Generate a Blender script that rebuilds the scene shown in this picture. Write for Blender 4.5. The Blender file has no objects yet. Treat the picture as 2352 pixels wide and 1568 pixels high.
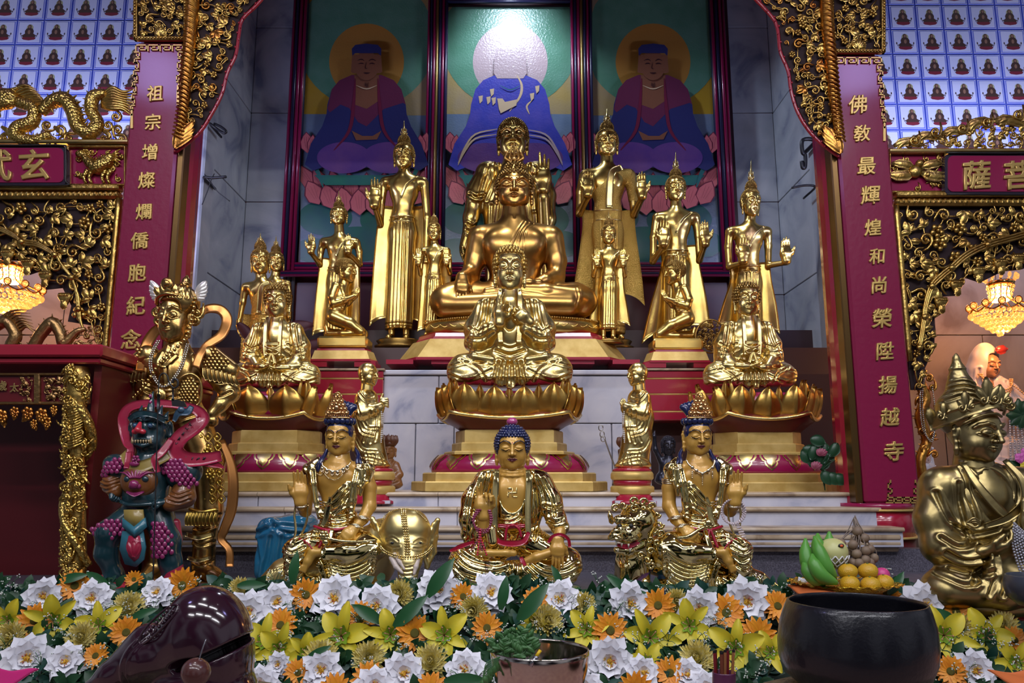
import bpy, math, random
import numpy as np
from math import sin, cos, pi, radians, atan2, sqrt, tan
from mathutils import Vector, Matrix, Euler
SC = bpy.context.scene
COL = SC.collection
RND = random.Random(7)
# ---------------------------------------------------------------- camera
FPX, TILT, CAMZ = 1801.0, radians(10.0), 1.5
cam_d = bpy.data.cameras.new('camera')
cam_d.sensor_width = 36.0
cam_d.lens = 36.0 * FPX / 2352.0
cam_d.clip_start = 0.05
cam = bpy.data.objects.new('camera', cam_d)
cam.location = (0, 0, CAMZ)
cam.rotation_euler = (pi / 2 + TILT, 0, 0)
COL.objects.link(cam)
SC.camera = cam
# ---------------------------------------------------------------- view
SC.view_settings.view_transform = 'Standard'
SC.view_settings.look = 'None'
SC.view_settings.gamma = 1.0
SC.view_settings.exposure = 0.12
SC.view_settings.use_curve_mapping = False
SC.cycles.max_bounces = 6
SC.cycles.diffuse_bounces = 2
SC.cycles.glossy_bounces = 4
SC.cycles.transparent_max_bounces = 6
SC.cycles.sample_clamp_indirect = 4.0
# ---------------------------------------------------------------- world: added noise of bright patches, as ambient light and reflections for the metal
w = bpy.data.worlds.new('world'); SC.world = w
w.use_nodes = True
nt = w.node_tree; nt.nodes.clear()
o_ = nt.nodes.new('ShaderNodeOutputWorld'); bg = nt.nodes.new('ShaderNodeBackground')
tc = nt.nodes.new('ShaderNodeTexCoord'); mp = nt.nodes.new('ShaderNodeMapping')
nz = nt.nodes.new('ShaderNodeTexNoise'); cr = nt.nodes.new('ShaderNodeValToRGB')
mp.inputs['Scale'].default_value = (1, 1, .6)
nz.inputs['Scale'].default_value = 1.9; nz.inputs['Detail'].default_value = 2
cr.color_ramp.elements[0].position = .40; cr.color_ramp.elements[0].color = (.010, .011, .018, 1)
cr.color_ramp.elements[1].position = .62; cr.color_ramp.elements[1].color = (.62, .64, .74, 1)
nt.links.new(tc.outputs['Generated'], mp.inputs['Vector']); nt.links.new(mp.outputs[0], nz.inputs['Vector'])
nt.links.new(nz.outputs['Fac'], cr.inputs[0]); nt.links.new(cr.outputs[0], bg.inputs[0]); nt.links.new(bg.outputs[0], o_.inputs[0])
bg.inputs[1].default_value = .42
# ---------------------------------------------------------------- lamps
def lamp(name, kind, loc, power, color=(1, 1, 1), size=.3, aim=None, sy=None, cone=None, blend=.3, spread=None):
    d = bpy.data.lights.new(name, kind); d.energy = power; d.color = color
    if kind == 'AREA':
        d.size = size
        if spread: d.spread = radians(spread)
        if sy: d.shape = 'RECTANGLE'; d.size_y = sy
    else:
        d.shadow_soft_size = size
    if cone: d.spot_size = radians(cone); d.spot_blend = blend
    o = bpy.data.objects.new(name, d); o.location = loc
    if aim is not None:
        o.rotation_euler = (Vector(aim) - Vector(loc)).to_track_quat('-Z', 'Y').to_euler()
    COL.objects.link(o); return o
COOL = (.78, .83, 1.0); WARM = (1, .50, .16); SOFT = (.95, .95, 1.0)
# fluorescent tubes under the hall ceiling, over and behind the visitor
for x, y, pw in ((-2.4, .6, 14), (-.8, .9, 13), (.8, .9, 13), (2.4, .6, 14), (-2.6, -1.4, 15), (-.9, -1.2, 15), (.9, -1.2, 15), (2.6, -1.4, 15)):
    lamp('ceiling_tube', 'AREA', (x, y, 4.6), pw * .72, SOFT, 1.25, (x * .5, 3.6, 1.7), .10, spread=112)
# floodlights on the couplet boards
lamp('flood_left', 'AREA', (-3.0, 1.54, 4.90), 8, (.46, .42, 1), .40, (-1.88, 3.85, 3.60))
lamp('flood_right', 'AREA', (2.93, 1.54, 4.93), 8, (.46, .42, 1), .40, (1.83, 3.85, 3.64))
# downlight in front of the middle painting, high in the recess
lamp('mural_downlight', 'SPOT', (0, 5.42, 5.86), 36, (.72, .80, 1), .11, (0, 5.60, 0), cone=112, blend=.22)
lamp('mural_downlight', 'SPOT', (0, 5.40, 5.88), 85, (.66, .78, 1), .14, (0, 6.25, 5.0), cone=66, blend=.7)
# downlights over the gilded figures
for x in (-1.25, 0, 1.25):
    lamp('altar_downlight', 'SPOT', (x, 4.25, 5.9), 185, (.88, .91, 1), .08, (x * .9, 4.85, 2.2), cone=48, blend=.8)
for x in (-.95, .95):
    lamp('front_downlight', 'SPOT', (x, 1.9, 4.6), 60, (.95, .95, 1), .07, (x * .8, 3.0, 1.2), cone=60, blend=.8)
lamp('flank_fill', 'SPOT', (-1.0, 4.7, 6.5), 230, (.64, .76, 1), .12, (2.4, 5.7, 3.6), cone=40, blend=.8)  # added fill spots that brighten the flank walls, no known fixtures
lamp('flank_fill', 'SPOT', (1.0, 4.7, 6.5), 90, (.70, .80, 1), .12, (-2.4, 5.7, 3.6), cone=40, blend=.8)
# uplights behind the side beams that wash the tiled walls
for s in (-1, 1):
    lamp('tile_uplight', 'AREA', (s * 2.9, 4.25, 3.35), 26, (.50, .56, 1), 1.6, (s * 3.0, 5.0, 4.1), .15)
# ================================================================= measuring helpers
CA, SA = cos(TILT), sin(TILT)
def P(px, py, Y):
    u = (784 - py) / FPX; r = (px - 1176) / FPX
    t = Y / (CA - u * SA)
    return Vector((r * t, Y, CAMZ + t * (SA + u * CA)))
def pxs(py, Y):                    # metres per photo pixel: across, up
    u = (784 - py) / FPX; q = CA - u * SA
    return Y / q / FPX, Y / q / q / FPX
# ================================================================= materials
MATS = {}
def mat(name, col, rough=.5, metal=0., noise=None, bump=0., bscale=60., coat=0., emit=None, trans=0., spec=None, col2=None, nscale=8., alpha=None):
    if name in MATS: return MATS[name]
    m = bpy.data.materials.new(name); m.use_nodes = True; nt = m.node_tree; b = nt.nodes['Principled BSDF']
    b.inputs['Base Color'].default_value = (*col, 1); b.inputs['Roughness'].default_value = rough; b.inputs['Metallic'].default_value = metal
    if coat: b.inputs['Coat Weight'].default_value = coat; b.inputs['Coat Roughness'].default_value = .08
    if emit: b.inputs['Emission Color'].default_value = (*emit[0], 1); b.inputs['Emission Strength'].default_value = emit[1]
    if trans: b.inputs['Transmission Weight'].default_value = trans
    if spec is not None: b.inputs['Specular IOR Level'].default_value = spec
    tcn = nt.nodes.new('ShaderNodeTexCoord')
    if col2 is not None:
        n = nt.nodes.new('ShaderNodeTexNoise'); n.inputs['Scale'].default_value = nscale; n.inputs['Detail'].default_value = 5
        r = nt.nodes.new('ShaderNodeValToRGB'); r.color_ramp.elements[0].position = .38; r.color_ramp.elements[1].position = .66
        r.color_ramp.elements[0].color = (*col, 1); r.color_ramp.elements[1].color = (*col2, 1)
        nt.links.new(tcn.outputs['Object'], n.inputs['Vector']); nt.links.new(n.outputs['Fac'], r.inputs[0]); nt.links.new(r.outputs[0], b.inputs['Base Color'])
    if bump:
        n2 = nt.nodes.new('ShaderNodeTexNoise'); n2.inputs['Scale'].default_value = bscale; n2.inputs['Detail'].default_value = 3
        bp = nt.nodes.new('ShaderNodeBump'); bp.inputs['Strength'].default_value = bump; bp.inputs['Distance'].default_value = .01
        nt.links.new(tcn.outputs['Object'], n2.inputs['Vector']); nt.links.new(n2.outputs['Fac'], bp.inputs['Height']); nt.links.new(bp.outputs[0], b.inputs['Normal'])
    MATS[name] = m
    return m
def marble(name, c1, c2, vein, scale=2.2, rough=.25):
    m = mat(name, c1, rough); nt = m.node_tree; b = nt.nodes['Principled BSDF']
    tcn = nt.nodes.new('ShaderNodeTexCoord')
    n = nt.nodes.new('ShaderNodeTexNoise'); n.inputs['Scale'].default_value = scale; n.inputs['Detail'].default_value = 7; n.inputs['Distortion'].default_value = 1.6
    r = nt.nodes.new('ShaderNodeValToRGB'); e = r.color_ramp.elements
    e[0].position = .30; e[0].color = (*vein, 1); e[1].position = .72; e[1].color = (*c2, 1)
    x = e.new(.44); x.color = (*c1, 1)
    nt.links.new(tcn.outputs['Object'], n.inputs['Vector']); nt.links.new(n.outputs['Fac'], r.inputs[0]); nt.links.new(r.outputs[0], b.inputs['Base Color'])
    return m
M = dict(
    gold=mat('satin_gold', (.78, .55, .17), .27, 1, col2=(.66, .43, .11), nscale=9, bump=.03, bscale=20),
    goldb=mat('warm_bronze_gold', (.62, .36, .10), .30, 1, col2=(.50, .26, .07), nscale=9),
    goldp=mat('pale_gold_leaf', (.80, .63, .26), .27, 1, col2=(.72, .51, .17), nscale=12, bump=.04, bscale=20),
    goldm=mat('mirror_gold', (.92, .74, .32), .07, 1, bump=.08, bscale=14),
    goldt=mat('tooled_gold', (.74, .48, .12), .28, 1, bump=.9, bscale=150),
    goldd=mat('carved_gilt', (.62, .42, .12), .33, 1, col2=(.42, .24, .06), nscale=14, bump=.25, bscale=60),
    goldo=mat('orange_gilt', (.60, .30, .06), .34, 1, col2=(.45, .17, .04), nscale=9, bump=.2, bscale=50),
    goldflat=mat('flat_gold_paint', (.66, .47, .16), .42, .45, col2=(.52, .34, .09), nscale=14),
    goldsign=mat('gold_lettering', (.62, .42, .13), .40, .7),
    hairg=mat('dark_gilt_curls', (.30, .18, .05), .32, 1),
    skin=mat('ochre_lacquer', (.50, .29, .055), .36, .2, coat=.35, col2=(.45, .235, .04), nscale=5),
    red=mat('red_lacquer', (.30, .012, .03), .28, coat=.3),
    redbright=mat('bright_red_lacquer', (.33, .010, .035), .22, coat=.5),
    redboard=mat('crimson_board', (.22, .008, .05), .40, coat=.55, bump=.12, bscale=34, spec=.25),
    reddark=mat('dark_red_lacquer', (.10, .006, .010), .35),
    redmag=mat('magenta_lacquer', (.27, .008, .065), .25, coat=.4),
    black=mat('black', (.010, .010, .012), .4),
    navy=mat('navy_lacquer', (.007, .013, .065), .18, coat=.6),
    granite=mat('grey_granite', (.06, .055, .075), .35, col2=(.14, .13, .17), nscale=160),
    marble=marble('grey_marble', (.50, .50, .60), (.62, .61, .68), (.30, .32, .45), 3.2),
    marbled=marble('side_marble', (.40, .42, .47), (.56, .57, .60), (.20, .22, .30), 1.8),
    marblew=marble('shrine_marble', (.40, .30, .24), (.50, .38, .30), (.25, .17, .13), 1.6),
    lip=marble('ochre_marble_edge', (.40, .30, .20), (.52, .42, .32), (.22, .15, .10), 4),
    tile=mat('white_glazed_tile', (.50, .52, .62), .18),
    tileblue=mat('blue_tile_line', (.10, .14, .50), .25),
    tilebrown=mat('printed_robe', (.055, .030, .022), .3),
    tileolive=mat('printed_halo', (.34, .33, .16), .3),
    tilered=mat('printed_lotus', (.16, .02, .03), .3),
    floor=mat('floor_stone', (.16, .13, .12), .3),
)
# ================================================================= mesh accumulation
class MB:
    def __init__(self): self.v = []; self.f = []; self.m = []; self.n = 0
    def add(self, v, f, m=0):
        v = np.asarray(v, float).reshape(-1, 3); b = self.n
        self.v.append(v); self.n += len(v)
        if isinstance(f, np.ndarray): f = f.tolist()
        self.f.extend([[i + b for i in q] for q in f]); self.m.extend([m] * len(f) if isinstance(m, int) else list(m))
        return self
    def merge(self, o, m=None):
        for v in o.v: self.v.append(v)
        self.f.extend([[i + self.n for i in q] for q in o.f]); self.m.extend(o.m if m is None else [m] * len(o.f)); self.n += o.n
        return self
    def box(self, c, s, m=0, rz=0, bev=0):
        x, y, z = [q / 2 for q in s]
        if bev:
            b = min(bev, x * .9, y * .9, z * .9); v = []; 
            for sx in (-1, 1):
                for sy in (-1, 1):
                    for sz in (-1, 1):
                        v += [(sx * x, sy * (y - b), sz * (z - b)), (sx * (x - b), sy * y, sz * (z - b)), (sx * (x - b), sy * (y - b), sz * z)]
            I = lambda a, b_, c_, k: ((a * 2 + b_) * 2 + c_) * 3 + k
            f = []
            f += [[I(0,0,0,0), I(0,0,1,0), I(0,1,1,0), I(0,1,0,0)], [I(1,0,0,0), I(1,1,0,0), I(1,1,1,0), I(1,0,1,0)]]
            f += [[I(0,0,0,1), I(1,0,0,1), I(1,0,1,1), I(0,0,1,1)], [I(0,1,0,1), I(0,1,1,1), I(1,1,1,1), I(1,1,0,1)]]
            f += [[I(0,0,0,2), I(0,1,0,2), I(1,1,0,2), I(1,0,0,2)], [I(0,0,1,2), I(1,0,1,2), I(1,1,1,2), I(0,1,1,2)]]
            for a in (0, 1):
                for b_ in (0, 1):
                    f += [[I(a,b_,0,0), I(a,b_,1,0), I(a,b_,1,1), I(a,b_,0,1)], [I(a,0,b_,0), I(a,1,b_,0), I(a,1,b_,2), I(a,0,b_,2)], [I(0,a,b_,1), I(1,a,b_,1), I(1,a,b_,2), I(0,a,b_,2)]]
                    for c_ in (0, 1): f.append([I(a,b_,c_,0), I(a,b_,c_,1), I(a,b_,c_,2)])
            v = np.array(v)
        else:
            v = np.array([(i * x, j * y, k * z) for i in (-1, 1) for j in (-1, 1) for k in (-1, 1)])
            f = [[0,1,3,2],[4,6,7,5],[0,4,5,1],[2,3,7,6],[0,2,6,4],[1,5,7,3]]
        if rz: v = v @ np.array([[cos(rz), sin(rz), 0], [-sin(rz), cos(rz), 0], [0, 0, 1]])
        return self.add(v + np.array(c), f, m)
    def b2(self, x0, x1, y0, y1, z0, z1, m=0, bev=0):
        return self.box(((x0+x1)/2, (y0+y1)/2, (z0+z1)/2), (abs(x1-x0), abs(y1-y0), abs(z1-z0)), m, 0, bev)
    def tube(self, pts, r, n=6, m=0, cap=True, flat=None):
        p = np.asarray(pts, float); k = len(p)
        r = np.full(k, r) if np.isscalar(r) else np.asarray(r, float)
        t = np.gradient(p, axis=0); t /= np.linalg.norm(t, axis=1)[:, None] + 1e-12
        up = np.array([0, 0, 1.]) if abs(t[0, 2]) < .9 else np.array([0, 1., 0])
        a = np.cross(t[0], up); a /= np.linalg.norm(a); A = []
        for i in range(k):
            a = a - t[i] * np.dot(a, t[i]); a /= np.linalg.norm(a) + 1e-12; A.append(a)
        A = np.array(A); B = np.cross(t, A)
        th = np.arange(n) * 2 * pi / n
        v = p[:, None] + r[:, None, None] * (np.cos(th)[None, :, None] * A[:, None] + np.sin(th)[None, :, None] * B[:, None])
        i = np.arange(k - 1)[:, None] * n; j = np.arange(n)[None]; j2 = (j + 1) % n
        f = np.stack([i + j, i + j2, i + n + j2, i + n + j], -1).reshape(-1, 4).tolist()
        if cap: f += [list(range(n))[::-1], [(k - 1) * n + q for q in range(n)]]
        return self.add(v.reshape(-1, 3), f, m)
    def lathe(self, prof, c=(0, 0, 0), n=32, m=0, sx=1, sy=1, ph=0):     # prof: (r,z)
        k = len(prof); th = np.arange(n) * 2 * pi / n + ph
        v = np.array([(r * cos(a) * sx, r * sin(a) * sy, z) for r, z in prof for a in th]) + np.array(c)
        f = [[i*n+j, i*n+(j+1) % n, (i+1)*n+(j+1) % n, (i+1)*n+j] for i in range(k-1) for j in range(n)]
        f += [list(range(n))[::-1], [(k-1)*n+q for q in range(n)]]
        return self.add(v, f, m)
    def prism(self, poly, y0, y1, m=0, plane='xz'):
        k = len(poly); a = [(p[0], y0, p[1]) for p in poly] + [(p[0], y1, p[1]) for p in poly]
        if plane == 'xy': a = [(q[0], q[2], q[1]) for q in a]
        if plane == 'yz': a = [(q[1], q[0], q[2]) for q in a]
        f = [list(range(k)), list(range(k, 2*k))[::-1]] + [[i, k+i, k+(i+1) % k, (i+1) % k] for i in range(k)]
        return self.add(a, f, m)
    def ball(self, c, r, n=8, m=0, rows=None):
        r = (r, r, r) if np.isscalar(r) else r; rows = rows or max(4, n // 2 + 1)
        v = [(0, 0, -1)]
        for i in range(1, rows):
            a = -pi/2 + pi*i/rows
            v += [(cos(a)*cos(2*pi*j/n), cos(a)*sin(2*pi*j/n), sin(a)) for j in range(n)]
        v.append((0, 0, 1)); f = []
        for j in range(n):
            f.append([0, 1+(j+1) % n, 1+j]); L = 1+(rows-2)*n
            f.append([L+j, L+(j+1) % n, L+n])
        for i in range(rows-2):
            for j in range(n):
                f.append([1+i*n+j, 1+i*n+(j+1) % n, 1+(i+1)*n+(j+1) % n, 1+(i+1)*n+j])
        return self.add(np.array(v)*np.array(r)+np.array(c), f, m)
    def sheet(self, g, m=0, closed=False, thick=0):      # g: (a,b,3) grid
        g = np.asarray(g, float); a, b = g.shape[:2]
        i = np.arange(a-1)[:, None]*b; j = np.arange(b-1)[None]
        f = np.stack([i+j, i+j+1, i+b+j+1, i+b+j], -1).reshape(-1, 4)
        v = g.reshape(-1, 3)
        if thick:
            du = np.gradient(g, axis=0); dv = np.gradient(g, axis=1); nn = np.cross(du, dv); nn /= np.linalg.norm(nn, axis=2)[..., None]+1e-12
            v2 = (g - nn*thick).reshape(-1, 3); N = a*b
            fl = f.tolist() + (f[:, ::-1]+N).tolist()
            rim = [(i_*b) for i_ in range(a)] + [((a-1)*b+j_) for j_ in range(1, b)] + [(i_*b+b-1) for i_ in range(a-2, -1, -1)] + [j_ for j_ in range(b-2, 0, -1)]
            for q in range(len(rim)):
                p0, p1 = rim[q], rim[(q+1) % len(rim)]; fl.append([p0, p0+N, p1+N, p1])
            return self.add(np.vstack([v, v2]), fl, m)
        return self.add(v, f, m)
    def xf(self, fn):
        self.v = [fn(np.vstack(self.v))] if self.v else []
        return self
    def build(self, name, mats, parent=None, smooth=True, world=True, ang=None):
        me = bpy.data.meshes.new(name)
        v = np.vstack(self.v)
        inv = None
        if parent is not None and world:
            v = v - np.array(ORG[parent.name])
        me.from_pydata(v.tolist(), [], self.f)
        ms = mats if isinstance(mats, (list, tuple)) else [mats]
        for q in ms: me.materials.append(q)
        if len(ms) > 1: me.polygons.foreach_set('material_index', self.m)
        if smooth:
            me.polygons.foreach_set('use_smooth', [True]*len(me.polygons))
            if ang: me.set_sharp_from_angle(angle=radians(ang))
        me.validate(); me.update()
        o = bpy.data.objects.new(name, me); COL.objects.link(o)
        if parent is not None:
            o.parent = parent
            ORG[o.name] = ORG[parent.name]
        else: ORG[o.name] = (0, 0, 0)
        return o
ORG = {}          # world origin of every object that can hold parts
def tag(o, label, cat, group=None, kind=None):
    o['label'] = label; o['category'] = cat
    if group: o['group'] = group
    if kind: o['kind'] = kind
    return o
def thing(name, loc, label, cat, group=None):
    o = bpy.data.objects.new(name, None); o.empty_display_size = .05; COL.objects.link(o)
    o.location = loc; ORG[o.name] = tuple(loc)
    return tag(o, label, cat, group)
def struct(name, mb, mats, smooth=False, parent=None, ang=None):
    o = mb.build(name, mats, parent, smooth, ang=ang)
    if parent is None: o['kind'] = 'structure'
    return o
def single(name, mb, mats, label, cat, group=None, smooth=True, ang=None):
    return tag(mb.build(name, mats, None, smooth, ang=ang), label, cat, group)
# ================================================================= field modelling: smooth unions meshed into one skin
class F:
    """primitives in picture units: x right, d away from the viewer, y DOWN as in the photo"""
    def __init__(self, h=2.0): self.p = []; self.h = h
    def e(self, c, r, k=4, rot=0, op=1, tilt=0):
        self.p.append(('e', np.array([c[0], c[2] if len(c) > 2 else 0, -c[1]], float), np.array([r[0], r[2] if len(r) > 2 else r[0], r[1]], float), k, rot, op, tilt)); return self
    def c(self, pts, k=4, q=1., op=1):       # tapered chain (x, y, d, r); q flattens it in depth
        a = [(np.array([p[0], p[2], -p[1]], float), float(p[3])) for p in pts]
        for i in range(len(a) - 1): self.p.append(('c', a[i], a[i+1], k, q, op))
        return self
    def b(self, c, s, r=2, k=3, rot=0, op=1):
        self.p.append(('b', np.array([c[0], c[2], -c[1]], float), np.array([s[0], s[2], s[1]], float), k, rot, op, r)); return self
    def bounds(self, p):
        if p[0] == 'e' or p[0] == 'b':
            R = p[2]; R = np.array([max(R)]*3) if (p[4] or (p[0] == 'e' and p[6])) else R
            return p[1]-R, p[1]+R
        a, ra = p[1]; b, rb = p[2]; q = max(1, p[4])
        return np.minimum(a-ra*q, b-rb*q), np.maximum(a+ra*q, b+rb*q)
    def mesh(self):
        h = self.h
        bs = [self.bounds(p) for p in self.p if (p[5] == 1)]
        lo = np.min([b[0] for b in bs], 0)-3*h; hi = np.max([b[1] for b in bs], 0)+3*h
        n = np.ceil((hi-lo)/h).astype(int)+1
        V = np.full(n, 50*h, np.float32)
        ax = [lo[i]+h*np.arange(n[i]) for i in range(3)]
        for p in self.p:
            b0, b1 = self.bounds(p); k = p[3]; mrg = k+3*h
            i0 = np.clip(((b0-mrg-lo)/h).astype(int), 0, n-1); i1 = np.clip(((b1+mrg-lo)/h).astype(int)+2, 1, n)
            if np.any(i1 <= i0): continue
            X = ax[0][i0[0]:i1[0], None, None]; Y = ax[1][None, i0[1]:i1[1], None]; Z = ax[2][None, None, i0[2]:i1[2]]
            if p[0] == 'e' or p[0] == 'b':
                x = X-p[1][0]; y = Y-p[1][1]; z = Z-p[1][2]
                if p[4]: c, s = cos(p[4]), sin(p[4]); x, z = x*c+z*s, -x*s+z*c
                if p[0] == 'e':
                    if p[6]: c, s = cos(p[6]), sin(p[6]); y, z = y*c+z*s, -y*s+z*c
                    r = p[2]
                    k0 = np.sqrt((x/r[0])**2+(y/r[1])**2+(z/r[2])**2); k1 = np.sqrt((x/r[0]**2)**2+(y/r[1]**2)**2+(z/r[2]**2)**2)+1e-9
                    d = k0*(k0-1)/k1
                else:
                    r = p[6]; qx = abs(x)-p[2][0]+r; qy = abs(y)-p[2][1]+r; qz = abs(z)-p[2][2]+r
                    d = np.sqrt(np.maximum(qx, 0)**2+np.maximum(qy, 0)**2+np.maximum(qz, 0)**2)+np.minimum(np.maximum(qx, np.maximum(qy, qz)), 0)-r
            else:
                a, ra = p[1]; b, rb = p[2]; q = p[4]
                ba = b-a; ba2 = np.array([ba[0], ba[1]/q, ba[2]]); L = ba2@ba2+1e-9
                x = X-a[0]; y = (Y-a[1])/q; z = Z-a[2]
                t = np.clip((x*ba2[0]+y*ba2[1]+z*ba2[2])/L, 0, 1)
                d = np.sqrt((x-t*ba2[0])**2+(y-t*ba2[1])**2+(z-t*ba2[2])**2)-(ra+(rb-ra)*t)
            W = V[i0[0]:i1[0], i0[1]:i1[1], i0[2]:i1[2]]
            if p[5] == 1:
                hh = np.maximum(k-abs(W-d), 0)/max(k, 1e-6); W[...] = np.minimum(W, d)-hh*hh*k*.25
            else:
                hh = np.maximum(k-abs(W+d), 0)/max(k, 1e-6); W[...] = np.maximum(W, -d)+hh*hh*k*.25
        return surfnet(V, lo, h)
def surfnet(V, lo, h):
    V = np.where(V == 0, 1e-6, V)
    S = V < 0
    nx, ny, nz = V.shape
    cells = np.zeros((nx-1, ny-1, nz-1), np.int8)
    for i in (0, 1):
        for j in (0, 1):
            for k in (0, 1): cells += S[i:nx-1+i, j:ny-1+j, k:nz-1+k]
    act = (cells > 0) & (cells < 8)
    ci = np.argwhere(act); N = len(ci)
    idx = np.full(act.shape, -1, np.int64); idx[act] = np.arange(N)
    acc = np.zeros((N, 3)); cnt = np.zeros(N)
    cv = {}
    for i in (0, 1):
        for j in (0, 1):
            for k in (0, 1): cv[i, j, k] = V[ci[:, 0]+i, ci[:, 1]+j, ci[:, 2]+k]
    for a in [(0,0,0),(1,0,0),(0,1,0),(0,0,1),(1,1,0),(1,0,1),(0,1,1)]:
        for d in range(3):
            if a[d]: continue
            b = list(a); b[d] = 1; b = tuple(b)
            va, vb = cv[a], cv[b]; msk = (va < 0) != (vb < 0)
            t = va/(va-vb+1e-20); pt = np.zeros((N, 3)); pt[:] = a; pt[:, d] = t
            acc[msk] += pt[msk]; cnt[msk] += 1
    v = lo+h*(ci+acc/np.maximum(cnt, 1)[:, None])
    fs = []
    for d in range(3):
        o = [q for q in range(3) if q != d]
        sl0 = [slice(None)]*3; sl1 = [slice(None)]*3
        sl0[d] = slice(0, -1); sl1[d] = slice(1, None)
        A, B = S[tuple(sl0)], S[tuple(sl1)]
        for sgn in (0, 1):
            e = np.argwhere((A & ~B) if sgn == 0 else (~A & B))
            e = e[(e[:, o[0]] > 0) & (e[:, o[1]] > 0) & (e[:, o[0]] < act.shape[o[0]]) & (e[:, o[1]] < act.shape[o[1]])]
            def at(da, db):
                q = e.copy(); q[:, o[0]] -= da; q[:, o[1]] -= db; return idx[q[:, 0], q[:, 1], q[:, 2]]
            quad = np.stack([at(1, 1), at(0, 1), at(0, 0), at(1, 0)], 1)
            if (sgn == 1) != (d == 1): quad = quad[:, ::-1]
            fs.append(quad)
    f = np.vstack(fs); f = f[(f >= 0).all(1)]
    return v, f
def vnorm(v, f):
    n = np.zeros_like(v); q = np.cross(v[f[:, 2]]-v[f[:, 0]], v[f[:, 3]]-v[f[:, 1]])
    for i in range(4): np.add.at(n, f[:, i], q)
    return n/(np.linalg.norm(n, axis=1)[:, None]+1e-12)
def seg_dist(x, z, pl):
    d = np.full(len(x), 1e9)
    for (x0, z0), (x1, z1) in zip(pl[:-1], pl[1:]):
        bx, bz = x1-x0, z1-z0; L = bx*bx+bz*bz+1e-9
        t = np.clip(((x-x0)*bx+(z-z0)*bz)/L, 0, 1)
        d = np.minimum(d, np.hypot(x-x0-t*bx, z-z0-t*bz))
    return d
def smooth_pl(pl, n=4):
    """Catmull-Rom through 2-D/3-D points"""
    p = np.array(pl, float)
    if len(p) < 3: return p
    q = np.vstack([2*p[0]-p[1], p, 2*p[-1]-p[-2]]); out = []
    for i in range(1, len(q)-2):
        for t in np.arange(n)/n:
            out.append(.5*((2*q[i])+(-q[i-1]+q[i+1])*t+(2*q[i-1]-5*q[i]+4*q[i+1]-q[i+2])*t*t+(-q[i-1]+3*q[i]-3*q[i+1]+q[i+2])*t**3))
    out.append(p[-1]); return np.array(out)
def folds(v, f, lines, width=4, amp=2.5, front=True):
    """push cloth creases (picture polylines) into the skin: groove with a raised shoulder"""
    n = vnorm(v, f); fac = np.clip(-n[:, 1]*1.6+.1, 0, 1) if front else 1.
    tot = np.zeros(len(v))
    for ln in lines:
        wd, am = width, amp
        if isinstance(ln, tuple) and isinstance(ln[0], (int, float)) and not isinstance(ln[1], (int, float)): wd = width*ln[0]; am = amp*ln[0]; ln = ln[1]
        d = seg_dist(v[:, 0], -v[:, 2], smooth_pl(ln, 3))/wd
        tot += am*(-np.exp(-d*d*2.2)+.75*np.exp(-(d-1.35)**2*2.2))
    return v+n*(tot*fac)[:, None]
# ================================================================= the setting
MATS['crimson_board'].node_tree.nodes['Principled BSDF'].inputs['Coat Roughness'].default_value = .13
def X(px, py, Y): return P(px, py, Y).x
def Z(py, Y): return P(1176, py, Y).z
YB, YF = 6.3, 5.45                    # recess back wall, recess front corner
XW = 2.24
struct('floor', MB().b2(-6, 6, -5, 8, -.05, 0), M['floor'])
def slabs(mb, x0, x1, z0, z1, y, nz, off, th=.012, gap=.003, cols=1):
    """marble slabs with fine joints on a plane facing the visitor"""
    h = (z1-z0)/nz
    for i in range(nz):
        xs = np.linspace(x0, x1, cols+1)
        if cols > 1 and i % 2: xs[1:-1] += (x1-x0)/cols*off
        for a, b in zip(xs[:-1], xs[1:]): mb.b2(a+gap, b-gap, y-th, y, z0+i*h+gap, z0+(i+1)*h-gap, 0, .003)
back = MB(); back.b2(-XW-.02, XW+.02, YB, YB+.1, 0, 7.2)
struct('wall_back', back, M['reddark'])
for s, nm in ((-1, 'left'), (1, 'right')):
    mb = MB()
    a, b = sorted((s*(XW), s*1.84))
    slabs(mb, a, b, 1.4, 7.0, YB, 7, .3)
    struct('wall_recess_'+nm, mb, M['marbled'])
    side = MB(); nzs = 7
    for i in range(nzs):
        z0 = 1.4+i*.8
        side.b2(s*XW, s*(XW+.1), YF, YB+.05, z0+.003, z0+.797, 0, .004)
    struct('wall_flank_'+nm, side, M['marbled'])
    tr = MB()
    for k, (dx, dy, w_) in enumerate(((0, 0, .07), (.07, .03, .05), (.12, .06, .09))):
        tr.b2(s*(XW+dx-.02), s*(XW+dx+w_), YF-.10+dy, YF+.1, 1.3, 7, 0, .012)
    struct('trim_'+('1' if s < 0 else '2'), tr, M['marbled'], ang=40)
    fr = MB(); slabs(fr, *sorted((s*(XW+.2), s*4.6)), .9, 3.7, YF+.02, 4, .3, cols=3)
    struct('wall_front_'+nm, fr, M['marblew'])
    mo = MB()                                        # dark moulding strips beside the murals
    for k in range(3): mo.tube([(s*(1.80+.035*k), YB-.03, 2.0), (s*(1.80+.035*k), YB-.03, 6.6)], .016, 8)
    struct('trim_'+('3' if s < 0 else '4'), mo, mat('grey_moulding', (.12, .11, .12), .3), True)
top = MB(); top.b2(-3, 3, 4.0, YB+.1, 6.9, 7.0)
struct('ceiling', top, M['reddark'])
struct('ceiling_hall', MB().b2(-6, 6, -4, 3.9, 5.3, 5.4), mat('hall_ceiling', (.30, .26, .22), .7))
struct('wall_lintel', MB().b2(-3.2, 3.2, 3.95, 4.1, 4.24, 7), M['reddark'])
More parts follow.
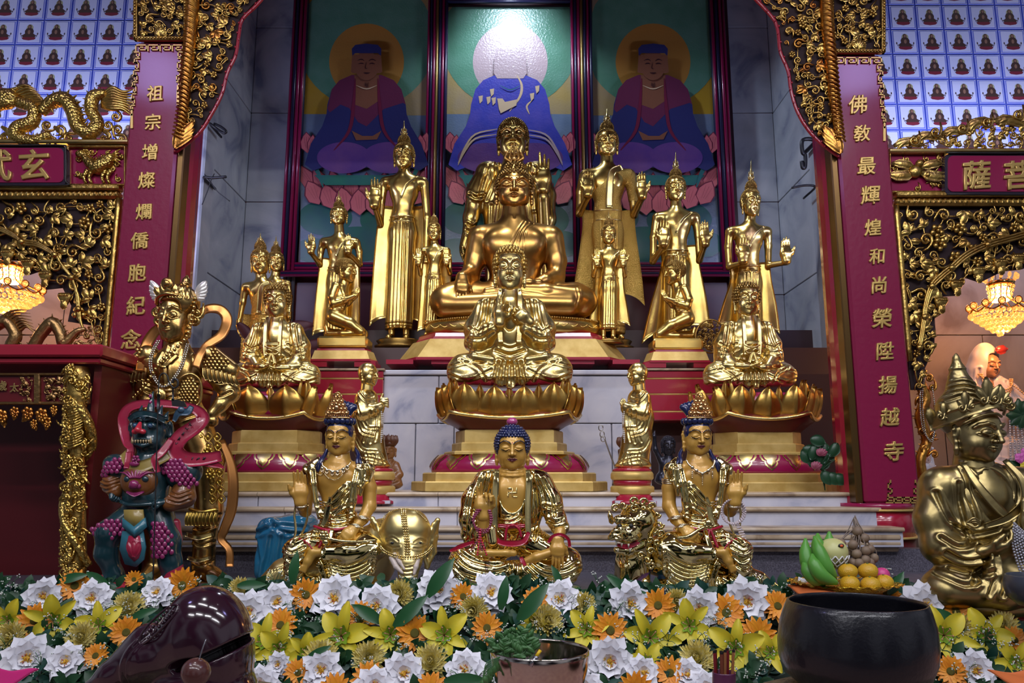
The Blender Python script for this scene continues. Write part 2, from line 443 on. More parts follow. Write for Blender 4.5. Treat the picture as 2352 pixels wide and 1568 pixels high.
# -------------------------------------------------- tiled upper walls (small printed figures belong to the tiles)
def tilewall(nm, x0, z0, nc, nr, y, p=.186):
    mb = MB()
    mb.b2(x0, x0+nc*p, y, y+.05, z0, z0+nr*p, 1)
    for i in range(nc):
        for j in range(nr):
            cx, cz = x0+(i+.5)*p, z0+(j+.5)*p
            mb.box((cx, y-.004, cz), (p-.008, .008, p-.008), 1)
            for sx, sz, ww, hh in ((0, 1, p-.012, .003), (0, -1, p-.012, .003), (1, 0, .003, p-.012), (-1, 0, .003, p-.012)):
                mb.box((cx+sx*(p/2-.009), y-.009, cz+sz*(p/2-.009)), (ww, .003, hh), 0)
            mb.box((cx, y-.010, cz), (p-.034, .004, p-.034), 0)
            q = p*.5
            def el(ox, oz, rx, rz, m, d, n=14): mb.prism([(cx+ox*q+rx*q*cos(t*2*pi/n), cz+oz*q+rz*q*sin(t*2*pi/n)) for t in range(n)], y-.0125-d, y-.011, m)
            el(.02, .36, .25, .25, 3, 0)
            mb.prism([(cx+a*q, cz+b*q) for a, b in ((-.52, -.52), (-.40, -.62), (0, -.68), (.40, -.62), (.52, -.52), (.40, -.40), (-.40, -.40))], y-.0135, y-.011, 4)
            mb.prism([(cx+a*q, cz+b*q) for a, b in ((-.46, -.42), (.46, -.42), (.48, -.28), (.30, -.14), (.33, .06), (.24, .24), (.12, .30), (.13, .46), (.06, .58), (-.06, .58), (-.13, .46), (-.12, .30), (-.24, .24), (-.33, .06), (-.30, -.14), (-.48, -.28))], y-.0145, y-.011, 2)
            el(0, .42, .085, .11, 5, .0035)
            el(0, -.02, .10, .17, 5, .0035)
            for s in (-1, 1):
                mb.tube([(cx+s*q*.46, y-.013, cz-.5*q), (cx+s*q*.58, y-.013, cz-.36*q), (cx+s*q*.62, y-.013, cz-.2*q)], .0012, 4, 2)
                el(s*.63, -.14, .05, .09, 2, 0, 8); el(s*.52, -.30, .05, .04, 2, 0, 8)
    return struct('wall_'+nm, mb, [M['tile'], M['tileblue'], M['tilebrown'], M['tileolive'], M['tilered'], mat('printed_skin', (.22, .12, .07), .3)])
YT = 5.0
pL = X(91, 161, YT); zL = Z(161, YT)
tilewall('tiled_left', pL-.186*5, zL-.186*4, 9, 10, YT)
pR = X(2116, 183, YT); zR = Z(183, YT)
tilewall('tiled_right', pR-.186*3, zR-.186*5, 9, 11, YT)
# -------------------------------------------------- granite plinth, marble steps
def stepbox(x0, x1, yf, z0, z1, nm, n):
    mb = MB(); yb = 5.2
    mb.b2(x0, x1, yf+.025, yb, z0, z1-.02, 0)
    xs = np.linspace(x0, x1, n+1)+np.array([0]+[((i*37) % 11-5)*.03 for i in range(1, n)]+[0])
    for a, b in zip(xs[:-1], xs[1:]):
        mb.b2(a+.002, b-.002, yf+.012, yf+.03, z0+.002, z1-.020, 0, .003)
        pr = [(yf-.006+.010*(1-cos(t)), z1-.010+.010*sin(t)) for t in np.linspace(-pi/2, pi/2, 7)]
        mb.prism([(yb, z1-.020), *[(q[0], q[1]) for q in pr], (yb, z1)], a+.001, b-.001, 1, 'yz')
    return struct(nm, mb, [M['marble'], M['lip']], True, ang=35)
XS = 1.72
stepbox(-XS, XS, 3.95, 1.30, Z(1130, 3.95), 'trim_5', 7)
stepbox(-XS-.03, XS+.03, 3.80, 1.22, Z(1165, 3.8), 'trim_6', 5)
zs3 = Z(1211, 3.65)
stepbox(-XS-.06, XS+.06, 3.65, zs3-.09, zs3, 'trim_7', 4)
gm = MB()
for k, (dy, h0, h1) in enumerate(((.02, .05, .075), (.045, .075, .10))): gm.b2(-XS-.05, XS+.05, 3.66+dy-.02, 5, zs3-h1-.01, zs3-h0-.01, 0, .008)
gm.b2(-XS-.05, XS+.05, 3.655, 3.9, zs3-.06, zs3-.03, 0, .01)
struct('trim_8', gm, M['lip'])
struct('wall_plinth', MB().b2(-2.0, 2.0, 3.72, 3.8, .8, zs3-.10), M['granite'])
struct('trim_9', MB().tube([(-2, 3.68, Z(1331, 3.68)), (2, 3.68, Z(1331, 3.68))], .011, 8), M['redmag'], True)
ZT = 1.085                               # statue ledge
struct('floor_ledge', MB().b2(-2.3, 2.3, 2.74, 3.72, .90, ZT, 0, .01), M['granite'])
struct('floor_table', MB().b2(-2.2, 2.2, 1.2, 2.74, .84, .90, 0, .01), mat('table_cloth', (.30, .17, .16), .8, col2=(.38, .24, .20), nscale=20))
# -------------------------------------------------- marble block and upper tier
ZB = Z(850, 4.9)
mb = MB(); xl, xr = X(880, 900, 4.9), X(1492, 900, 4.9)
mb.b2(xl, xr, 4.93, 5.3, 1.4, ZB-.03)
zz = [1.42, Z(972, 4.9), ZB-.035]
for (a, b), cols in zip(zip(zz[:-1], zz[1:]), ((-.9, -.6, -.36, .28, .62, .98), (-.9, -.46, .36, .98))):
    cs = [xl]+[c for c in cols if xl < c < xr]+[xr]
    for p, q in zip(cs[:-1], cs[1:]): mb.b2(p+.003, q-.003, 4.9, 4.93, a+.003, b-.003, 0, .004)
mb.b2(xl-.01, xr+.01, 4.885, 5.3, ZB-.03, ZB, 0, .006)
struct('trim_10', mb, M['marble'])
up = MB(); up.b2(-XW, XW, 5.05, YB, 1.4, ZB-.005); up.b2(-XW, XW, 5.35, YB, ZB-.005, ZB+.22); up.b2(-XW, XW, 5.75, YB, ZB+.2, ZB+.42)
struct('trim_11', up, mat('dark_tier', (.05, .02, .022), .45))
# -------------------------------------------------- shrines at both sides: rear walls, beams
for s, nm in ((-1, 'left'), (1, 'right')):
    mb = MB()
    slabs(mb, *sorted((s*2.35, s*4.2)), .8, 3.62, 5.38, 5, .3, cols=4)
    struct('wall_shrine_'+nm, mb, M['marblew'])
# ================================================================= murals in their frame
YM = 6.22
MU = dict(
    green=mat('mural_green', (.10, .26, .16), .22, col2=(.13, .30, .20), nscale=5, bump=.25, bscale=70),
    tan=mat('mural_tan', (.36, .28, .16), .22, col2=(.42, .30, .10), nscale=3, bump=.2, bscale=70),
    yellow=mat('mural_yellow', (.50, .31, .03), .25, col2=(.44, .28, .06), nscale=3, bump=.2, bscale=70),
    blue=mat('mural_sky', (.14, .20, .30), .22, col2=(.19, .25, .33), nscale=4, bump=.2, bscale=70),
    halo=mat('mural_pale_halo', (.48, .36, .36), .2, bump=.25, bscale=70),
    ora=mat('mural_orange_halo', (.48, .24, .05), .25, bump=.2, bscale=70),
    robe=mat('mural_blue_robe', (.05, .06, .38), .24, col2=(.09, .08, .40), nscale=7, bump=.2, bscale=70),
    purple=mat('mural_purple', (.11, .05, .22), .25, col2=(.16, .07, .22), nscale=4, bump=.2, bscale=70),
    maroon=mat('mural_maroon', (.14, .03, .07), .25, bump=.2, bscale=70),
    navy=mat('mural_navy', (.03, .035, .13), .25, bump=.2, bscale=70),
    flesh=mat('mural_flesh', (.22, .09, .05), .25, bump=.2, bscale=70),
    cream=mat('mural_cream', (.62, .46, .28), .25),
    pink=mat('mural_pink', (.55, .14, .16), .25, bump=.2, bscale=70),
    line=mat('mural_outline', (.16, .02, .05), .3),
    teal=mat('mural_teal', (.03, .13, .14), .25, col2=(.03, .17, .12), nscale=4),
    dark=mat('mural_dark_line', (.04, .015, .02), .3))
MK = list(MU)
def mural(cx, x0, x1, y0, y1, label, face):
    mb = MB(); lay = [0]
    def poly(pts, m):
        lay[0] += 1; d = YM-.0006*lay[0]
        q = []
        for a, b in pts:
            a = min(max(cx+a, x0), x1); b = min(max(b, y0), y1); q.append(tuple(P(a, b, d)))
        mb.add(q, [list(range(len(q)))], MK.index(m))
    def circ(ox, oy, rx, ry, m, n=44, a0=0, a1=2*pi):
        lay[0] += 1; d = YM-.0006*lay[0]
        pts = [(cx+ox+rx*cos(a0+(a1-a0)*i/n), oy-ry*sin(a0+(a1-a0)*i/n)) for i in range(n)]
        pts = [(min(max(a, x0), x1), min(max(b, y0), y1)) for a, b in pts]
        mb.add([tuple(P(a, b, d)) for a, b in pts], [list(range(len(pts)))], MK.index(m))
    def stroke(pts, wd, m):
        pts = smooth_pl(pts, 4); t = np.gradient(pts, axis=0); t /= np.linalg.norm(t, axis=1)[:, None]+1e-9
        nn = np.stack([-t[:, 1], t[:, 0]], 1); ww = wd*np.sin(np.linspace(.25, pi-.25, len(pts)))[:, None]
        a, b = pts+nn*ww, pts-nn*ww; lay[0] += 1; d = YM-.0006*lay[0]
        cl = lambda q: (min(max(cx+q[0], x0), x1), min(max(q[1], y0), y1))
        va = [tuple(P(*cl(q), d)) for q in a]; vb = [tuple(P(*cl(q), d)) for q in b]; n = len(va)
        mb.add(va+vb, [[i, i+1, n+i+1, n+i] for i in range(n-1)], MK.index(m))
    W = 400
    p0, p1 = P(x0, y1, YM), P(x1, y0, YM)
    poly([(-W, -60), (W, -60), (W, 265), (-W, 265)], 'tan' if face is None else 'yellow')
    poly([(-W, 262), (W, 262), (W, 900), (-W, 900)], 'blue')
    if face is not None: poly([(0, -60), (W*-face, -60), (W*-face, 265), (0, 265)], 'tan')
    circ(0, 94, 158, 155, 'green'); circ(0, 142, 86, 88, 'halo' if face is None else 'ora')
    # leaves and lotus seat
    for ox, oy, rx, ry in ((-95, 500, 62, 40), (60, 505, 75, 45), (-20, 560, 90, 40), (120, 560, 40, 30), (-120, 575, 50, 28)): circ(ox, oy, rx, ry, 'teal')
    def petal(ox, oy, w_, h_, lean):
        pts = [(0, 0), (-.5, .25), (-.55, .55), (-.3, .82), (0, 1), (.3, .82), (.55, .55), (.5, .25)]
        c_, s_ = cos(lean), sin(lean)
        f_ = lambda k: [(ox+(a*w_*k*c_+(b*h_*(k*.5+.5)+ (1-k)*h_*.1)*s_), oy-(-a*w_*k*s_+(b*h_*(k*.5+.5)+(1-k)*h_*.1)*c_)) for a, b in pts]
        poly(f_(1), 'line'); poly(f_(.88), 'pink')
        for e in (-.2, 0, .2): stroke([(ox+e*w_*.5*c_+.25*h_*s_, oy+e*w_*.5*s_-.25*h_*c_), (ox+e*w_*c_+.75*h_*s_, oy+e*w_*s_-.75*h_*c_)], .8, 'line')
    for k in range(-4, 5):
        petal(k*29, 478-abs(k)**1.5*5, 34, 84-abs(k)*2, k*.16)
    for k in range(-4, 4): petal((k+.5)*31, 496-abs(k+.5)**1.5*4, 40, 62, (k+.5)*.13)
    poly([(-120, 402), (120, 402), (95, 425), (-95, 425)], 'teal')
    for s in (-1, 1):
        stroke([(s*128, 345), (s*122, 375), (s*110, 400), (s*100, 430)], 5, 'teal')
        petal(s*136, 352, 28, 50, s*.05); petal(s*128, 352, 20, 44, -s*.12)
    # the painted figure
    body = [(-34, 172), (-62, 184), (-80, 205), (-90, 240), (-92, 262), (-102, 290), (-128, 330), (-142, 378), (-122, 392), (-70, 372), (0, 385), (70, 372), (122, 392), (142, 378), (126, 330), (102, 290), (92, 262), (90, 240), (80, 205), (62, 184), (34, 172)]
    if face is None:
        poly(body, 'robe'); circ(-55, 362, 66, 34, 'purple'); circ(55, 362, 66, 34, 'purple')
        poly([(-35, 110), (35, 110), (38, 168), (30, 180), (-30, 180), (-38, 168)], 'halo')
        stroke([(15, 172), (26, 195), (22, 222), (-2, 256)], 3, 'cream'); stroke([(50, 230), (38, 244), (44, 262)], 2.2, 'cream')
        for a, b in ((-68, 228), (-50, 230), (-42, 212), (-38, 232), (62, 205), (50, 222)): poly([(a-5, b-7), (a+5, b-9), (a+4, b+4), (a-2, b+10)], 'cream')
        poly([(-30, 226), (-18, 226), (-12, 234), (16, 228), (14, 242), (-6, 252), (-22, 260), (-26, 250)], 'cream')
        for k in (0, 1): 
            for s in (-1, 1): stroke([(s*30, 296+k*12), (s*80, 308+k*10), (s*105, 340+k*8), (s*120, 375+k*4)], 2.2, 'cream' if s < 0 else 'halo')
        stroke([(-24, 196), (0, 206), (24, 196)], 1.2, 'teal')
    else:
        poly(body, 'navy')
        poly([(-34, 172), (-62, 184), (-80, 205), (-90, 250), (-84, 258), (-60, 240), (-40, 248), (-20, 280), (0, 290), (40, 250), (84, 236), (90, 240), (80, 205), (62, 184), (34, 172)], 'maroon')
        poly([(-28, 172), (28, 172), (30, 230), (0, 250), (-28, 240)], 'flesh')
        circ(-52, 362, 62, 36, 'purple'); circ(52, 362, 62, 36, 'purple')
        stroke([(-75, 345), (-40, 300), (-30, 240), (-26, 180)], 4, 'line'); stroke([(75, 345), (40, 300), (30, 240), (26, 180)], 4, 'line')
        poly([(-34, 300), (-10, 312), (14, 312), (34, 300), (24, 320), (-24, 322)], 'flesh')
        stroke([(-24, 196), (0, 204), (24, 196)], 1.3, 'cream')
        for a, b, c_, d_ in ((-4, 193, 4, 194), (-4, 197, 4, 198), (-4, 189, -3, 197), (3, 189, 4, 201), (-.5, 189, .5, 201)): poly([(a, b), (c_, b), (c_, d_), (a, d_)], 'dark')
        poly([(-33, 125), (-36, 165), (-31, 168), (31, 168), (36, 165), (33, 125)], 'flesh')
        circ(0, 150, 28, 34, 'flesh')
        for s in (-1, 1):
            stroke([(s*5, 140), (s*12, 136), (s*21, 139)], 1.2, 'dark'); stroke([(s*6, 147), (s*12, 145), (s*19, 147)], 1.3, 'dark')
        stroke([(-7, 167), (0, 168), (7, 167)], 1.6, 'dark'); stroke([(-1, 142), (-3, 156), (2, 157)], .8, 'dark')
        poly([(-33, 128), (-34, 112), (-26, 103), (0, 100), (26, 103), (34, 112), (33, 128), (26, 122), (-26, 122)], 'navy')
    mb.b2(p0.x-.02, p1.x+.02, YM, YM+.03, p0.z-.02, p1.z+.02, MK.index('dark'))
    return single('mural_painting', mb, [MU[k] for k in MK], label, 'painting', 'three murals of the framed triptych', False)
mural(842, 690, 985, -40, 606, 'dark mural of a seated robed figure with navy cap, left panel of the triptych', -1)
mural(1172, 1018, 1322, 16, 606, 'brightly lit mural of a blue-robed seated figure, middle panel of the triptych', None)
mural(1500, 1360, 1662, -40, 606, 'dark mural of a seated robed figure with orange halo, right panel of the triptych', 1)
tf = thing('triptych_frame', (0, YM, Z(610, YM)), 'dark red and navy moulded frame holding the three murals on the back wall', 'picture frame')
frm = [M['redmag'], mat('navy_moulding', (.02, .02, .06), .25), mat('thin_gold_line', (.5, .33, .1), .35, .8)]
def post(px0, px1, n):
    a, b = X(px0, 400, YM-.06), X(px1, 400, YM-.06); mb = MB(); z0, z1 = Z(625, YM), 6.3
    wd = (b-a)/n
    for i in range(n):
        mb.lathe([(wd*.48, z0), (wd*.48, z1)], (a+wd*(i+.5), YM-.05-.02*sin(pi*(i+.5)/n), 0), 10, (0, 1, 0, 2, 1, 0, 1)[i % 7] if n > 4 else (0, 1, 0, 0)[i % 4])
    mb.b2(a, b, YM-.04, YM+.02, z0, z1, 1)
    mb.build('frame_post', frm, tf)
post(653, 687, 4); post(975, 1023, 7); post(1315, 1366, 7); post(1649, 1684, 4)
for py in (613, 630):
    mb = MB()
    for i, k in enumerate((0, 1, 2)): mb.tube([(X(650, 400, YM), YM-.05, Z(py+i*5-4, YM)), (X(1686, 400, YM), YM-.05, Z(py+i*5-4, YM))], .012, 8, (0, 1, 0)[i])
    mb.build('frame_rail', frm, tf)
mb = MB()
for i in range(4): mb.tube([(X(1010, 10, YM), YM-.05, Z(12-i*7, YM)), (X(1330, 10, YM), YM-.05, Z(12-i*7, YM))], .014, 8, (1, 0, 1, 0)[i])
mb.build('frame_rail', frm, tf)
# ================================================================= figure toolkit (picture units -> world at one real distance)
class St:
    def __init__(s, name, cx, by, Y, label, cat, group=None):
        s.cx, s.by, s.Y = cx, by, Y
        s.root = thing(name, P(cx, by, Y), label, cat, group)
        s.k = pxs(by-150, Y)[0]
    def w(s, v):
        v = np.asarray(v, float); u = (784+v[:, 2])/FPX; t = s.Y/(CA-u*SA)
        return np.stack([(v[:, 0]-1176)/FPX*t, s.Y+v[:, 1]*s.k, CAMZ+t*(SA+u*CA)], 1)
    def part(s, name, mb, mats, parent=None, smooth=True, label=None, ang=None):
        if isinstance(mb, tuple): mb = MB().add(*mb)
        mb.xf(s.w)
        o = mb.build(name, mats, parent or s.root, smooth, ang=ang)
        if label: o['label'] = label
        return o
def YZ(pts): return [(p[0], p[2], -p[1]) for p in pts]          # (x,y_down,d) -> field frame
def rotxz(v, c, yaw=0, tilt=0, roll=0):
    v = np.asarray(v, float)
    if tilt: a, b = cos(tilt), sin(tilt); v = np.stack([v[:, 0], v[:, 1]*a-v[:, 2]*b, v[:, 1]*b+v[:, 2]*a], 1)
    if yaw: a, b = cos(yaw), sin(yaw); v = np.stack([v[:, 0]*a-v[:, 1]*b, v[:, 0]*b+v[:, 1]*a, v[:, 2]], 1)
    if roll: a, b = cos(roll), sin(roll); v = np.stack([v[:, 0]*a+v[:, 2]*b, v[:, 1], -v[:, 0]*b+v[:, 2]*a], 1)
    return v+np.array(c)
HC = {}
def head_base(style, h):
    """canonical head: half face width 40, half face height 46, origin mid-face"""
    if (style, h) in HC: return HC[style, h]
    f = F(h); wide = {'thai': .93, 'chin': 1.0, 'demon': 1.0}[style]
    f.e((0, -20, 6), (41, 48, 47)); f.e((0, 5, -4), (39.5*wide, 43, 36), 8)
    for s in (-1, 1):
        f.e((s*18, 13, -20), (17*wide, 19, 16), 9)
        f.e((s*20, 27, -8), (15*wide, 13, 18), 9)
    f.e((0, 31, -18), (25*wide, 15, 20), 10); f.e((0, 38, -31), (10, 7, 7), 8)
    for s in (-1, 1): f.e((s*18, -17, -47), (12, 6.5, 9), 7, op=-1)
    f.c([(0, -27, -38, 3.4), (0, -8, -46, 4.2), (0, 2, -51, 5.2)], 4)
    for s in (-1, 1):
        f.e((s*6.5, 3.2, -43), (4.6, 4, 5.5), 2)
        f.c([(s*3.5, -24, -40, 2.0), (s*9, -29, -40, 2.4), (s*20, -32.5, -36.5, 2.5), (s*30, -28, -28, 2.2), (s*35, -22, -22, 1.6)], 4)
        f.e((s*18.3, -14.5, -34.5), (11.5, 7.2, 7.2), 2, rot=-s*.06)
        f.c([(s*8, -10.5, -40, 1.1), (s*18, -7.2, -40.5, 1.4), (s*28.5, -12, -34, 1.0)], 2)
        # ears with long lobes
        q = [(s*39, -24, 8, 3), (s*44, -24, 9, 3.4), (s*46.5, -15, 9, 3.6), (s*45, -2, 7, 3.4), (s*43, 10, 4, 4), (s*42.5, 24, 2, 4.8), (s*42, 33, 1, 4.2)]
        f.c(q, 3); f.e((s*41, -9, 7), (4, 14, 7), 3)
    f.c([(-11.5, 16.8, -35, 1.7), (-4, 14.4, -40.5, 2.6), (0, 15.4, -41.5, 2.2), (4, 14.4, -40.5, 2.6), (11.5, 16.8, -35, 1.7)], 2)
    f.c([(-8.5, 19.2, -36, 1.8), (0, 21, -39.5, 3.3), (8.5, 19.2, -36, 1.8)], 2)
    f.c([(0, 30, 8, 25*wide), (0, 62, 9, 25*wide)], 6)
    for y in (50, 58): f.c([(24*wide*sin(a), y, 8-24*wide*cos(a), 2) for a in np.linspace(-1.5, 1.5, 9)], 3)
    v, q = f.mesh()
    L = [[(-29, -10), (-18, -6.2), (-8, -9.5)], [(29, -10), (18, -6.2), (8, -9.5)]]
    if style != 'demon': v = folds(v, q, L, 1.5, 1.5)
    v = folds(v, q, [[(-13, 17), (-5, 17.3), (0, 18), (5, 17.3), (13, 17)]], 1.3, 1.2)
    c = v[q].mean(1); x, y, d = c[:, 0], -c[:, 2], c[:, 1]; fr = d < -12
    m = np.zeros(len(q), int)
    br = np.minimum(seg_dist(x, y, smooth_pl([(4, -25), (9, -30), (20, -33.5), (30, -29), (36, -23)])), seg_dist(x, y, smooth_pl([(-4, -25), (-9, -30), (-20, -33.5), (-30, -29), (-36, -23)])))
    m[(br < 1.5) & fr] = 1
    ey = np.minimum(seg_dist(x, y, L[0]), seg_dist(x, y, L[1])); m[(ey < 1.1) & fr] = 1
    lp = np.minimum(seg_dist(x, y, [(-11, 16.5), (-4, 15), (0, 15.6), (4, 15), (11, 16.5)])-2.0, seg_dist(x, y, [(-7.5, 19), (0, 20.6), (7.5, 19)])-2.4)
    m[(lp < 0) & (d < -32)] = 2
    m[(np.hypot(x, y+28) < 2.0) & fr] = 3
    HC[style, h] = (v, q, m); return HC[style, h]
def head(mb, cx, hair, chin, K, style='chin', yaw=0, tilt=0, roll=0, d=0, h=1.6, paint=False):
    v, q, m = head_base(style, h); kz = (chin-hair)/2
    v2 = rotxz(v*np.array([K/40, K/40, kz/46]), (cx, d, -(hair+chin)/2), yaw, tilt, roll)
    mb.add(v2, q, m if paint else 0); return mb
def hairdo(mb, cx, hair, chin, K, kind='snail', yaw=0, tilt=0, roll=0, d=0, h=2.4, m=0, mc=0, top=1., cr=None):
    key = ('hair', kind, h, top, cr)
    HR = 47 if kind == 'snail' else 44; ur = 33 if kind == 'snail' else 25; uy = -60*top-4
    if key not in HC:
        f = F(h); f.e((0, -22, 9), (HR, 46, 50), 3)
        if kind in ('snail', 'thai'): f.e((0, uy, 10), (ur, 24*top, ur), 9)
        f.b((0, 4, -52), (34.5, 47 if kind != 'shaven' else 47, 62), 14, 3, op=-1)
        f.b((0, 70, 0), (90, 62, 90), 4, 3, op=-1)
        HC[key] = f.mesh()
        r = cr or (4.4 if kind == 'snail' else 3.3); rr = random.Random(3)
        cu = MB()
        def rows(c, R, lo, hi):
            el = lo; row = 0
            while el < hi:
                cR = cos(el); n = max(1, int(2*pi*cR*R[0]/(r*1.92)))
                for i in range(n):
                    a = 2*pi*(i+.5*(row % 2))/n
                    x, dd, z = c[0]+R[0]*cR*cos(a), c[2]+R[2]*cR*sin(a), -c[1]+R[1]*sin(el)
                    y = -z
                    if dd < 9 and abs(x) < 36 and y > -45: continue
                    if y > 7: continue
                    if c[1] > -40 and ((x/ur)**2+((y-uy)/(24*top))**2+((dd-10)/ur)**2) < .95: continue
                    if c[1] < -40 and ((x/HR)**2+((y+22)/46)**2+((dd-9)/50)**2) < .95: continue
                    if kind == 'snail': cu.ball((x, dd, z), r, 6, 0, 4)
                    else:
                        nn = np.array([(x-c[0])/R[0]**2, (dd-c[2])/R[2]**2, (z+c[1])/R[1]**2]); nn /= np.linalg.norm(nn)
                        p = np.array([x, dd, z]); cu.tube([p-nn*2, p+nn*1.5, p+nn*4.2], [r, r*.85, .8], 5, 0)
                el += r*1.75/R[1]; row += 1
        rows((0, -22, 9), (HR+.5, 46.5, 50.5), -.62, 1.5)
        rows((0, uy, 10), (ur+.5, 24.5*top, ur+.5), -.5, 1.5)
        HC[key+('c',)] = cu
    kz = (chin-hair)/2; sc = np.array([K/40, K/40, kz/46])
    v, q = HC[key]
    mb.add(rotxz(v*sc, (cx, d, -(hair+chin)/2), yaw, tilt, roll), q, m)
    if kind in ('snail', 'thai'):
        cu = HC[key+('c',)]
        mb.add(rotxz(np.vstack(cu.v)*sc, (cx, d, -(hair+chin)/2), yaw, tilt, roll), cu.f, mc)
    return mb
def hand(mb, w, L, U, N, thumb=1, curl=.12, pose=None, m=0, spread=.05, h=None, wrist=.17):
    """w=(x,y_down,d) wrist; U finger direction and N palm normal in (x, d, z_up); thumb=+-1 picks the side"""
    U = np.array(U, float); U /= np.linalg.norm(U); N = np.array(N, float); N -= U*(N@U); N /= np.linalg.norm(N)
    V = np.cross(U, N)*thumb
    o = np.array([w[0], w[2], -w[1]], float)
    f = F(h or max(L/30, .7))
    def ch(pts, k=1.5): f.c([(p[0], -p[2], p[1], r) for p, r in pts], k*L/45)
    offs = (.165, .055, -.055, -.155); lens = (.47, .52, .48, .38)
    curls = pose or (curl,)*4
    for i in range(4):
        kb = o+U*L*(.50-.03*abs(i-1.2))+V*L*offs[i]
        ch([(o+V*L*offs[i]*.45-U*L*.08, L*wrist*.72), (o+U*L*.26+V*L*offs[i]*.9, L*.105), (kb, L*.078)], 6)
        a = 0; p = kb; pts = [(p, L*.056)]; sp = offs[i]*spread*6
        for s_, fr in enumerate((.44, .31, .25)):
            a += curls[i]*(1, 1.15, .8)[s_]
            p = p+(U*cos(a)+N*sin(a)+V*sp)*lens[i]*L*fr; pts.append((p, L*(.051, .047, .034)[s_]))
        ch(pts, .35)
    tb = o+U*L*.10+V*L*.12; ta = curls[0]
    d1 = U*.62+V*.62+N*(.25+.2*ta); d2 = U*.85+V*(.28-.3*ta)+N*(.25+.3*ta)
    p1 = tb+d1*L*.25; p2 = p1+d2*L*.17; p3 = p2+(d2+N*.1)*L*.14
    ch([(tb, L*.095), (p1, L*.072), (p2, L*.060), (p3, L*.042)], 3)
    v, q = f.mesh(); mb.add(v, q, m); return mb
def flame(mb, cx, y0, y1, r, d=0, m=0):
    """pointed finial on top of the head"""
    H = y0-y1; pr = [(r, 0), (r*1.15, .05), (r*.7, .10), (r*1.0, .15), (r*1.05, .22), (r*.8, .30), (r*.62, .36), (r*.66, .40), (r*.45, .52), (r*.30, .68), (r*.16, .86), (r*.04, 1)]
    mb.lathe([(a, -y0+b*H) for a, b in pr], (cx, d, 0), 10, m)
    for i in range(6):
        a = i*pi/3+.3
        for q, z in ((1.15, .12), (.9, .30)):
            mb.tube([(cx+cos(a)*r*q*.8, d+sin(a)*r*q*.8, -y0+z*H), (cx+cos(a)*r*q*1.25, d+sin(a)*r*q*1.25, -y0+(z+.10)*H), (cx+cos(a)*r*q*.9, d+sin(a)*r*q*.9, -y0+(z+.20)*H)], [r*.22, r*.2, r*.03], 5, m)
    return mb
def beads(mb, pts, r, m=0, n=6):
    """a strung line of round beads along a polyline given as (x, y_down, d)"""
    p = np.array([(q[0], q[2], -q[1]) for q in pts], float); p = smooth_pl(p, 6)
    s = np.concatenate([[0], np.cumsum(np.linalg.norm(np.diff(p, axis=0), axis=1))]); k = max(2, int(s[-1]/(2.0*r)))
    for t in np.linspace(0, s[-1], k):
        q = np.array([np.interp(t, s, p[:, i]) for i in range(3)]); mb.ball(q, r, n, m, 4)
    return mb
def tb(mb, pts, r, m=0, n=8):
    """tube through (x, y_down, d) points"""
    p = smooth_pl(np.array([(q[0], q[2], -q[1]) for q in pts], float), 5)
    if not np.isscalar(r): r = np.interp(np.linspace(0, 1, len(p)), np.linspace(0, 1, len(r)), r)
    return mb.tube(p, r, n, m)
def ribbon(mb, pts, wd, th=2., m=0, nrm=None, wave=0):
    """flat band through (x, y_down, d); wd = half width (scalar or list), lies across the picture plane normal"""
    p = smooth_pl(np.array([(q[0], q[2], -q[1]) for q in pts], float), 5); k = len(p)
    wd = np.full(k, wd) if np.isscalar(wd) else np.interp(np.linspace(0, 1, k), np.linspace(0, 1, len(wd)), wd)
    t = np.gradient(p, axis=0); t /= np.linalg.norm(t, axis=1)[:, None]+1e-9
    nv = np.array([0, -1., 0]) if nrm is None else np.array(nrm, float)
    b = np.cross(t, nv); b /= np.linalg.norm(b, axis=1)[:, None]+1e-9; n2 = np.cross(b, t)
    g = np.stack([p+b*wd[:, None]*s+n2*(wave*cos(s*3)) for s in (-1, -.5, 0, .5, 1)], 1)
    return mb.sheet(g, m, thick=th)
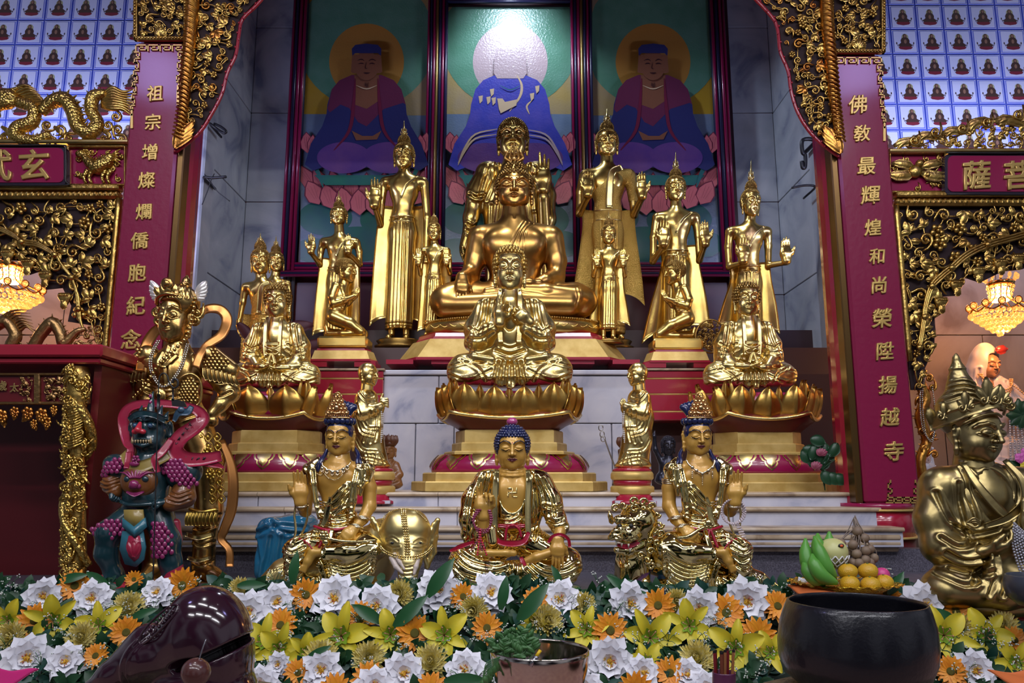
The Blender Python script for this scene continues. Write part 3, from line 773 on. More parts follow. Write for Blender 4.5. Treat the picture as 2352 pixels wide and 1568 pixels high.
# ================================================================= front row, middle: seated mirror-gold figure
def front_center():
    s = St('seated_buddha_statue', 1180, 1348, 3.05, 'blue-haired seated statue in mirror-gold robe with red beads on its raised wrist', 'statue', None)
    body = MB()
    head(body, 1176.5, 1000, 1077, 33.5, 'chin', h=1.0, paint=True, tilt=.10, d=-6)
    f = F(1.7)
    f.c([(1177, 1072, 2, 27), (1177, 1095, 2, 32)], 8); f.e((1177, 1140, 0), (56, 70, 40), 10)
    f.e((1155, 1128, -22), (24, 26, 16), 10); f.e((1198, 1128, -22), (24, 26, 16), 10)
    f.c([(1098, 1263, -66, 6), (1125, 1263, -70, 8), (1165, 1263, -70, 7.5), (1180, 1264, -66, 7)], 4)
    f.c([(1204, 1284, -68, 9), (1230, 1272, -72, 11), (1262, 1262, -66, 10)], 4)
    for yy, rr_ in ((1083, 31), (1091, 36)): f.c([(1177+rr_*sin(a), yy-6+8*cos(a), 2-rr_*cos(a), 2.4) for a in np.linspace(-1.5, 1.5, 9)], 3)
    v, q = f.mesh(); body.add(v, q)
    hand(body, (1113, 1178, -52), 74, (-.04, .05, 1), (.15, -1, .05), 1, pose=(1.0, 1.05, .15, .05), h=1.4)
    f = F(1.6); f.c([(1113, 1182, -50, 13), (1112, 1210, -44, 15)], 3); f.c([(1283, 1216, -56, 13), (1277, 1243, -66, 13)], 3); v, q = f.mesh(); body.add(v, q)
    hand(body, (1277, 1238, -68), 62, (-.02, -.30, -1), (.05, .9, -.3), 1, pose=(.12, .14, .12, .1), h=1.3)
    dk = mat('painted_line', (.02, .014, .02), .3)
    s.part('body', body, [M['skin'], dk, mat('lip_paint', (.13, .015, .03), .3), mat('red_mark', (.35, .04, .02), .4)])
    hr = MB(); hairdo(hr, 1176.5, 1000, 1077, 33.5, 'snail', tilt=.10, d=-6, h=2.0, top=.82)
    s.part('hair', hr, M['navy'])
    s.part('topknot_jewel', MB().ball((1176, 4, -968), (13, 13, 10), 16), mat('pink_lacquer', (.36, .05, .18), .15, coat=.6))
    # robe
    r = F(1.9)
    r.e((1178, 1165, 4), (70, 82, 46), 6)
    r.e((1130, 1100, 4), (34, 24, 30), 12); r.e((1226, 1100, 4), (34, 24, 30), 12)
    r.c([(1112, 1108, 2, 26), (1091, 1150, -2, 30), (1084, 1190, -14, 28), (1100, 1226, -30, 20)], 10)
    r.c([(1245, 1110, 2, 26), (1262, 1150, -4, 28), (1276, 1190, -20, 22), (1284, 1208, -40, 21)], 10)
    r.c([(1078, 1180, 0, 18), (1076, 1225, -10, 16), (1082, 1250, -20, 10)], 8)
    r.c([(1128, 1215, -45, 16), (1132, 1240, -52, 14)], 6)
    r.c([(1140, 1250, 0, 42), (1066, 1288, -22, 32), (1062, 1300, -26, 30)], 12); r.c([(1220, 1250, 0, 42), (1300, 1288, -22, 32), (1304, 1298, -26, 30)], 12)
    r.c([(1070, 1300, -38, 28), (1140, 1306, -58, 26), (1185, 1308, -62, 26), (1235, 1306, -58, 26), (1298, 1300, -38, 28)], 12)
    r.e((1182, 1326, -20), (140, 20, 74), 10)
    r.e((1176, 1112, -46), (33, 64, 34), 3, op=-1)
    r.e((1113, 1190, -70), (17, 26, 26), 5, op=-1)
    v, q = r.mesh()
    L = [[(1036, 1285), (1070, 1312), (1130, 1322), (1172, 1322)], [(1045, 1268), (1080, 1296), (1130, 1305), (1176, 1294)], [(1060, 1262), (1090, 1280), (1140, 1288), (1176, 1278)], [(1040, 1300), (1080, 1330), (1140, 1338), (1185, 1332)],
         [(1176, 1270), (1172, 1300), (1150, 1335)], [(1183, 1272), (1182, 1305), (1170, 1338)], [(1190, 1275), (1194, 1310), (1190, 1338)],
         [(1215, 1290), (1245, 1312), (1290, 1318), (1330, 1300)], [(1208, 1298), (1240, 1326), (1290, 1334), (1325, 1320)], [(1225, 1284), (1255, 1298), (1290, 1302), (1322, 1286)],
         [(1232, 1095), (1246, 1130), (1252, 1180), (1246, 1230)], [(1222, 1090), (1230, 1140), (1234, 1190), (1226, 1235)], [(1246, 1100), (1266, 1140), (1272, 1180)], [(1250, 1160), (1270, 1165), (1286, 1162)], [(1255, 1190), (1272, 1196), (1290, 1190)], [(1256, 1204), (1276, 1212), (1296, 1204)],
         [(1216, 1085), (1216, 1140), (1216, 1200)], [(1110, 1090), (1096, 1130), (1088, 1180)], [(1122, 1088), (1112, 1130), (1100, 1160)], [(1084, 1120), (1074, 1170), (1070, 1230)], [(1098, 1200), (1090, 1230), (1096, 1248)]]
    v = folds(v, q, L, 4.2, 3.4)
    s.part('robe', (v, q), M['goldm'])
    # lapels, inner robe and sash
    lp = MB()
    ribbon(lp, [(1142, 1080, -30), (1140, 1110, -40), (1139, 1150, -46), (1138, 1200, -48), (1136, 1240, -52)], [5, 7, 7, 7, 6], 3, 0)
    ribbon(lp, [(1212, 1080, -30), (1214, 1110, -40), (1212, 1150, -46), (1212, 1200, -50), (1214, 1235, -52)], [5, 7, 7, 7, 6], 3, 0)
    s.part('lapel', lp, M['goldm'])
    i = F(1.8); i.e((1177, 1196, 0), (44, 34, 50), 4); i.e((1177, 1150, -52), (30, 34, 30), 3, op=-1); v, q = i.mesh()
    v = folds(v, q, [[(1142, 1182), (1170, 1186), (1205, 1160)], [(1150, 1194), (1180, 1194), (1208, 1172)], [(1160, 1180), (1190, 1172), (1206, 1150)]], 3.2, 2.4)
    s.part('inner_robe', (v, q), M['goldm'])
    sa = MB()
    for dy in (0, 4): tb(sa, [(1141, 1202+dy, -46), (1177, 1204+dy, -53), (1212, 1202+dy, -46)], 2.3)
    tb(sa, [(1172, 1203, -54), (1164, 1212, -54), (1161, 1236, -53)], 3); tb(sa, [(1182, 1203, -54), (1192, 1212, -54), (1197, 1230, -53)], 3)
    sa.ball((1177, -55, -1203), (7, 4, 4))
    ribbon(sa, [(1136, 1228, -48), (1150, 1240, -54), (1178, 1243, -56), (1202, 1238, -55), (1214, 1218, -50)], [5, 6, 7, 6, 4], 4)
    s.part('red_sash', sa, M['redbright']); sa = MB()
    ribbon(sa, [(1196, 1272, -74), (1202, 1290, -80), (1203, 1315, -82)], [4, 6, 4], 2)
    s.part('leg_band', sa, M['redbright']); sa = MB()
    ribbon(sa, [(1036, 1262, -30), (1062, 1250, -40), (1092, 1240, -44)], [3, 5, 4], 2); s.part('sleeve_lining', sa, M['redbright']); sa = MB(); ribbon(sa, [(1256, 1240, -66), (1266, 1226, -70), (1284, 1222, -72), (1300, 1232, -66), (1304, 1250, -62)], 3.4, 3)
    s.part('sleeve_lining', sa, M['redbright'])
    em = MB()                                          # emblem on the chest
    for a, b, c_, d_ in ((-11, -1.6, 11, 1.6), (-1.6, -11, 1.6, 11), (-11, -11, -8, 0), (8, 0, 11, 11), (0, -11, 11, -8), (-11, 8, 0, 11)):
        em.b2(1177+a, 1177+c_, -42, -35.5, -1130+b, -1130+d_, 0, 1)
    s.part('chest_emblem', em.xf(lambda v: np.stack([v[:, 0], v[:, 1], -1130+(v[:, 2]+1130)], 1)), M['goldm'])
    bd = MB()
    for k in range(3): beads(bd, [(1098+k*4, 1168, -66), (1088+k*2, 1190, -68), (1100, 1208+k*4, -68), (1122, 1210+k*3, -68), (1132-k*2, 1190, -66), (1128-k*2, 1170, -64)], 2.5, 0)
    for k, x in enumerate((1095, 1104, 1110, 1116)): beads(bd, [(1103+k, 1212, -70), (1102+k*2, 1232, -72), (x-8+k*4, 1256+k % 2*10, -78)], 2.4, k % 2)
    s.part('bead_bracelet', bd, [mat('garnet_bead', (.22, .03, .08), .15, coat=.6), mat('ruby_bead', (.55, .01, .06), .15, coat=.6)])
    ls = MB(); ls.lathe([(150, -1362), (150, -1352), (152, -1348), (146, -1343), (120, -1340)], (1182, -8, 0), 40, 0, 1, .55)
    s.part('green_cushion', ls, mat('green_lacquer', (.015, .16, .05), .2, coat=.5))
    b2 = MB(); b2.lathe([(140, -1376), (142, -1362), (130, -1362)], (1182, -8, 0), 40, 0, 1, .55)
    for x, sg in ((1042, -1), (1325, 1)): tb(b2, [(x, 1350, -20), (x+sg*8, 1356, -24), (x+sg*5, 1366, -22), (x-sg*4, 1372, -20)], [3, 5, 4, 5])
    s.part('statue_base', b2, M['goldm'])
front_center()
# ================================================================= front row, both sides: crowned figures riding an elephant and a lion
def crowned(sg, cx, kx, label):
    s = St('crowned_statue', cx, 1352, 3.08, label, 'statue', None)
    X_ = lambda x: cx+sg*(x-781)*kx
    def q3(pts): return [(X_(p[0]),)+tuple(p[1:]) for p in pts]
    lin = lambda LL: [[(X_(a), b) for a, b in l] for l in LL]
    body = MB()
    hx = X_(781)
    head(body, hx, 976, 1044, 29, 'chin', h=1.0, paint=True, tilt=.12, yaw=-sg*.10, d=-4)
    f = F(1.7)
    f.c([(hx, 1040, 2, 22), (X_(779), 1062, 2, 28)], 8)
    f.e((X_(777), 1105, 0), (50, 52, 36), 10); f.e((X_(758), 1096, -20), (22, 22, 15), 9); f.e((X_(800), 1096, -20), (22, 22, 15), 9)
    f.e((X_(778), 1158, 0), (38, 48, 30), 14)
    for x in (737, 825): f.e((X_(x), 1074, 2), (20, 16, 18), 12)
    f.c(q3([(838, 1076, 2, 17), (848, 1120, 2, 16.5), (850, 1162, -6, 15), (838, 1190, -22, 12.5), (818, 1216, -40, 9.5)]), 5)
    f.c(q3([(722, 1078, 2, 16), (708, 1125, 4, 15), (704, 1172, -10, 14), (702, 1160, -30, 12.5), (701, 1146, -38, 10)]), 5)
    f.c(q3([(752, 1262, -58, 11), (735, 1262, -62, 11), (724, 1282, -66, 9.5), (716, 1300, -68, 7)]), 4)
    for i in range(4): f.c(q3([(722-i*3.2, 1292, -72, 3.4), (719-i*3.4, 1305-i*1.5, -73, 2.6)]), 1.5)
    v, q = f.mesh(); body.add(v, q)
    hand(body, (X_(701), 1148, -40), 68, (-.03*sg, .02, 1), (.1*sg, -1, .05), -sg, curl=.10, h=1.2)
    hand(body, (X_(820), 1212, -42), 56, (-.62*sg, -.42, -.62), (-.3*sg, .6, -.6), sg, curl=.42, h=1.2)
    dk = MATS['painted_line']
    s.part('body', body, [M['skin'], dk, MATS['lip_paint'], MATS['red_mark']])
    hr = MB(); hairdo(hr, hx, 976, 1044, 29, 'plain', tilt=.12, yaw=-sg*.1, d=-4, h=1.8)
    for k in range(9):
        a = (k-4)*.36
        hr.ball((hx+31*sin(a), 4-33*cos(a), -968), (7.5, 7, 8.5), 10)
    for x in (752, 812):
        for j in range(3): tb(hr, q3([(x, 1025, 6), (x+(-8 if x < 781 else 8)+j*2, 1045, 6-j*6), (x+(-22+j*6 if x < 781 else 24-j*6), 1062, -6-j*7), (x+(-30+j*7 if x < 781 else 34-j*7), 1084, -10-j*7)]), [3, 5, 4.5, 2])
    for k in range(7):                                   # upright loops of hair behind the crown
        a = (k-3)*.34; c = (hx+sg*4+sin(a)*19, 14-abs(k-3), -944+cos(a)*4)
        tb(hr, [(hx+sin(a)*13, 962, 8), (hx+sg*3+sin(a)*24, 940, 12), (hx+sg*6+sin(a)*29, 926+abs(k-3)*2.4, 14), (hx+sg*6+sin(a)*24, 920+abs(k-3)*3, 18)], [6, 7.5, 7.5, 5])
    s.part('hair', hr, M['navy'])
    cw = MB()
    base = [(a, 961-0*abs(a), -33+a*a*.012) for a in np.linspace(-27, 27, 9)]
    tb(cw, [(hx+a, y, d) for a, y, d in base], 2.4); beads(cw, [(hx+a, y-4, d-1) for a, y, d in base], 2.2)
    rr = random.Random(4)
    for row in range(5):
        n = 6-row
        for i in range(n):
            x = hx+(i-(n-1)/2)*8.4; y = 951-row*9
            cw.lathe([(4.6, 0), (4.9, 1.2), (3.4, 2.2), (2.2, 2.0), (2.0, 3.4), (.3, 4)], (0, 0, 0), 10) if False else cw.ball((x, -31+row*1.5, -y), (4.2, 2.4, 4.6), 8)
            cw.ball((x, -34+row*1.5, -y), (1.8, 1.6, 2), 6)
            for t in (0, 1): tb(cw, [(x+(t*2-1)*1, y+4, -31+row*1.5), (x+(t*2-1)*5, y+2, -32+row*1.5), (x+(t*2-1)*5, y-4, -32+row*1.5), (x+(t*2-1)*2, y-5, -33+row*1.5)], [1.3, 1.3, 1.1, .9], 0, 5)
    cw.ball((hx, -26, -911), (3, 3, 5), 8); tb(cw, [(hx-5, 914, -26), (hx-6, 907, -26), (hx, 904, -26), (hx+6, 907, -26), (hx+5, 914, -26)], 1.4)
    cw.ball((hx, -38, -940), (6, 4, 8), 10); cw.ball((hx, -40, -931), 4, 8); tb(cw, [(hx-10, 949, -36), (hx, 952, -39), (hx+10, 949, -36)], 2)
    s.part('crown', cw, mat('rose_gold', (.80, .48, .20), .18, 1))
    # shoulder drapes, skirt
    r = F(1.7)
    for x0, x1 in ((730, 712), (828, 846)):
        r.c(q3([(x0, 1062, 0, 13), (x1, 1078, -4, 15), (x1+(4 if x0 < 781 else -2), 1104, -6, 11)]), 6)
    r.c(q3([(722, 1072, -22, 9), (728, 1110, -32, 7), (734, 1150, -34, 6), (742, 1185, -36, 5)]), 4, .7)
    r.c(q3([(828, 1072, -22, 9), (822, 1110, -34, 9), (818, 1150, -36, 8), (812, 1185, -36, 6)]), 4, .7)
    r.c(q3([(838, 1080, -26, 7), (838, 1110, -30, 6), (834, 1135, -30, 4)]), 4)
    r.c(q3([(806, 1110, -34, 8), (792, 1132, -36, 11), (770, 1158, -35, 12), (752, 1176, -32, 10)]), 6, .6)
    r.c(q3([(800, 1130, -34, 9), (790, 1160, -36, 14), (772, 1180, -34, 12)]), 8, .55)
    r.e((X_(779), 1188, 0), (43, 32, 36), 8); r.e((X_(780), 1222, -4), (58, 30, 46), 12)
    r.c(q3([(800, 1240, -10, 30), (850, 1250, -34, 30), (870, 1254, -38, 25)]), 10)          # folded leg
    r.c(q3([(866, 1258, -40, 26), (810, 1262, -56, 24), (768, 1262, -58, 18)]), 10)
    r.c(q3([(752, 1238, -10, 32), (700, 1256, -44, 27), (690, 1260, -46, 26)]), 10)           # pendant leg
    r.c(q3([(692, 1262, -46, 26), (690, 1300, -46, 23), (696, 1345, -42, 24)]), 8)
    r.c(q3([(850, 1268, -40, 22), (840, 1300, -40, 20), (800, 1330, -44, 20), (770, 1318, -46, 18), (752, 1290, -50, 14)]), 14, .8)
    r.e((X_(810), 1302, -36), (58, 42, 24), 14); r.e((X_(730), 1340, -40), (36, 24, 26), 10); r.e((X_(830), 1340, -10), (54, 20, 40), 10)
    r.e((X_(776), 1110, -52), (34, 48, 26), 2, op=-1) if False else None
    v, q = r.mesh()
    U = []
    for k in range(8): U.append([(752+k*1.5, 1262+k*5), (766+k*2, 1282+k*7.5), (806+k*3, 1290+k*8.2), (846+k*2.2, 1276+k*8), (872-k*1.0, 1258+k*7)])
    L = lin(U+[[(668, 1250), (690, 1262), (716, 1250)], [(664, 1266), (690, 1282), (712, 1272)], [(664, 1290), (684, 1302), (704, 1292)], [(670, 1312), (690, 1326), (716, 1310)], [(682, 1330), (710, 1338), (740, 1322)],
        [(740, 1275), (744, 1305), (736, 1340)], [(750, 1290), (760, 1320), (756, 1345)], [(730, 1232), (756, 1236), (780, 1230)], [(700, 1236), (730, 1218), (752, 1212)], [(690, 1242), (720, 1226), (745, 1224)], [(746, 1180), (779, 1188), (814, 1182)], [(742, 1194), (779, 1204), (820, 1196)], [(738, 1206), (779, 1216), (826, 1208)],
        [(800, 1116), (780, 1138), (758, 1156)], [(806, 1124), (786, 1150), (760, 1168)], [(806, 1136), (792, 1160), (770, 1174)], [(800, 1160), (786, 1170), (768, 1182)], [(708, 1074), (716, 1090), (716, 1110)], [(846, 1070), (850, 1085), (846, 1100)], [(838, 1070), (840, 1090), (836, 1112)], [(726, 1080), (732, 1120), (738, 1160)], [(826, 1080), (820, 1120), (816, 1160)]])
    v = folds(v, q, L, 3.4, 3.0)
    s.part('robe', (v, q), M['goldm'])
    be = MB()
    for k in range(4): tb(be, q3([(739, 1150+k*6, -24), (750, 1152+k*6, -33), (766, 1154+k*6, -36)]), 2.6)
    ribbon(be, q3([(768, 1140, -40), (764, 1165, -42), (758, 1190, -44), (750, 1206, -46)]), [3, 6, 6, 4], 2)
    ribbon(be, q3([(776, 1212, -54), (772, 1232, -62), (766, 1255, -70)]), [4, 5, 5], 2)
    s.part('waist_cloth', be, M['goldm'])
    sa = MB()
    tb(sa, q3([(730, 1206, -36), (760, 1213, -50), (790, 1212, -50), (824, 1204, -38)]), 3.2); tb(sa, q3([(762, 1212, -52), (756, 1232, -58), (748, 1252, -64)]), 3.2); tb(sa, q3([(764, 1212, -52), (768, 1226, -58), (764, 1246, -66)]), 2.6)
    s.part('red_sash', sa, M['redbright']); sa = MB()
    tb(sa, q3([(676, 1240, -40), (700, 1232, -58), (722, 1240, -66), (736, 1256, -70)]), 1.8)
    s.part('red_piping', sa, M['redbright'])
    je = MB()
    if sg > 0:
        tb(je, q3([(747, 1062, -30), (752, 1072, -36), (778, 1082, -40), (806, 1070, -36), (812, 1060, -30)]), 1.7)
        for a in ((749, 1076), (760, 1080), (772, 1084), (784, 1084), (797, 1078), (806, 1072)): je.ball((X_(a[0]), -40, -a[1]), (4.5, 3, 4.5), 8); tb(je, q3([(a[0]-4, a[1]+3, -40), (a[0], a[1]+7, -41), (a[0]+4, a[1]+3, -40)]), 1.1)
        beads(je, q3([(752, 1084, -38), (762, 1096, -40), (778, 1102, -41), (792, 1094, -40), (802, 1080, -38)]), 1.5); beads(je, q3([(736, 1088, -30), (746, 1091, -34), (752, 1080, -38)]), 1.5)
    else:
        tb(je, q3([(746, 1056, -30), (752, 1070, -36), (778, 1086, -40), (806, 1070, -36), (814, 1056, -30)]), 2)
        for a in ((754, 1074), (764, 1081), (778, 1088), (792, 1081), (802, 1074)): je.ball((X_(a[0]), -41, -a[1]), (4.6, 3, 4.6), 8)
        for a, n in ((754, 4), (778, 6), (802, 4)):
            for j in range(n): je.ball((X_(a), -40, -(1084+(8 if a == 778 else 0)+j*4.2)), 2.2-.1*j, 7)
    SG = mat('silver_gilt', (.86, .74, .50), .16, 1); s.part('necklace', je, SG)
    for yy, rr_ in ((1104, 17.5),):
        if sg < 0:
            for xx in (712, 846):
                cl = MB()
                for dy in (-4, 0, 4): tb(cl, [(X_(xx)+rr_*sin(a), yy+dy+2*cos(a), 2-rr_*cos(a)) for a in np.linspace(-1.8, 1.8, 11)], 1.6)
                s.part('armlet', cl, SG)
    for (bx, by, bd, rb) in ((838, 1190, -24, 14.5), (826, 1208, -36, 12)):
        je = MB()
        for dy in (-4, 0, 4): tb(je, [(X_(bx)+rb*sin(a)+dy*.6*sg, by+dy*.7-4*cos(a), bd-rb*cos(a)) for a in np.linspace(-1.9, 1.9, 11)], 2.0)
        s.part('bracelet', je, SG)
    je = MB()
    for dy in (-2, 2): tb(je, [(X_(702)+14*sin(a), 1158+dy+3*cos(a), -34-14*cos(a)) for a in np.linspace(-2.2, 2.2, 13)], 2.4)
    s.part('bracelet', je, SG)
    rb = MB(); tb(rb, q3([(690, 1156, -36), (686, 1180, -36), (690, 1215, -40), (686, 1240, -44), (692, 1262, -50)]), 2.6); s.part('wrist_ribbon', rb, M['goldm']); rb = MB(); tb(rb, q3([(716, 1156, -36), (714, 1190, -34), (704, 1220, -38), (692, 1236, -44)]), 2.6)
    s.part('wrist_ribbon', rb, M['goldm'])
    if sg > 0:
        ru = MB(); tb(ru, [(764, 1226, -76), (780, 1232, -80), (806, 1236, -80), (840, 1237, -76), (878, 1234, -66)], [4, 4, 3, 2.4, 1.6])
        for a in range(6): ru.ball((763+7*cos(a*1.05), -78, -(1224+7*sin(a*1.05))), 5.5, 8)
        ru.ball((763, -82, -1224), 6, 10); ru.ball((766, -78, -1238), (8, 5, 6), 8)
    else:
        ru = MB(); tb(ru, q3([(846, 1230, -66), (820, 1226, -78), (798, 1212, -80), (782, 1205, -80)]), [4, 5, 4, 3]); ru.ball((X_(774), -82, -1196), (9, 6, 8), 10)
        for a in range(6): ru.ball((X_(774)+8*cos(a*1.05), -80, -(1200+6*sin(a*1.05))), 5, 8)
    s.part('ceremonial_sceptre', ru, M['goldm'])
    if sg < 0:
        bd = MB()
        for k in range(3): beads(bd, [(1672+(23+k*2)*sin(a), 1173-(26+k)*cos(a), -40-k*3) for a in np.linspace(0, 2*pi, 15)], 2.6)
        for k in range(4): beads(bd, [(1676+k*2, 1198, -44), (1686+k*3, 1220, -44), (1692+k*3, 1240, -42), (1700+k*2, 1262, -38)], 2.5)
        s.part('crystal_beads', bd, mat('crystal_bead', (.72, .62, .68), .08, .0, coat=.6, trans=.3))
    b = MB(); b.lathe([(78, -1374), (80, -1340), (70, -1318)], (X_(800), 0, 0), 30, 0, 1, .6)
    s.part('statue_base', b, mat('blue_lacquer', (.01, .08, .22), .25, coat=.4))
crowned(1, 781, 1.0, 'crowned statue with ruyi sceptre, seated sideways beside the golden elephant head')
crowned(-1, 1601, .95, 'crowned statue with crystal prayer beads on raised wrist, seated beside the golden lion head')
EG = mat('satin_pale_gold', (.82, .66, .28), .36, 1)
def elephant():
    s = St('elephant_statue', 935, 1352, 3.06, 'golden elephant with jewelled straps on its forehead, beside the sceptre-holding crowned statue', 'statue')
    f = F(2)
    f.e((938, 1214, -40), (56, 46, 48), 8); f.e((920, 1192, -44), (26, 24, 30), 10); f.e((956, 1194, -44), (26, 24, 30), 10)
    f.e((942, 1250, -52), (46, 34, 36), 14)
    f.c([(948, 1256, -66, 34), (950, 1285, -84, 25), (949, 1312, -88, 19), (946, 1345, -86, 16), (946, 1372, -80, 15)], 10)
    for x in (918, 968): f.c([(x+2, 1262, -74, 13), (x, 1280, -80, 11)], 6)
    for x, d in ((914, -76), (972, -76)): f.e((x, 1240, d), (11, 5, 6), 3)
    f.c([(880, 1240, 10, 50), (830, 1290, 40, 70), (720, 1305, 40, 62), (660, 1320, 20, 40)], 20)
    f.c([(650, 1318, 0, 34), (612, 1350, -10, 26)], 14)
    v, q = f.mesh()
    L = [[(930+0, 1288+i*9), (948, 1291+i*9), (966, 1288+i*9)] for i in range(9)]+[[(900, 1232), (914, 1228), (928, 1236)], [(900, 1246), (914, 1250), (930, 1248)], [(962, 1238), (974, 1232), (984, 1238)], [(962, 1250), (974, 1252), (986, 1248)]]
    v = folds(v, q, L, 2.4, 1.8)
    v = folds(v, q, [[(606+i*8, 1372), (612+i*8, 1340-i*3), (630+i*7, 1310-i*2)] for i in range(7)], 2.6, 2.4)
    s.part('body', (v, q), EG)
    for pts in ([(878, 1220, -34), (868, 1200, -30), (860, 1190, -26), (858, 1204, -18), (868, 1232, -20), (880, 1244, -30)], [(992, 1216, -34), (1000, 1202, -30), (1008, 1193, -30), (1004, 1230, -24), (1000, 1266, -22), (984, 1298, -28), (978, 1270, -40)]):
        e = F(1.6); c = np.mean(np.array(pts), 0)
        for i in range(len(pts)): a, b = pts[i], pts[(i+1) % len(pts)]; e.c([(*a, 4.5), (*b, 4.5)], 5); e.c([(*a, 4), (*c, 3.4)], 5)
        s.part('ear', e.mesh(), EG)
    for pts in ([(914, 1272, -90, 7), (926, 1290, -104, 6.5), (940, 1302, -112, 3)], [(920, 1264, -92, 4.5), (934, 1280, -106, 4.5), (944, 1294, -112, 2.5)], [(970, 1274, -92, 6.5), (968, 1290, -106, 5.5), (965, 1304, -112, 3)]):
        s.part('tusk', F(1.2).c(pts, 2).mesh(), mat('ivory', (.50, .42, .38), .3))
    st = MB()
    for k in (-4.5, 0, 4.5): beads(st, [(935+k, 1167, -56), (938+k, 1178, -80), (942+k, 1198, -93), (946+k, 1222, -97), (949+k, 1246, -101), (950+k, 1262, -106)], 2.6)
    for k in (0, 5): beads(st, [(884, 1248+k, -62), (898, 1257+k, -84), (920, 1264+k, -99), (948, 1268+k, -108), (974, 1266+k, -98), (990, 1258+k, -74), (998, 1248+k, -56)], 2.6)
    beads(st, [(882, 1205, -60), (894, 1182, -68), (914, 1169, -66), (940, 1166, -60), (964, 1171, -66), (986, 1192, -64)], 1.8)
    s.part('jewelled_strap', st, M['goldm'])
    for x in (914, 973): s.part('eye', MB().ball((x, -82, -1240), (5, 3, 3), 8), M['black'])
elephant()
def lion():
    s = St('lion_statue', 1460, 1352, 3.06, 'mirror-gold guardian lion with curly mane, beside the crowned statue with crystal beads', 'statue')
    f = F(1.8)
    f.e((1462, 1195, -26), (44, 42, 46), 8); f.e((1430, 1222, -56), (32, 24, 30), 12); f.c([(1412, 1216, -78, 13), (1400, 1222, -84, 10)], 8)
    f.e((1420, 1190, -62), (20, 12, 16), 8); f.e((1448, 1190, -60), (16, 10, 14), 8)
    f.e((1404, 1213, -86), (9, 7, 9), 3)
    for x, d in ((1394, -84), (1410, -90)): f.e((x, 1228, d), (9, 7, 9), 4)
    f.e((1432, 1246, -64), (30, 9, 24), 6, op=-1)
    f.c([(1408, 1257, -70, 8), (1436, 1260, -60, 11), (1462, 1250, -44, 12)], 8)
    f.c([(1460, 1240, -20, 36), (1452, 1290, -16, 38), (1448, 1350, -10, 44)], 14)
    f.c([(1436, 1300, -40, 20), (1432, 1360, -46, 16)], 8)
    f.c([(1500, 1270, 30, 50), (1620, 1310, 50, 50), (1700, 1330, 30, 34)], 16)
    f.c([(1700, 1310, 0, 20), (1740, 1330, -6, 18), (1775, 1352, -10, 14)], 10)
    for x, y in ((1396, 1182), (1478, 1172)): f.c([(x+4, y+12, -40, 7), (x, y, -44, 5), (x-3, y-10, -46, 1.5)], 4)
    v, q = f.mesh()
    v = folds(v, q, [[(1404, 1198), (1424, 1202), (1446, 1196)], [(1402, 1226), (1420, 1236), (1448, 1228)], [(1430, 1270), (1432, 1310), (1424, 1345)], [(1460, 1280), (1466, 1320), (1460, 1350)]]+[[(1712+i*10, 1312+i*6), (1724+i*10, 1330+i*6), (1728+i*11, 1352)] for i in range(6)], 3, 2.6)
    s.part('body', (v, q), M['goldm'])
    mn = MB(); rr = random.Random(5)
    spots = [(1425, 1158), (1446, 1150), (1468, 1152), (1488, 1162), (1502, 1180), (1508, 1202), (1510, 1224), (1500, 1244), (1486, 1262), (1470, 1166), (1490, 1190), (1494, 1214), (1484, 1238), (1448, 1166), (1472, 1186), (1408, 1166), (1478, 1280), (1488, 1296), (1476, 1220), (1462, 1270)]
    for x, y in spots:
        r = rr.uniform(8, 11); sgn = rr.choice((-1, 1)); d0 = -58+abs(x-1455)*.45
        tb(mn, [(x+r*(1-t/9)*cos(sgn*t*.85), y+r*(1-t/9)*sin(sgn*t*.85), d0-t*.9) for t in range(9)], [3.6, 3.8, 3.6, 3.4, 3.2, 3, 3, 3.4, 4])
    for i in range(7): tb(mn, [(1412+i*8, 1262, -66+i*4), (1410+i*8, 1274, -66+i*4), (1416+i*8, 1284+i % 2*5, -62+i*4)], [4, 3.4, 1])
    for i in range(10): mn.ball((1404+i*6, -72+i*1.4, -(1187-3*sin(i*.7))), 3, 7)
    s.part('mane', mn, M['goldm'])
    mo = MB()
    ribbon(mo, [(1406, 1244, -80), (1430, 1248, -72), (1462, 1240, -56)], [3, 6, 3], 2); s.part('mouth_lining', mo, M['redbright'])
    te = MB()
    for x, y, d in ((1404, 1236, -88), (1416, 1240, -86), (1432, 1242, -80), (1408, 1252, -84), (1436, 1253, -74)): te.lathe([(2.6, 0), (2, -4), (.3, -9)], (x, d, -y), 6)
    s.part('teeth', te, mat('tooth_white', (.6, .55, .45), .3))
    for x, d in ((1438, -76), (1412, -82)): s.part('eye', MB().ball((x, d, -1203), 5.5, 10), M['black'])
    co = MB(); ribbon(co, [(1412, 1342, -54), (1440, 1336, -66), (1470, 1316, -50), (1492, 1298, -20)], 5, 3); s.part('collar', co, mat('purple_band', (.05, .015, .05), .3, coat=.3))
    bl = MB(); bl.ball((1472, -58, -1330), (9, 9, 11), 12); bl.ball((1472, -58, -1342), (4, 4, 3), 8); s.part('collar_bell', bl, M['goldm'])
lion()
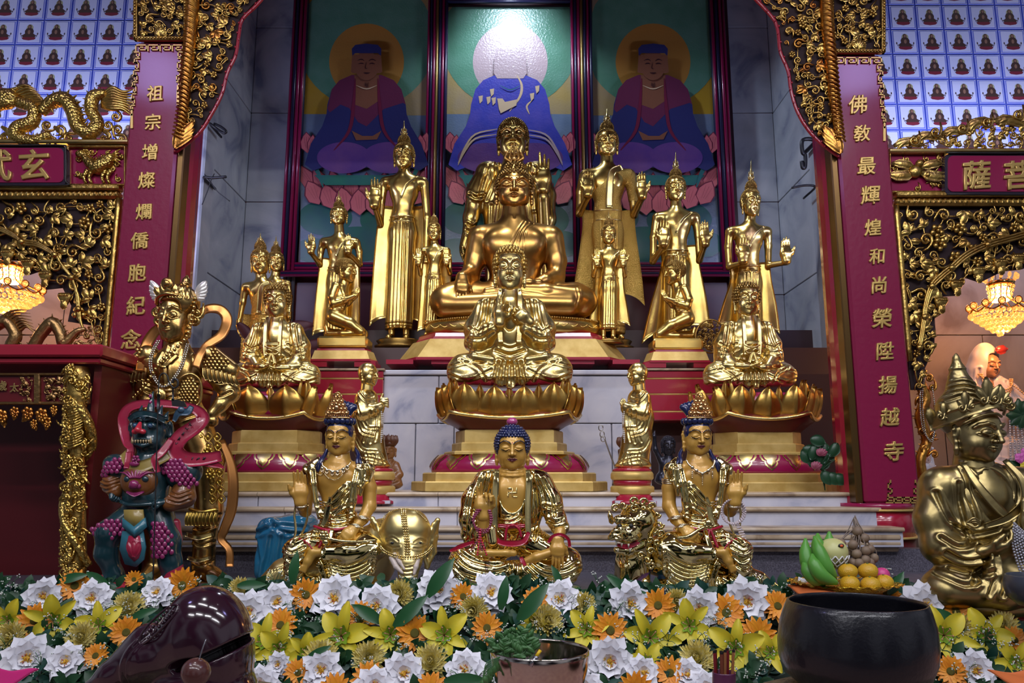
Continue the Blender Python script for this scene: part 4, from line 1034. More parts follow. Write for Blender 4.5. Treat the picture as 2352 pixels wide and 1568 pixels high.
# ================================================================= three lotus thrones and the gilded figures on them
def petal_sheet(mb, base, out, up, side, W, H, bulge, flare, m=0, n=7, k=9, th=.006, ridge=.12):
    base, out, up, side = [np.array(q, float) for q in (base, out, up, side)]
    g = []
    for j in range(k):
        v = j/(k-1); w = W*(.88+.50*v-.46*v*v)*(1-v**2.7)**.95
        row = []
        for i in range(n):
            u = -1+2*i/(n-1)
            o = bulge*sin(pi*min(1, v*.80+.04))+flare*v**3-.20*W*u*u*(1-.4*v)+ridge*W*(1-abs(u))**3
            row.append(base+side*(u*w)+up*(v*H)+out*o)
        g.append(row)
    return mb.sheet(g, m, thick=th)
def chamfer(w, fr, dp): return [(-w, -dp*.15), (-w*fr, -dp), (w*fr, -dp), (w, -dp*.15), (w, dp*.15), (w*fr, dp), (-w*fr, dp), (-w, dp*.15)]
def throne(cx, Y, Wt, fr, label, yo=0, bscale=1.0):
    yf = Y-.34
    s_ = pxs(1000, yf)[0]; xc = X(cx, 1000, Y); z = lambda y: Z(y+yo, yf)
    root = thing('lotus_throne', (xc, Y, z(1128)), label, 'pedestal', 'lotus thrones')
    def tier(name, w, y0, y1, mats, fr_=fr, dpf=.62, cove=0):
        poly = chamfer(w*s_, fr_, w*s_*dpf); mb = MB(); N = 8
        za, zb = z(y1), z(y0)
        lv = [(1, za), (1, zb-.006), (1-.006/(w*s_), zb)] if not cove else [(1-.03, za), (1, za+.01), (1, zb-.01), (.97, zb)]
        v = [(xc+a*q, Y+b*q, h) for q, h in lv for a, b in poly]
        f = [[i*N+j, i*N+(j+1) % N, (i+1)*N+(j+1) % N, (i+1)*N+j] for i in range(len(lv)-1) for j in range(N)]+[list(range(N))[::-1], [(len(lv)-1)*N+j for j in range(N)]]
        return mb.add(v, f).build(name, mats, root, False)
    b = bscale
    tier('base_step', 239*b, 1105, 1128, M['goldflat']); tier('base_step', 212*b, 1084, 1105, M['goldflat'])
    tier('neck_tier', 161*b, 1033, 1041, M['goldflat']); tier('neck_tier', 142*b, 1012, 1033, M['goldflat']); tier('neck_tier', 133*b, 982, 1012, M['goldflat'])
    dr = MB(); R = 194*b*s_; zz = lambda t: z(1084)+(z(1040)-z(1084))*t
    rad = lambda t: R*(1-.20*max(0, t-.25)**1.8)*(.985+.015*min(1, t*8))
    sy = .62/.95
    dr.lathe([(rad(t), zz(t)) for t in np.linspace(0, 1, 10)], (xc, Y, 0), 48, 0, 1, sy)
    dr.build('lotus_drum', M['redmag'], root)
    mo = MB()
    ww = lambda v: 1-.06*v if v < .18 else (.94-.9*(v-.18) if v < .42 else (.55+.5*(v-.42) if v < .52 else max(0, .60*(1-((v-.52)/.48)**1.5))))
    for i in range(16):
        a0 = -pi/2+(i-.0)*2*pi/16
        for sc, off, m in ((1, .004, 0), (.80, .007, 1), (.66, .010, 0)):
            g = []
            for v in np.linspace(0, 1, 15):
                row = []
                for u in np.linspace(-1, 1, 5):
                    a = a0+u*ww(v)*sc*.175; t = .98-.86*(v*sc**.5)
                    r = rad(t)+off*(1-.2*u*u); row.append((xc+r*cos(a), Y+r*sin(a)*sy, zz(t)+off*.3))
                g.append(row)
            mo.sheet(g, m)
    mo.build('painted_petal_band', [M['goldp'], M['redmag']], root)
    # hull, rim and petals follow the corner-lifted outline
    w = Wt*s_; dp = w*.66; cor = chamfer(w, fr, dp)
    def outline(n=12):
        pts = []; segs = list(zip(cor, cor[1:]+cor[:1]))
        for a, c in segs:
            L = np.hypot(c[0]-a[0], c[1]-a[1]); k = max(2, int(n*L/(2*w*fr)))
            for j in range(k):
                t = j/k; pts.append((a[0]+(c[0]-a[0])*t, a[1]+(c[1]-a[1])*t, (2*t-1)**2 if L > .12 else 1))
        return pts
    pts = outline(); lift = 14*s_
    hull = MB(); rows = []
    for q, h0, lf in ((.66, 985, 0), (.80, 972, .25), (.92, 964, .7), (.98, 958, 1.0), (1.0, 954, 1.0), (.97, 950, 1.0), (.86, 944, 1)):
        rows.append([(xc+x*q, Y+y*q, z(h0)+lift*l*lf) for x, y, l in pts]+[(xc+pts[0][0]*q, Y+pts[0][1]*q, z(h0)+lift*pts[0][2]*lf)])
    hull.sheet(rows); hull.build('hull', M['reddark'], root)
    rim = MB(); p3 = [(xc+x*1.0, Y+y*1.0, z(956)+lift*l) for x, y, l in pts]; rim.tube(p3+p3[:1], .011, 6, cap=False); rim.build('gilt_rim', M['goldp'], root)
    seat = MB(); seat.lathe([(w*.90, z(950)), (w*.93, z(925)), (w*.90, z(902)), (w*.84, z(891)), (w*.5, z(887))], (xc, Y, 0), 40, 0, 1, .64)
    seat.build('seat_cushion', M['redmag'], root)
    segs = list(zip(cor, cor[1:]+cor[:1]))
    for si, (a, c) in enumerate(segs):
        if si in (4, 5, 6): continue
        L = np.hypot(c[0]-a[0], c[1]-a[1]); e = np.array([c[0]-a[0], c[1]-a[1], 0])/L; o = np.array([e[1], -e[0], 0])
        if L < .12: n = 1
        else: n = max(2, round(L/(72*s_)))
        for lay in (0, 1):
            kk = n if lay else n+1
            for j in range(kk):
                t = (j+.5)/n if lay else j/n
                l = (2*t-1)**2
                bs = np.array([xc+a[0]+(c[0]-a[0])*t, Y+a[1]+(c[1]-a[1])*t, z(956)+lift*l])-o*(.028 if lay else .06)
                mb = MB()
                petal_sheet(mb, bs, o, (0, 0, 1), -e, (L/n*.60) if lay else L/n*.26, (76 if lay else 80)*s_, .034 if lay else .02, .022, 0, n=9, ridge=.30)
                mb.build('petal', M['goldo2'], root)
    return root
M['goldo2'] = mat('petal_gilt', (.70, .45, .12), .33, 1, col2=(.60, .32, .07), nscale=5, bump=.1, bscale=30)
throne(1170, 4.36, 176, .80, 'largest lotus throne, middle of the three, right behind the blue-haired seated statue')
throne(637, 4.42, 142, .62, 'left lotus throne, behind the armoured golden warrior', 0, .82)
throne(1738, 4.42, 156, .62, 'right lotus throne, behind the crowned statue with crystal beads', 2, .80)
def lotus_figure(cx, by, k, Y, label, mode, yaw=0):
    s = St('seated_gilded_statue', cx, by, Y, label, 'statue', 'gilded statues seated on the lotus thrones')
    A = lambda x: cx+(x-1171)*k
    B = lambda y: by+(y-895)*k
    m3 = lambda pts: [(A(p[0]), B(p[1]), p[2]*k)+tuple(q*k for q in p[3:]) for p in pts]
    l2 = lambda LL: [[(A(a), B(b)) for a, b in l] for l in LL]
    h = 2.0 if k > .9 else 1.7
    body = MB()
    K = 32*k if mode == 'teach' else 34*k
    head(body, cx, B(588), B(672), K, 'chin', h=1.2, tilt=.10, yaw=yaw)
    hr = MB(); hairdo(hr, cx, B(588), B(672), K, 'snail', tilt=.10, yaw=yaw, h=2.2, top=.42, cr=5.6)
    f = F(h); f.c(m3([(1171, 672, 2, 25), (1171, 690, 2, 30)]), 6*k); f.e((A(1171), B(738), 0), (58*k, 60*k, 38*k), 8)
    v, q = f.mesh(); body.add(v, q)
    if mode == 'teach':
        hand(body, (A(1150), B(752), -62*k), 66*k, (.12, .05, 1), (.6, -.8, .1), 1, pose=(.95, .9, .12, .08), h=1.2)
        hand(body, (A(1212), B(752), -58*k), 58*k, (-.72, -.2, .62), (.2, .8, -.1), 1, pose=(1.0, .9, .7, .5), h=1.2)
    else:
        hand(body, (A(1216), B(836), -58*k), 62*k, (-1, -.25, -.05), (0, -.2, 1), 1, curl=.18, h=1.2)
        hand(body, (A(1128), B(832), -60*k), 62*k, (1, -.25, -.05), (0, -.2, 1), -1, curl=.18, h=1.2)
    s.part('body', body, M['goldp']); s.part('hair', hr, M['hairg'] if mode != 'teach' else M['goldd'])
    r = F(h)
    r.e((A(1171), B(770), 2), (68*k, 72*k, 44*k), 8)
    for sg in (-1, 1):
        r.e((A(1171+sg*48), B(710), 2), (30*k, 24*k, 28*k), 12*k)
        if mode == 'teach': r.c(m3([(1171+sg*58, 716, 0, 24), (1171+sg*76, 756, -4, 27), (1171+sg*66, 782, -26, 24), (1171+sg*38, 766, -50, 17)]), 10*k); r.c(m3([(1171+sg*84, 760, 0, 18), (1171+sg*88, 792, -4, 15), (1171+sg*72, 806, -22, 12)]), 10*k)
        else: r.c(m3([(1171+sg*58, 716, 0, 24), (1171+sg*76, 760, -4, 27), (1171+sg*78, 800, -22, 24), (1171+sg*52, 830, -46, 17)]), 10*k); r.c(m3([(1171+sg*84, 790, -4, 20), (1171+sg*92, 828, -20, 14)]), 10*k)
        r.c(m3([(1171+sg*36, 838, 0, 38), (1171+sg*104, 852, -20, 32), (1171+sg*112, 858, -26, 30)]), 12*k)
        r.c(m3([(1171+sg*110, 862, -36, 26), (1171+sg*50, 868, -56, 22), (1171, 872, -60, 22)]), 12*k)
        r.c(m3([(1171+sg*124, 834, -20, 8), (1171+sg*80, 828, -46, 9), (1171+sg*40, 836, -58, 9)]), 5*k)
    r.e((A(1171), B(878), -18*k), (138*k, 16*k, 72*k), 10*k)
    r.c(m3([(1140, 872, -70, 14), (1150, 892, -80, 8)]), 8*k, .6); r.c(m3([(1172, 876, -74, 20), (1172, 896, -84, 10)]), 8*k, .6); r.c(m3([(1204, 872, -70, 14), (1198, 890, -80, 8)]), 8*k, .6)
    r.e((A(1171), B(712), -46*k), (22*k, 58*k, 30*k), 3, op=-1)
    v, q = r.mesh()
    L = [[(1130, 690), (1122, 740), (1118, 790)], [(1212, 690), (1220, 740), (1224, 790)], [(1104, 700), (1094, 750), (1082, 800)], [(1240, 702), (1250, 750), (1262, 800)], [(1116, 696), (1110, 740), (1098, 776)], [(1228, 696), (1234, 740), (1246, 776)],
         [(1080, 760), (1100, 772), (1130, 760)], [(1262, 760), (1242, 772), (1212, 760)], [(1078, 785), (1104, 790), (1134, 776)], [(1264, 785), (1238, 790), (1208, 776)], [(1148, 800), (1171, 808), (1196, 800)], [(1140, 812), (1171, 822), (1204, 812)],
         [(1036, 850), (1080, 842), (1136, 850)], [(1306, 850), (1262, 842), (1206, 850)], [(1032, 868), (1080, 884), (1130, 862)], [(1310, 868), (1262, 884), (1212, 862)], [(1060, 836), (1100, 856), (1118, 884)], [(1282, 836), (1242, 856), (1224, 884)]]
    L += [[(1146+i*10, 838), (1140+i*12, 865), (1132+i*15, 897)] for i in range(6)]
    v = folds(v, q, l2(L), 3.4*k+.5, 2.2*k+.2)
    s.part('robe', (v, q), M['goldp'])
    lp = MB()
    for sg in (-1, 1):
        ribbon(lp, m3([(1171+sg*22, 672, -22), (1171+sg*23, 700, -40), (1171+sg*22, 760, -48), (1171+sg*20, 800, -50)]), [4*k, 6*k, 7*k, 6*k], 3*k)
    s.part('lapel', lp, M['goldp'])
    if mode != 'teach':
        sa = MB(); 
        for x0 in (-1, 1):
            tb(sa, m3([(1171, 786, -54), (1171+x0*10, 780, -55), (1171+x0*20, 786, -54), (1171+x0*10, 794, -55), (1171, 787, -54)]), 2.6*k)
            ribbon(sa, m3([(1171, 788, -55), (1171+x0*7, 804, -56), (1171+x0*12, 822, -57)]), [3*k, 4.5*k, 5*k], 2)
        tb(sa, m3([(1146, 768, -50), (1171, 776, -54), (1196, 768, -50)]), 2.6*k)
        ribbon(sa, m3([(1150, 760, -50), (1171, 760, -52), (1192, 760, -50)]), 5*k, 2)
        s.part('sash_bow', sa, M['goldp'])
lotus_figure(1171, 893, 1.0, 4.33, 'gilded seated statue with teaching hands on the middle lotus throne', 'teach')
lotus_figure(637, 894, .735, 4.40, 'gilded seated statue with hands in its lap on the left lotus throne', 'lap', .06)
lotus_figure(1716, 893, .745, 4.40, 'gilded seated statue with hands in its lap on the right lotus throne', 'lap', -.06)
# ================================================================= upper tier: slender standing gilded figures
def standing(label, Y, cx, tip, hair, chin, K, ys, xl, xr, hl, hr_, belt, yb, cxb, feet, capeL, capeR, tooled=False, yaw=0, el=None, er=None, h=1.7, stand=None, yawb=0, capey=None, group='slender standing gilded statues'):
    s = St('standing_gilded_statue', cxb, feet, Y, label, 'statue', group)
    W = xr-xl; gold = M['gold']; cloth = M['goldt'] if tooled else M['gold']
    body = MB()
    head(body, cx, hair, chin, K, 'thai', h=1.15 if K > 17 else 1.8, tilt=.10, yaw=yaw)
    cxs = (xl+xr)/2; kz = chin-hair
    f = F(h)
    f.c([(cx, chin-4, 2, K*.62), (cxs, ys+4, 2, K*.72)], 4); f.c([(xl+W*.13, ys+W*.12, 2, W*.12), (cxs, ys+W*.08, 2, W*.14), (xr-W*.13, ys+W*.12, 2, W*.12)], W*.1)
    f.e((cxs, ys+W*.30, 0), (W*.30, W*.30, W*.19), W*.12); f.c([(cxs, ys+W*.4, 0, W*.22), (cx*.3+cxb*.7 if 0 else (cxs*2+cxb)/3, belt[0]-4, 0, W*.215)], W*.1, .72)
    for sg in (-1, 1): f.e((cxs+sg*W*.13, ys+W*.25, -W*.11), (W*.12, W*.12, W*.07), W*.08)
    for (hx_, hy, ht), e_, xs, sg in ((hl, el, xl, -1), (hr_, er, xr, 1)):
        L = hy-ht; wy = hy
        if e_ is None: e_ = (xs-sg*W*.01, wy+L*.62, 4)
        if ht > hy:      # arm hanging straight down
            f.c([(xs-sg*W*.09, ys+W*.13, 2, W*.095), (xs-sg*W*.03, (ys+hy)/2, 2, W*.075), (hx_, hy, -2, W*.05)], 4)
            hand(body, (hx_, hy, -2), abs(L), (0, 0, -1), (-sg, -.2, 0), sg, curl=.12, h=max(1.0, abs(L)/24))
        else:
            f.c([(xs-sg*W*.09, ys+W*.13, 2, W*.095), ((xs-sg*W*.05+e_[0])/2, (ys+e_[1])/2, 4, W*.08), (e_[0], e_[1], e_[2]-2, W*.068), (hx_, wy+L*.12, -W*.26, W*.055), (hx_, wy, -W*.28, W*.05)], 4)
            hand(body, (hx_, wy, -W*.28), L, (-.06*sg, .06, 1), (.05*sg, -1, .05), sg, curl=.07, spread=.02, h=max(1.0, L/26))
    for sg in (-1, 1):
        f.c([((cxs*2+cxb)/3+sg*W*.06, belt[0]-6, 0, W*.14), (cxb+sg*W*.13, yb-20, 0, W*.11), (cxb+sg*W*.15, yb-4, 0, W*.075), (cxb+sg*W*.15, feet-6, 0, W*.07)], 3); f.c([(cxb+sg*W*.15, feet-4, -2, W*.075), (cxb+sg*W*.18, feet-2, -W*.22, W*.06)], 3)
    v, q = f.mesh(); body.add(v, q); s.part('body', body, gold)
    hr = MB(); hairdo(hr, cx, hair, chin, K, 'thai', yaw=yaw, tilt=.10, h=2.6, top=1.12)
    s.part('hair', hr, M['hairg'])
    ty = hair-kz*.50
    s.part('flame_finial', flame(MB(), cx, ty, tip, K*.27), M['goldp'])
    r = F(h)
    cm = (cxs*2+cxb)/3
    r.c([(cm, belt[0], 0, W*.235), (cm, belt[1]+W*.2, 0, W*.27), (cxb, yb, 0, W*.285)], W*.08, .62)
    r.c([(cm, belt[1], -W*.15, W*.05), (cxb, yb, -W*.17, W*.06)], 4, .6)
    r.e((cxb, yb+W*.30, 0), (W*.5, W*.28, W*.5), 3, op=-1)
    if tooled:
        r.e((cxs, ys+W*.30, 0), (W*.315, W*.32, W*.20), W*.05); r.c([(cxs+W*.1, ys+W*.15, -4, W*.13), (xr-W*.12, ys+W*.13, 2, W*.135)], W*.08)
        r.c([(xr-W*.09, ys+W*.13, 2, W*.105), (xr-W*.02, ys+W*.55, 4, W*.088)], 4); r.c([(cxs, ys+W*.4, 0, W*.235), (cm, belt[0]-4, 0, W*.225)], W*.1, .72)
        r.c([(xl-W*.1, ys-W*.05, -8, W*.30), (cxs-W*.16, ys+W*.02, -14, W*.20), (xl+W*.05, ys+W*.45, -8, W*.16)], 2, 2.0, op=-1)
    v, q = r.mesh()
    v = folds(v, q, [[(cm-W*.12, belt[1]+4), (cxb-W*.13, yb)], [(cm+W*.12, belt[1]+4), (cxb+W*.13, yb)], [(cm-W*.04, belt[1]+4), (cxb-W*.05, yb)], [(cm+W*.05, belt[1]+4), (cxb+W*.06, yb)], [(cxb-W*.4, yb-W*.06), (cxb+W*.4, yb-W*.06)]], W*.022, W*.016)
    s.part('robe', (v, q), cloth)
    b = MB()
    for yy in (belt[0], belt[1]): tb(b, [(cm+W*.24*sin(a), yy+W*.02*cos(a), -W*.165*cos(a)) for a in np.linspace(-2.2, 2.2, 15)], W*.016)
    ribbon(b, [(cm+W*.25*sin(a), (belt[0]+belt[1])/2+W*.02*cos(a), -W*.168*cos(a)) for a in np.linspace(-2, 2, 15)], (belt[1]-belt[0])*.5, 1.4, nrm=None) if 0 else None
    s.part('belt', b, M['goldp']); b = MB()
    if not tooled: ribbon(b, [(xr-W*.2, ys+W*.05, -W*.13), (cxs+W*.08, ys+W*.25, -W*.21), (cxs-W*.05, ys+W*.5, -W*.19)], [2, W*.03, W*.025], 1.2)
    else: ribbon(b, [(xr-W*.26, ys+W*.03, -W*.16), (cxs+W*.06, ys+W*.16, -W*.23), (cxs+W*.02, ys+W*.5, -W*.22), (cm, belt[0], -W*.2)], [W*.05, W*.06, W*.06, W*.06], 1.6)
    s.part('shoulder_sash', b, M['goldp'])
    # cape hanging from the arms
    cl, cr_ = smooth_pl(capeL, 5), smooth_pl(capeR, 5)
    tl = np.linspace(0, 1, len(cl)); g = []
    for t in np.linspace(0, 1, 22):
        a = np.array([np.interp(t, tl, cl[:, i]) for i in range(2)]); c = np.array([np.interp(t, np.linspace(0, 1, len(cr_)), cr_[:, i]) for i in range(2)])
        row = []
        for u in np.linspace(0, 1, 25):
            x = a[0]+(c[0]-a[0])*u; y = a[1]+(c[1]-a[1])*u
            if capey: y += capey*t**6*(abs(2*u-1)**3-.5)
            row.append((x, 10+W*.05*sin(pi*u)-6*abs(2*u-1)**2+W*.025*cos(u*19)*t*(abs(2*u-1)), -y))
        g.append(row)
    s.part('robe_cape', MB().sheet(g, thick=-W*.018), cloth)
    st = MB(); pr = stand or (W*.42, 14)
    st.lathe([(pr[0]*1.05, -(feet+pr[1])), (pr[0]*1.08, -(feet+pr[1]*.7)), (pr[0]*.9, -(feet+pr[1]*.5)), (pr[0], -(feet+3)), (pr[0]*.9, -feet+.5)], (cxb, 0, 0), 28, 0, 1, .7)
    s.part('statue_base', st, M['hairg'])
standing('tall smooth standing statue with one raised palm, left of the red mullion', 5.62, 928, 275, 339, 389, 21, 405, 872, 984, (866, 478, 420), (978, 592, 638), (499, 511), 752, 916, 781, [(872, 470), (862, 540), (852, 660), (847, 735)], [(984, 470), (990, 560), (990, 680), (988, 745)], capey=26, stand=(52, 20))
standing('standing statue with both palms raised, behind the left kneeling figure', 5.55, 778, 437, 482, 517, 17, 545, 733, 827, (721, 583, 545), (805, 583, 545), (615, 625), 770, 770, 792, [(734, 590), (730, 620), (722, 690), (715, 764)], [(826, 590), (826, 640), (826, 700), (825, 764)], capey=12)
standing('small standing statue with raised palms, left of the bronze seated giant', 5.30, 997, 487, 518, 554, 13.5, 567, 965, 1034, (963, 608, 574), (1027, 608, 576), (630, 642), 745, 992, 772, [(968, 600), (966, 640), (962, 700), (957, 756)], [(1034, 600), (1036, 640), (1034, 700), (1030, 756)], capey=8)
standing('tall standing statue in tooled robe with both palms raised', 5.66, 1394, 248, 309, 360, 23, 388, 1330, 1458, (1347, 456, 402), (1469, 460, 408), (486, 508), 760, 1400, 782, [(1334, 480), (1338, 520), (1324, 620), (1313, 680)], [(1462, 480), (1460, 520), (1474, 620), (1482, 685)], tooled=True, capey=30, stand=(52, 22))
standing('small standing statue with raised palms in front of the tall tooled-robe one', 5.20, 1398, 484, 524, 562, 14.5, 574, 1363, 1436, (1369, 611, 576), (1429, 611, 576), (632, 645), 754, 1397, 782, [(1364, 610), (1366, 650), (1358, 700), (1352, 740)], [(1436, 610), (1434, 650), (1442, 700), (1449, 742)], capey=12, stand=(34, 8))
standing('standing statue with both palms raised, behind the right kneeling figure', 5.55, 1552, 347, 415, 463, 20, 486, 1499, 1608, (1519, 566, 512), (1612, 566, 516), (576, 588), 765, 1556, 792, [(1504, 560), (1520, 600), (1494, 700), (1474, 778)], [(1606, 560), (1608, 600), (1624, 680), (1634, 745)], capey=22)
standing('standing statue with both palms raised, nearest the right marble wall', 5.35, 1725, 366, 446, 499, 19, 519, 1667, 1773, (1699, 604, 550), (1796, 604, 553), (612, 626), 790, 1722, 815, [(1672, 600), (1678, 640), (1660, 700), (1648, 740)], [(1770, 600), (1774, 640), (1786, 700), (1794, 760)], yaw=.28, el=(1675, 612, 4), er=(1764, 610, 0), capey=10)
standing('standing statue in tooled robe at the left marble wall, arms hanging', 5.20, 598, 534, 582, 631, 19, 648, 554, 650, (550, 740, 775), (646, 740, 775), (722, 733), 840, 600, 862, [(556, 720), (554, 760), (550, 800), (548, 830)], [(648, 720), (650, 760), (652, 800), (654, 830)], tooled=True, yaw=.12, group=None)
standing('standing statue half hidden behind the tooled-robe one at the left marble wall', 5.62, 634, 540, 586, 625, 16, 642, 592, 668, (590, 720, 752), (666, 720, 752), (700, 710), 820, 632, 840, [(594, 700), (592, 740), (590, 780), (588, 800)], [(666, 700), (668, 740), (670, 780), (672, 800)], yaw=.35, group=None)
# ---------------------------------------------------------------- bronze seated giant and the robed standing figure behind it
def giant():
    s = St('bronze_seated_statue', 1180, 742, 5.28, 'large bronze-gold statue seated cross-legged touching its knee, middle of the upper tier', 'statue')
    body = MB(); head(body, 1181, 407, 479, 38, 'thai', h=1.0, tilt=.12, d=-4)
    f = F(2.0)
    f.c([(1181, 470, 2, 26), (1181, 515, 2, 32)], 6); f.c([(1110, 548, 2, 30), (1181, 536, 4, 34), (1258, 548, 2, 30)], 16)
    f.e((1182, 578, 0), (76, 62, 48), 16); f.e((1182, 640, 2), (58, 50, 42), 20)
    for sg in (-1, 1): f.e((1182+sg*34, 568, -28), (32, 28, 18), 14)
    f.c([(1102, 548, 2, 29), (1090, 600, 4, 24), (1081, 632, -6, 21), (1066, 650, -44, 15), (1064, 660, -58, 13)], 6)
    f.c([(1266, 548, 2, 29), (1278, 600, 4, 24), (1276, 636, -8, 21), (1250, 656, -44, 15), (1226, 668, -58, 12)], 6)
    f.c([(1130, 690, 6, 44), (1040, 696, -24, 38), (1022, 700, -30, 33)], 14); f.c([(1234, 690, 6, 44), (1318, 696, -24, 38), (1336, 700, -30, 33)], 14)
    f.c([(1030, 712, -44, 26), (1180, 712, -78, 26), (1300, 712, -60, 26)], 12)
    f.c([(1320, 696, -50, 26), (1250, 686, -72, 17), (1200, 684, -78, 13), (1150, 684, -76, 11), (1120, 686, -74, 8)], 6)
    f.c([(1290, 678, -46, 8), (1276, 680, -56, 7)], 3)
    f.e((1180, 722, -20), (160, 18, 70), 12)
    v, q = f.mesh()
    v = folds(v, q, [[(1225, 520), (1205, 545), (1200, 600)], [(1205, 518), (1188, 548), (1176, 575)], [(1214, 519), (1197, 546), (1188, 590)], [(1318, 680), (1322, 700), (1316, 720)]], 2.2, 1.3)
    body.add(v, q)
    hand(body, (1066, 656, -62), 62, (-.04, -.24, -1), (.0, .9, -.3), 1, pose=(.1, .12, .12, .1), h=1.4)
    hand(body, (1230, 668, -64), 66, (-1, -.2, .02), (0, -.1, 1), 1, curl=.1, h=1.4)
    s.part('body', body, M['goldb'])
    hr = MB(); hairdo(hr, 1181, 407, 479, 38, 'thai', tilt=.12, d=-4, h=2.4, top=1.0, cr=4.6); s.part('hair', hr, M['hairg'])
    fl = MB()
    for a, hh in ((-.6, .62), (-.3, .84), (0, 1), (.3, .84), (.6, .62)):
        tb(fl, [(1181+a*8, 372, 4), (1181+a*34, 362, 2), (1181+a*26, 352-hh*4, 2), (1181+a*18, 366-hh*40, 4)], [4, 4, 3, .6])
    fl.ball((1181, 4, -366), (12, 10, 6)); s.part('flame_finial', fl, M['goldb'])
    p = MB()
    def slab(y0, y1, w0, w1, m, fr=.80, dp=.30):
        a = chamfer(w1, fr, w1*dp); c = chamfer(w0, fr, w0*dp)
        v = [(1178+x, d, -y1) for x, d in a]+[(1178+x, d, -y0) for x, d in c]
        p.add(v, [[j, (j+1) % 8, 8+(j+1) % 8, 8+j] for j in range(8)]+[list(range(8))[::-1], list(range(8, 16))], m)
    s2 = MB(); s2.lathe([(192, -776), (202, -770), (203, -756), (196, -744), (180, -740)], (1180, 0, 0), 48, 0, 1, .42)
    beads(s2, [(1180+196*cos(a), 743, 84*sin(a)) for a in np.linspace(-pi, 0, 30)], 2.6)
    for k in range(-8, 9): tb(s2, [(1180+k*22-11, 756, -87+.0013*(k*22)**2), (1180+k*22, 762, -88+.0013*(k*22)**2), (1180+k*22+11, 756, -87+.0013*(k*22)**2)], 1.2)
    s.part('cushion_seat', s2, M['gold'])
    slab(776, 784, 214, 216, 0); slab(784, 790, 218, 222, 0)
    s.part('red_band', p, M['redbright'], smooth=False); p = MB()
    slab(790, 832, 228, 262, 0); s.part('sloping_base', p, M['goldflat'], smooth=False); p = MB()
    slab(832, 838, 266, 266, 0)
    for x in (-250, -150, 150, 250): p.b2(1178+x-30, 1178+x+30, -70, 60, -846, -836)
    s.part('base_feet', p, M['redbright'], smooth=False)
giant()
def robed():
    s = St('robed_standing_statue', 1178, 790, 5.86, 'standing robed statue with finger and thumb joined, half hidden behind the bronze giant', 'statue')
    body = MB(); head(body, 1178, 291, 364, 31, 'chin', h=1.1, tilt=.10)
    f = F(2.0); f.c([(1178, 360, 2, 22), (1178, 385, 2, 28)], 6); f.e((1178, 440, 0), (56, 70, 38), 8)
    f.c([(1072, 545, -6, 12), (1064, 572, -10, 9)], 4); f.c([(1250, 530, -26, 14), (1246, 470, -44, 12), (1244, 446, -48, 10)], 4)
    v, q = f.mesh(); body.add(v, q)
    hand(body, (1064, 570, -10), 44, (0, -.1, -1), (1, -.3, 0), 1, curl=.2, h=1.4)
    hand(body, (1244, 448, -48), 76, (0, .05, 1), (-.1, -1, .05), -1, pose=(1.1, .12, .06, .05), h=1.4, spread=.08)
    s.part('body', body, M['gold'])
    hr = MB(); hairdo(hr, 1178, 291, 364, 31, 'thai', tilt=.1, h=2.4, top=.45, cr=3.8); s.part('hair', hr, M['hairg'])
    r = F(2.2)
    r.e((1178, 470, 4), (72, 96, 42), 10); r.c([(1178, 540, 4, 66), (1178, 780, 4, 62)], 20, .7)
    for sg in (-1, 1): r.e((1178+sg*52, 396, 4), (32, 24, 30), 14)
    r.c([(1118, 398, 0, 24), (1094, 440, 0, 22), (1082, 500, -2, 17), (1074, 545, -6, 13)], 10); r.c([(1104, 420, -6, 20), (1092, 452, -8, 20)], 6)
    r.c([(1238, 398, 0, 24), (1256, 450, 0, 20), (1258, 510, -18, 17), (1252, 545, -20, 14)], 10); r.c([(1262, 470, 6, 12), (1256, 560, 2, 14), (1250, 640, 2, 10)], 8)
    r.e((1178, 420, -44), (22, 70, 30), 3, op=-1)
    v, q = r.mesh()
    v = folds(v, q, [[(1140, 380), (1136, 430), (1120, 470)], [(1122, 390), (1110, 430), (1102, 460)], [(1148, 384), (1148, 450), (1140, 520)], [(1080, 452), (1094, 462), (1110, 456)], [(1074, 520), (1086, 526), (1096, 518)], [(1074, 534), (1084, 540), (1094, 534)], [(1216, 384), (1220, 450), (1224, 520)], [(1232, 392), (1240, 450), (1246, 500)], [(1130, 480), (1128, 560), (1126, 700)], [(1226, 500), (1230, 580), (1230, 700)]], 4, 3)
    s.part('robe', (v, q), M['gold'])
    st = MB(); st.lathe([(70, -812), (72, -800), (64, -790)], (1178, 0, 0), 30, 0, 1, .7); s.part('statue_base', st, M['hairg'])
robed()
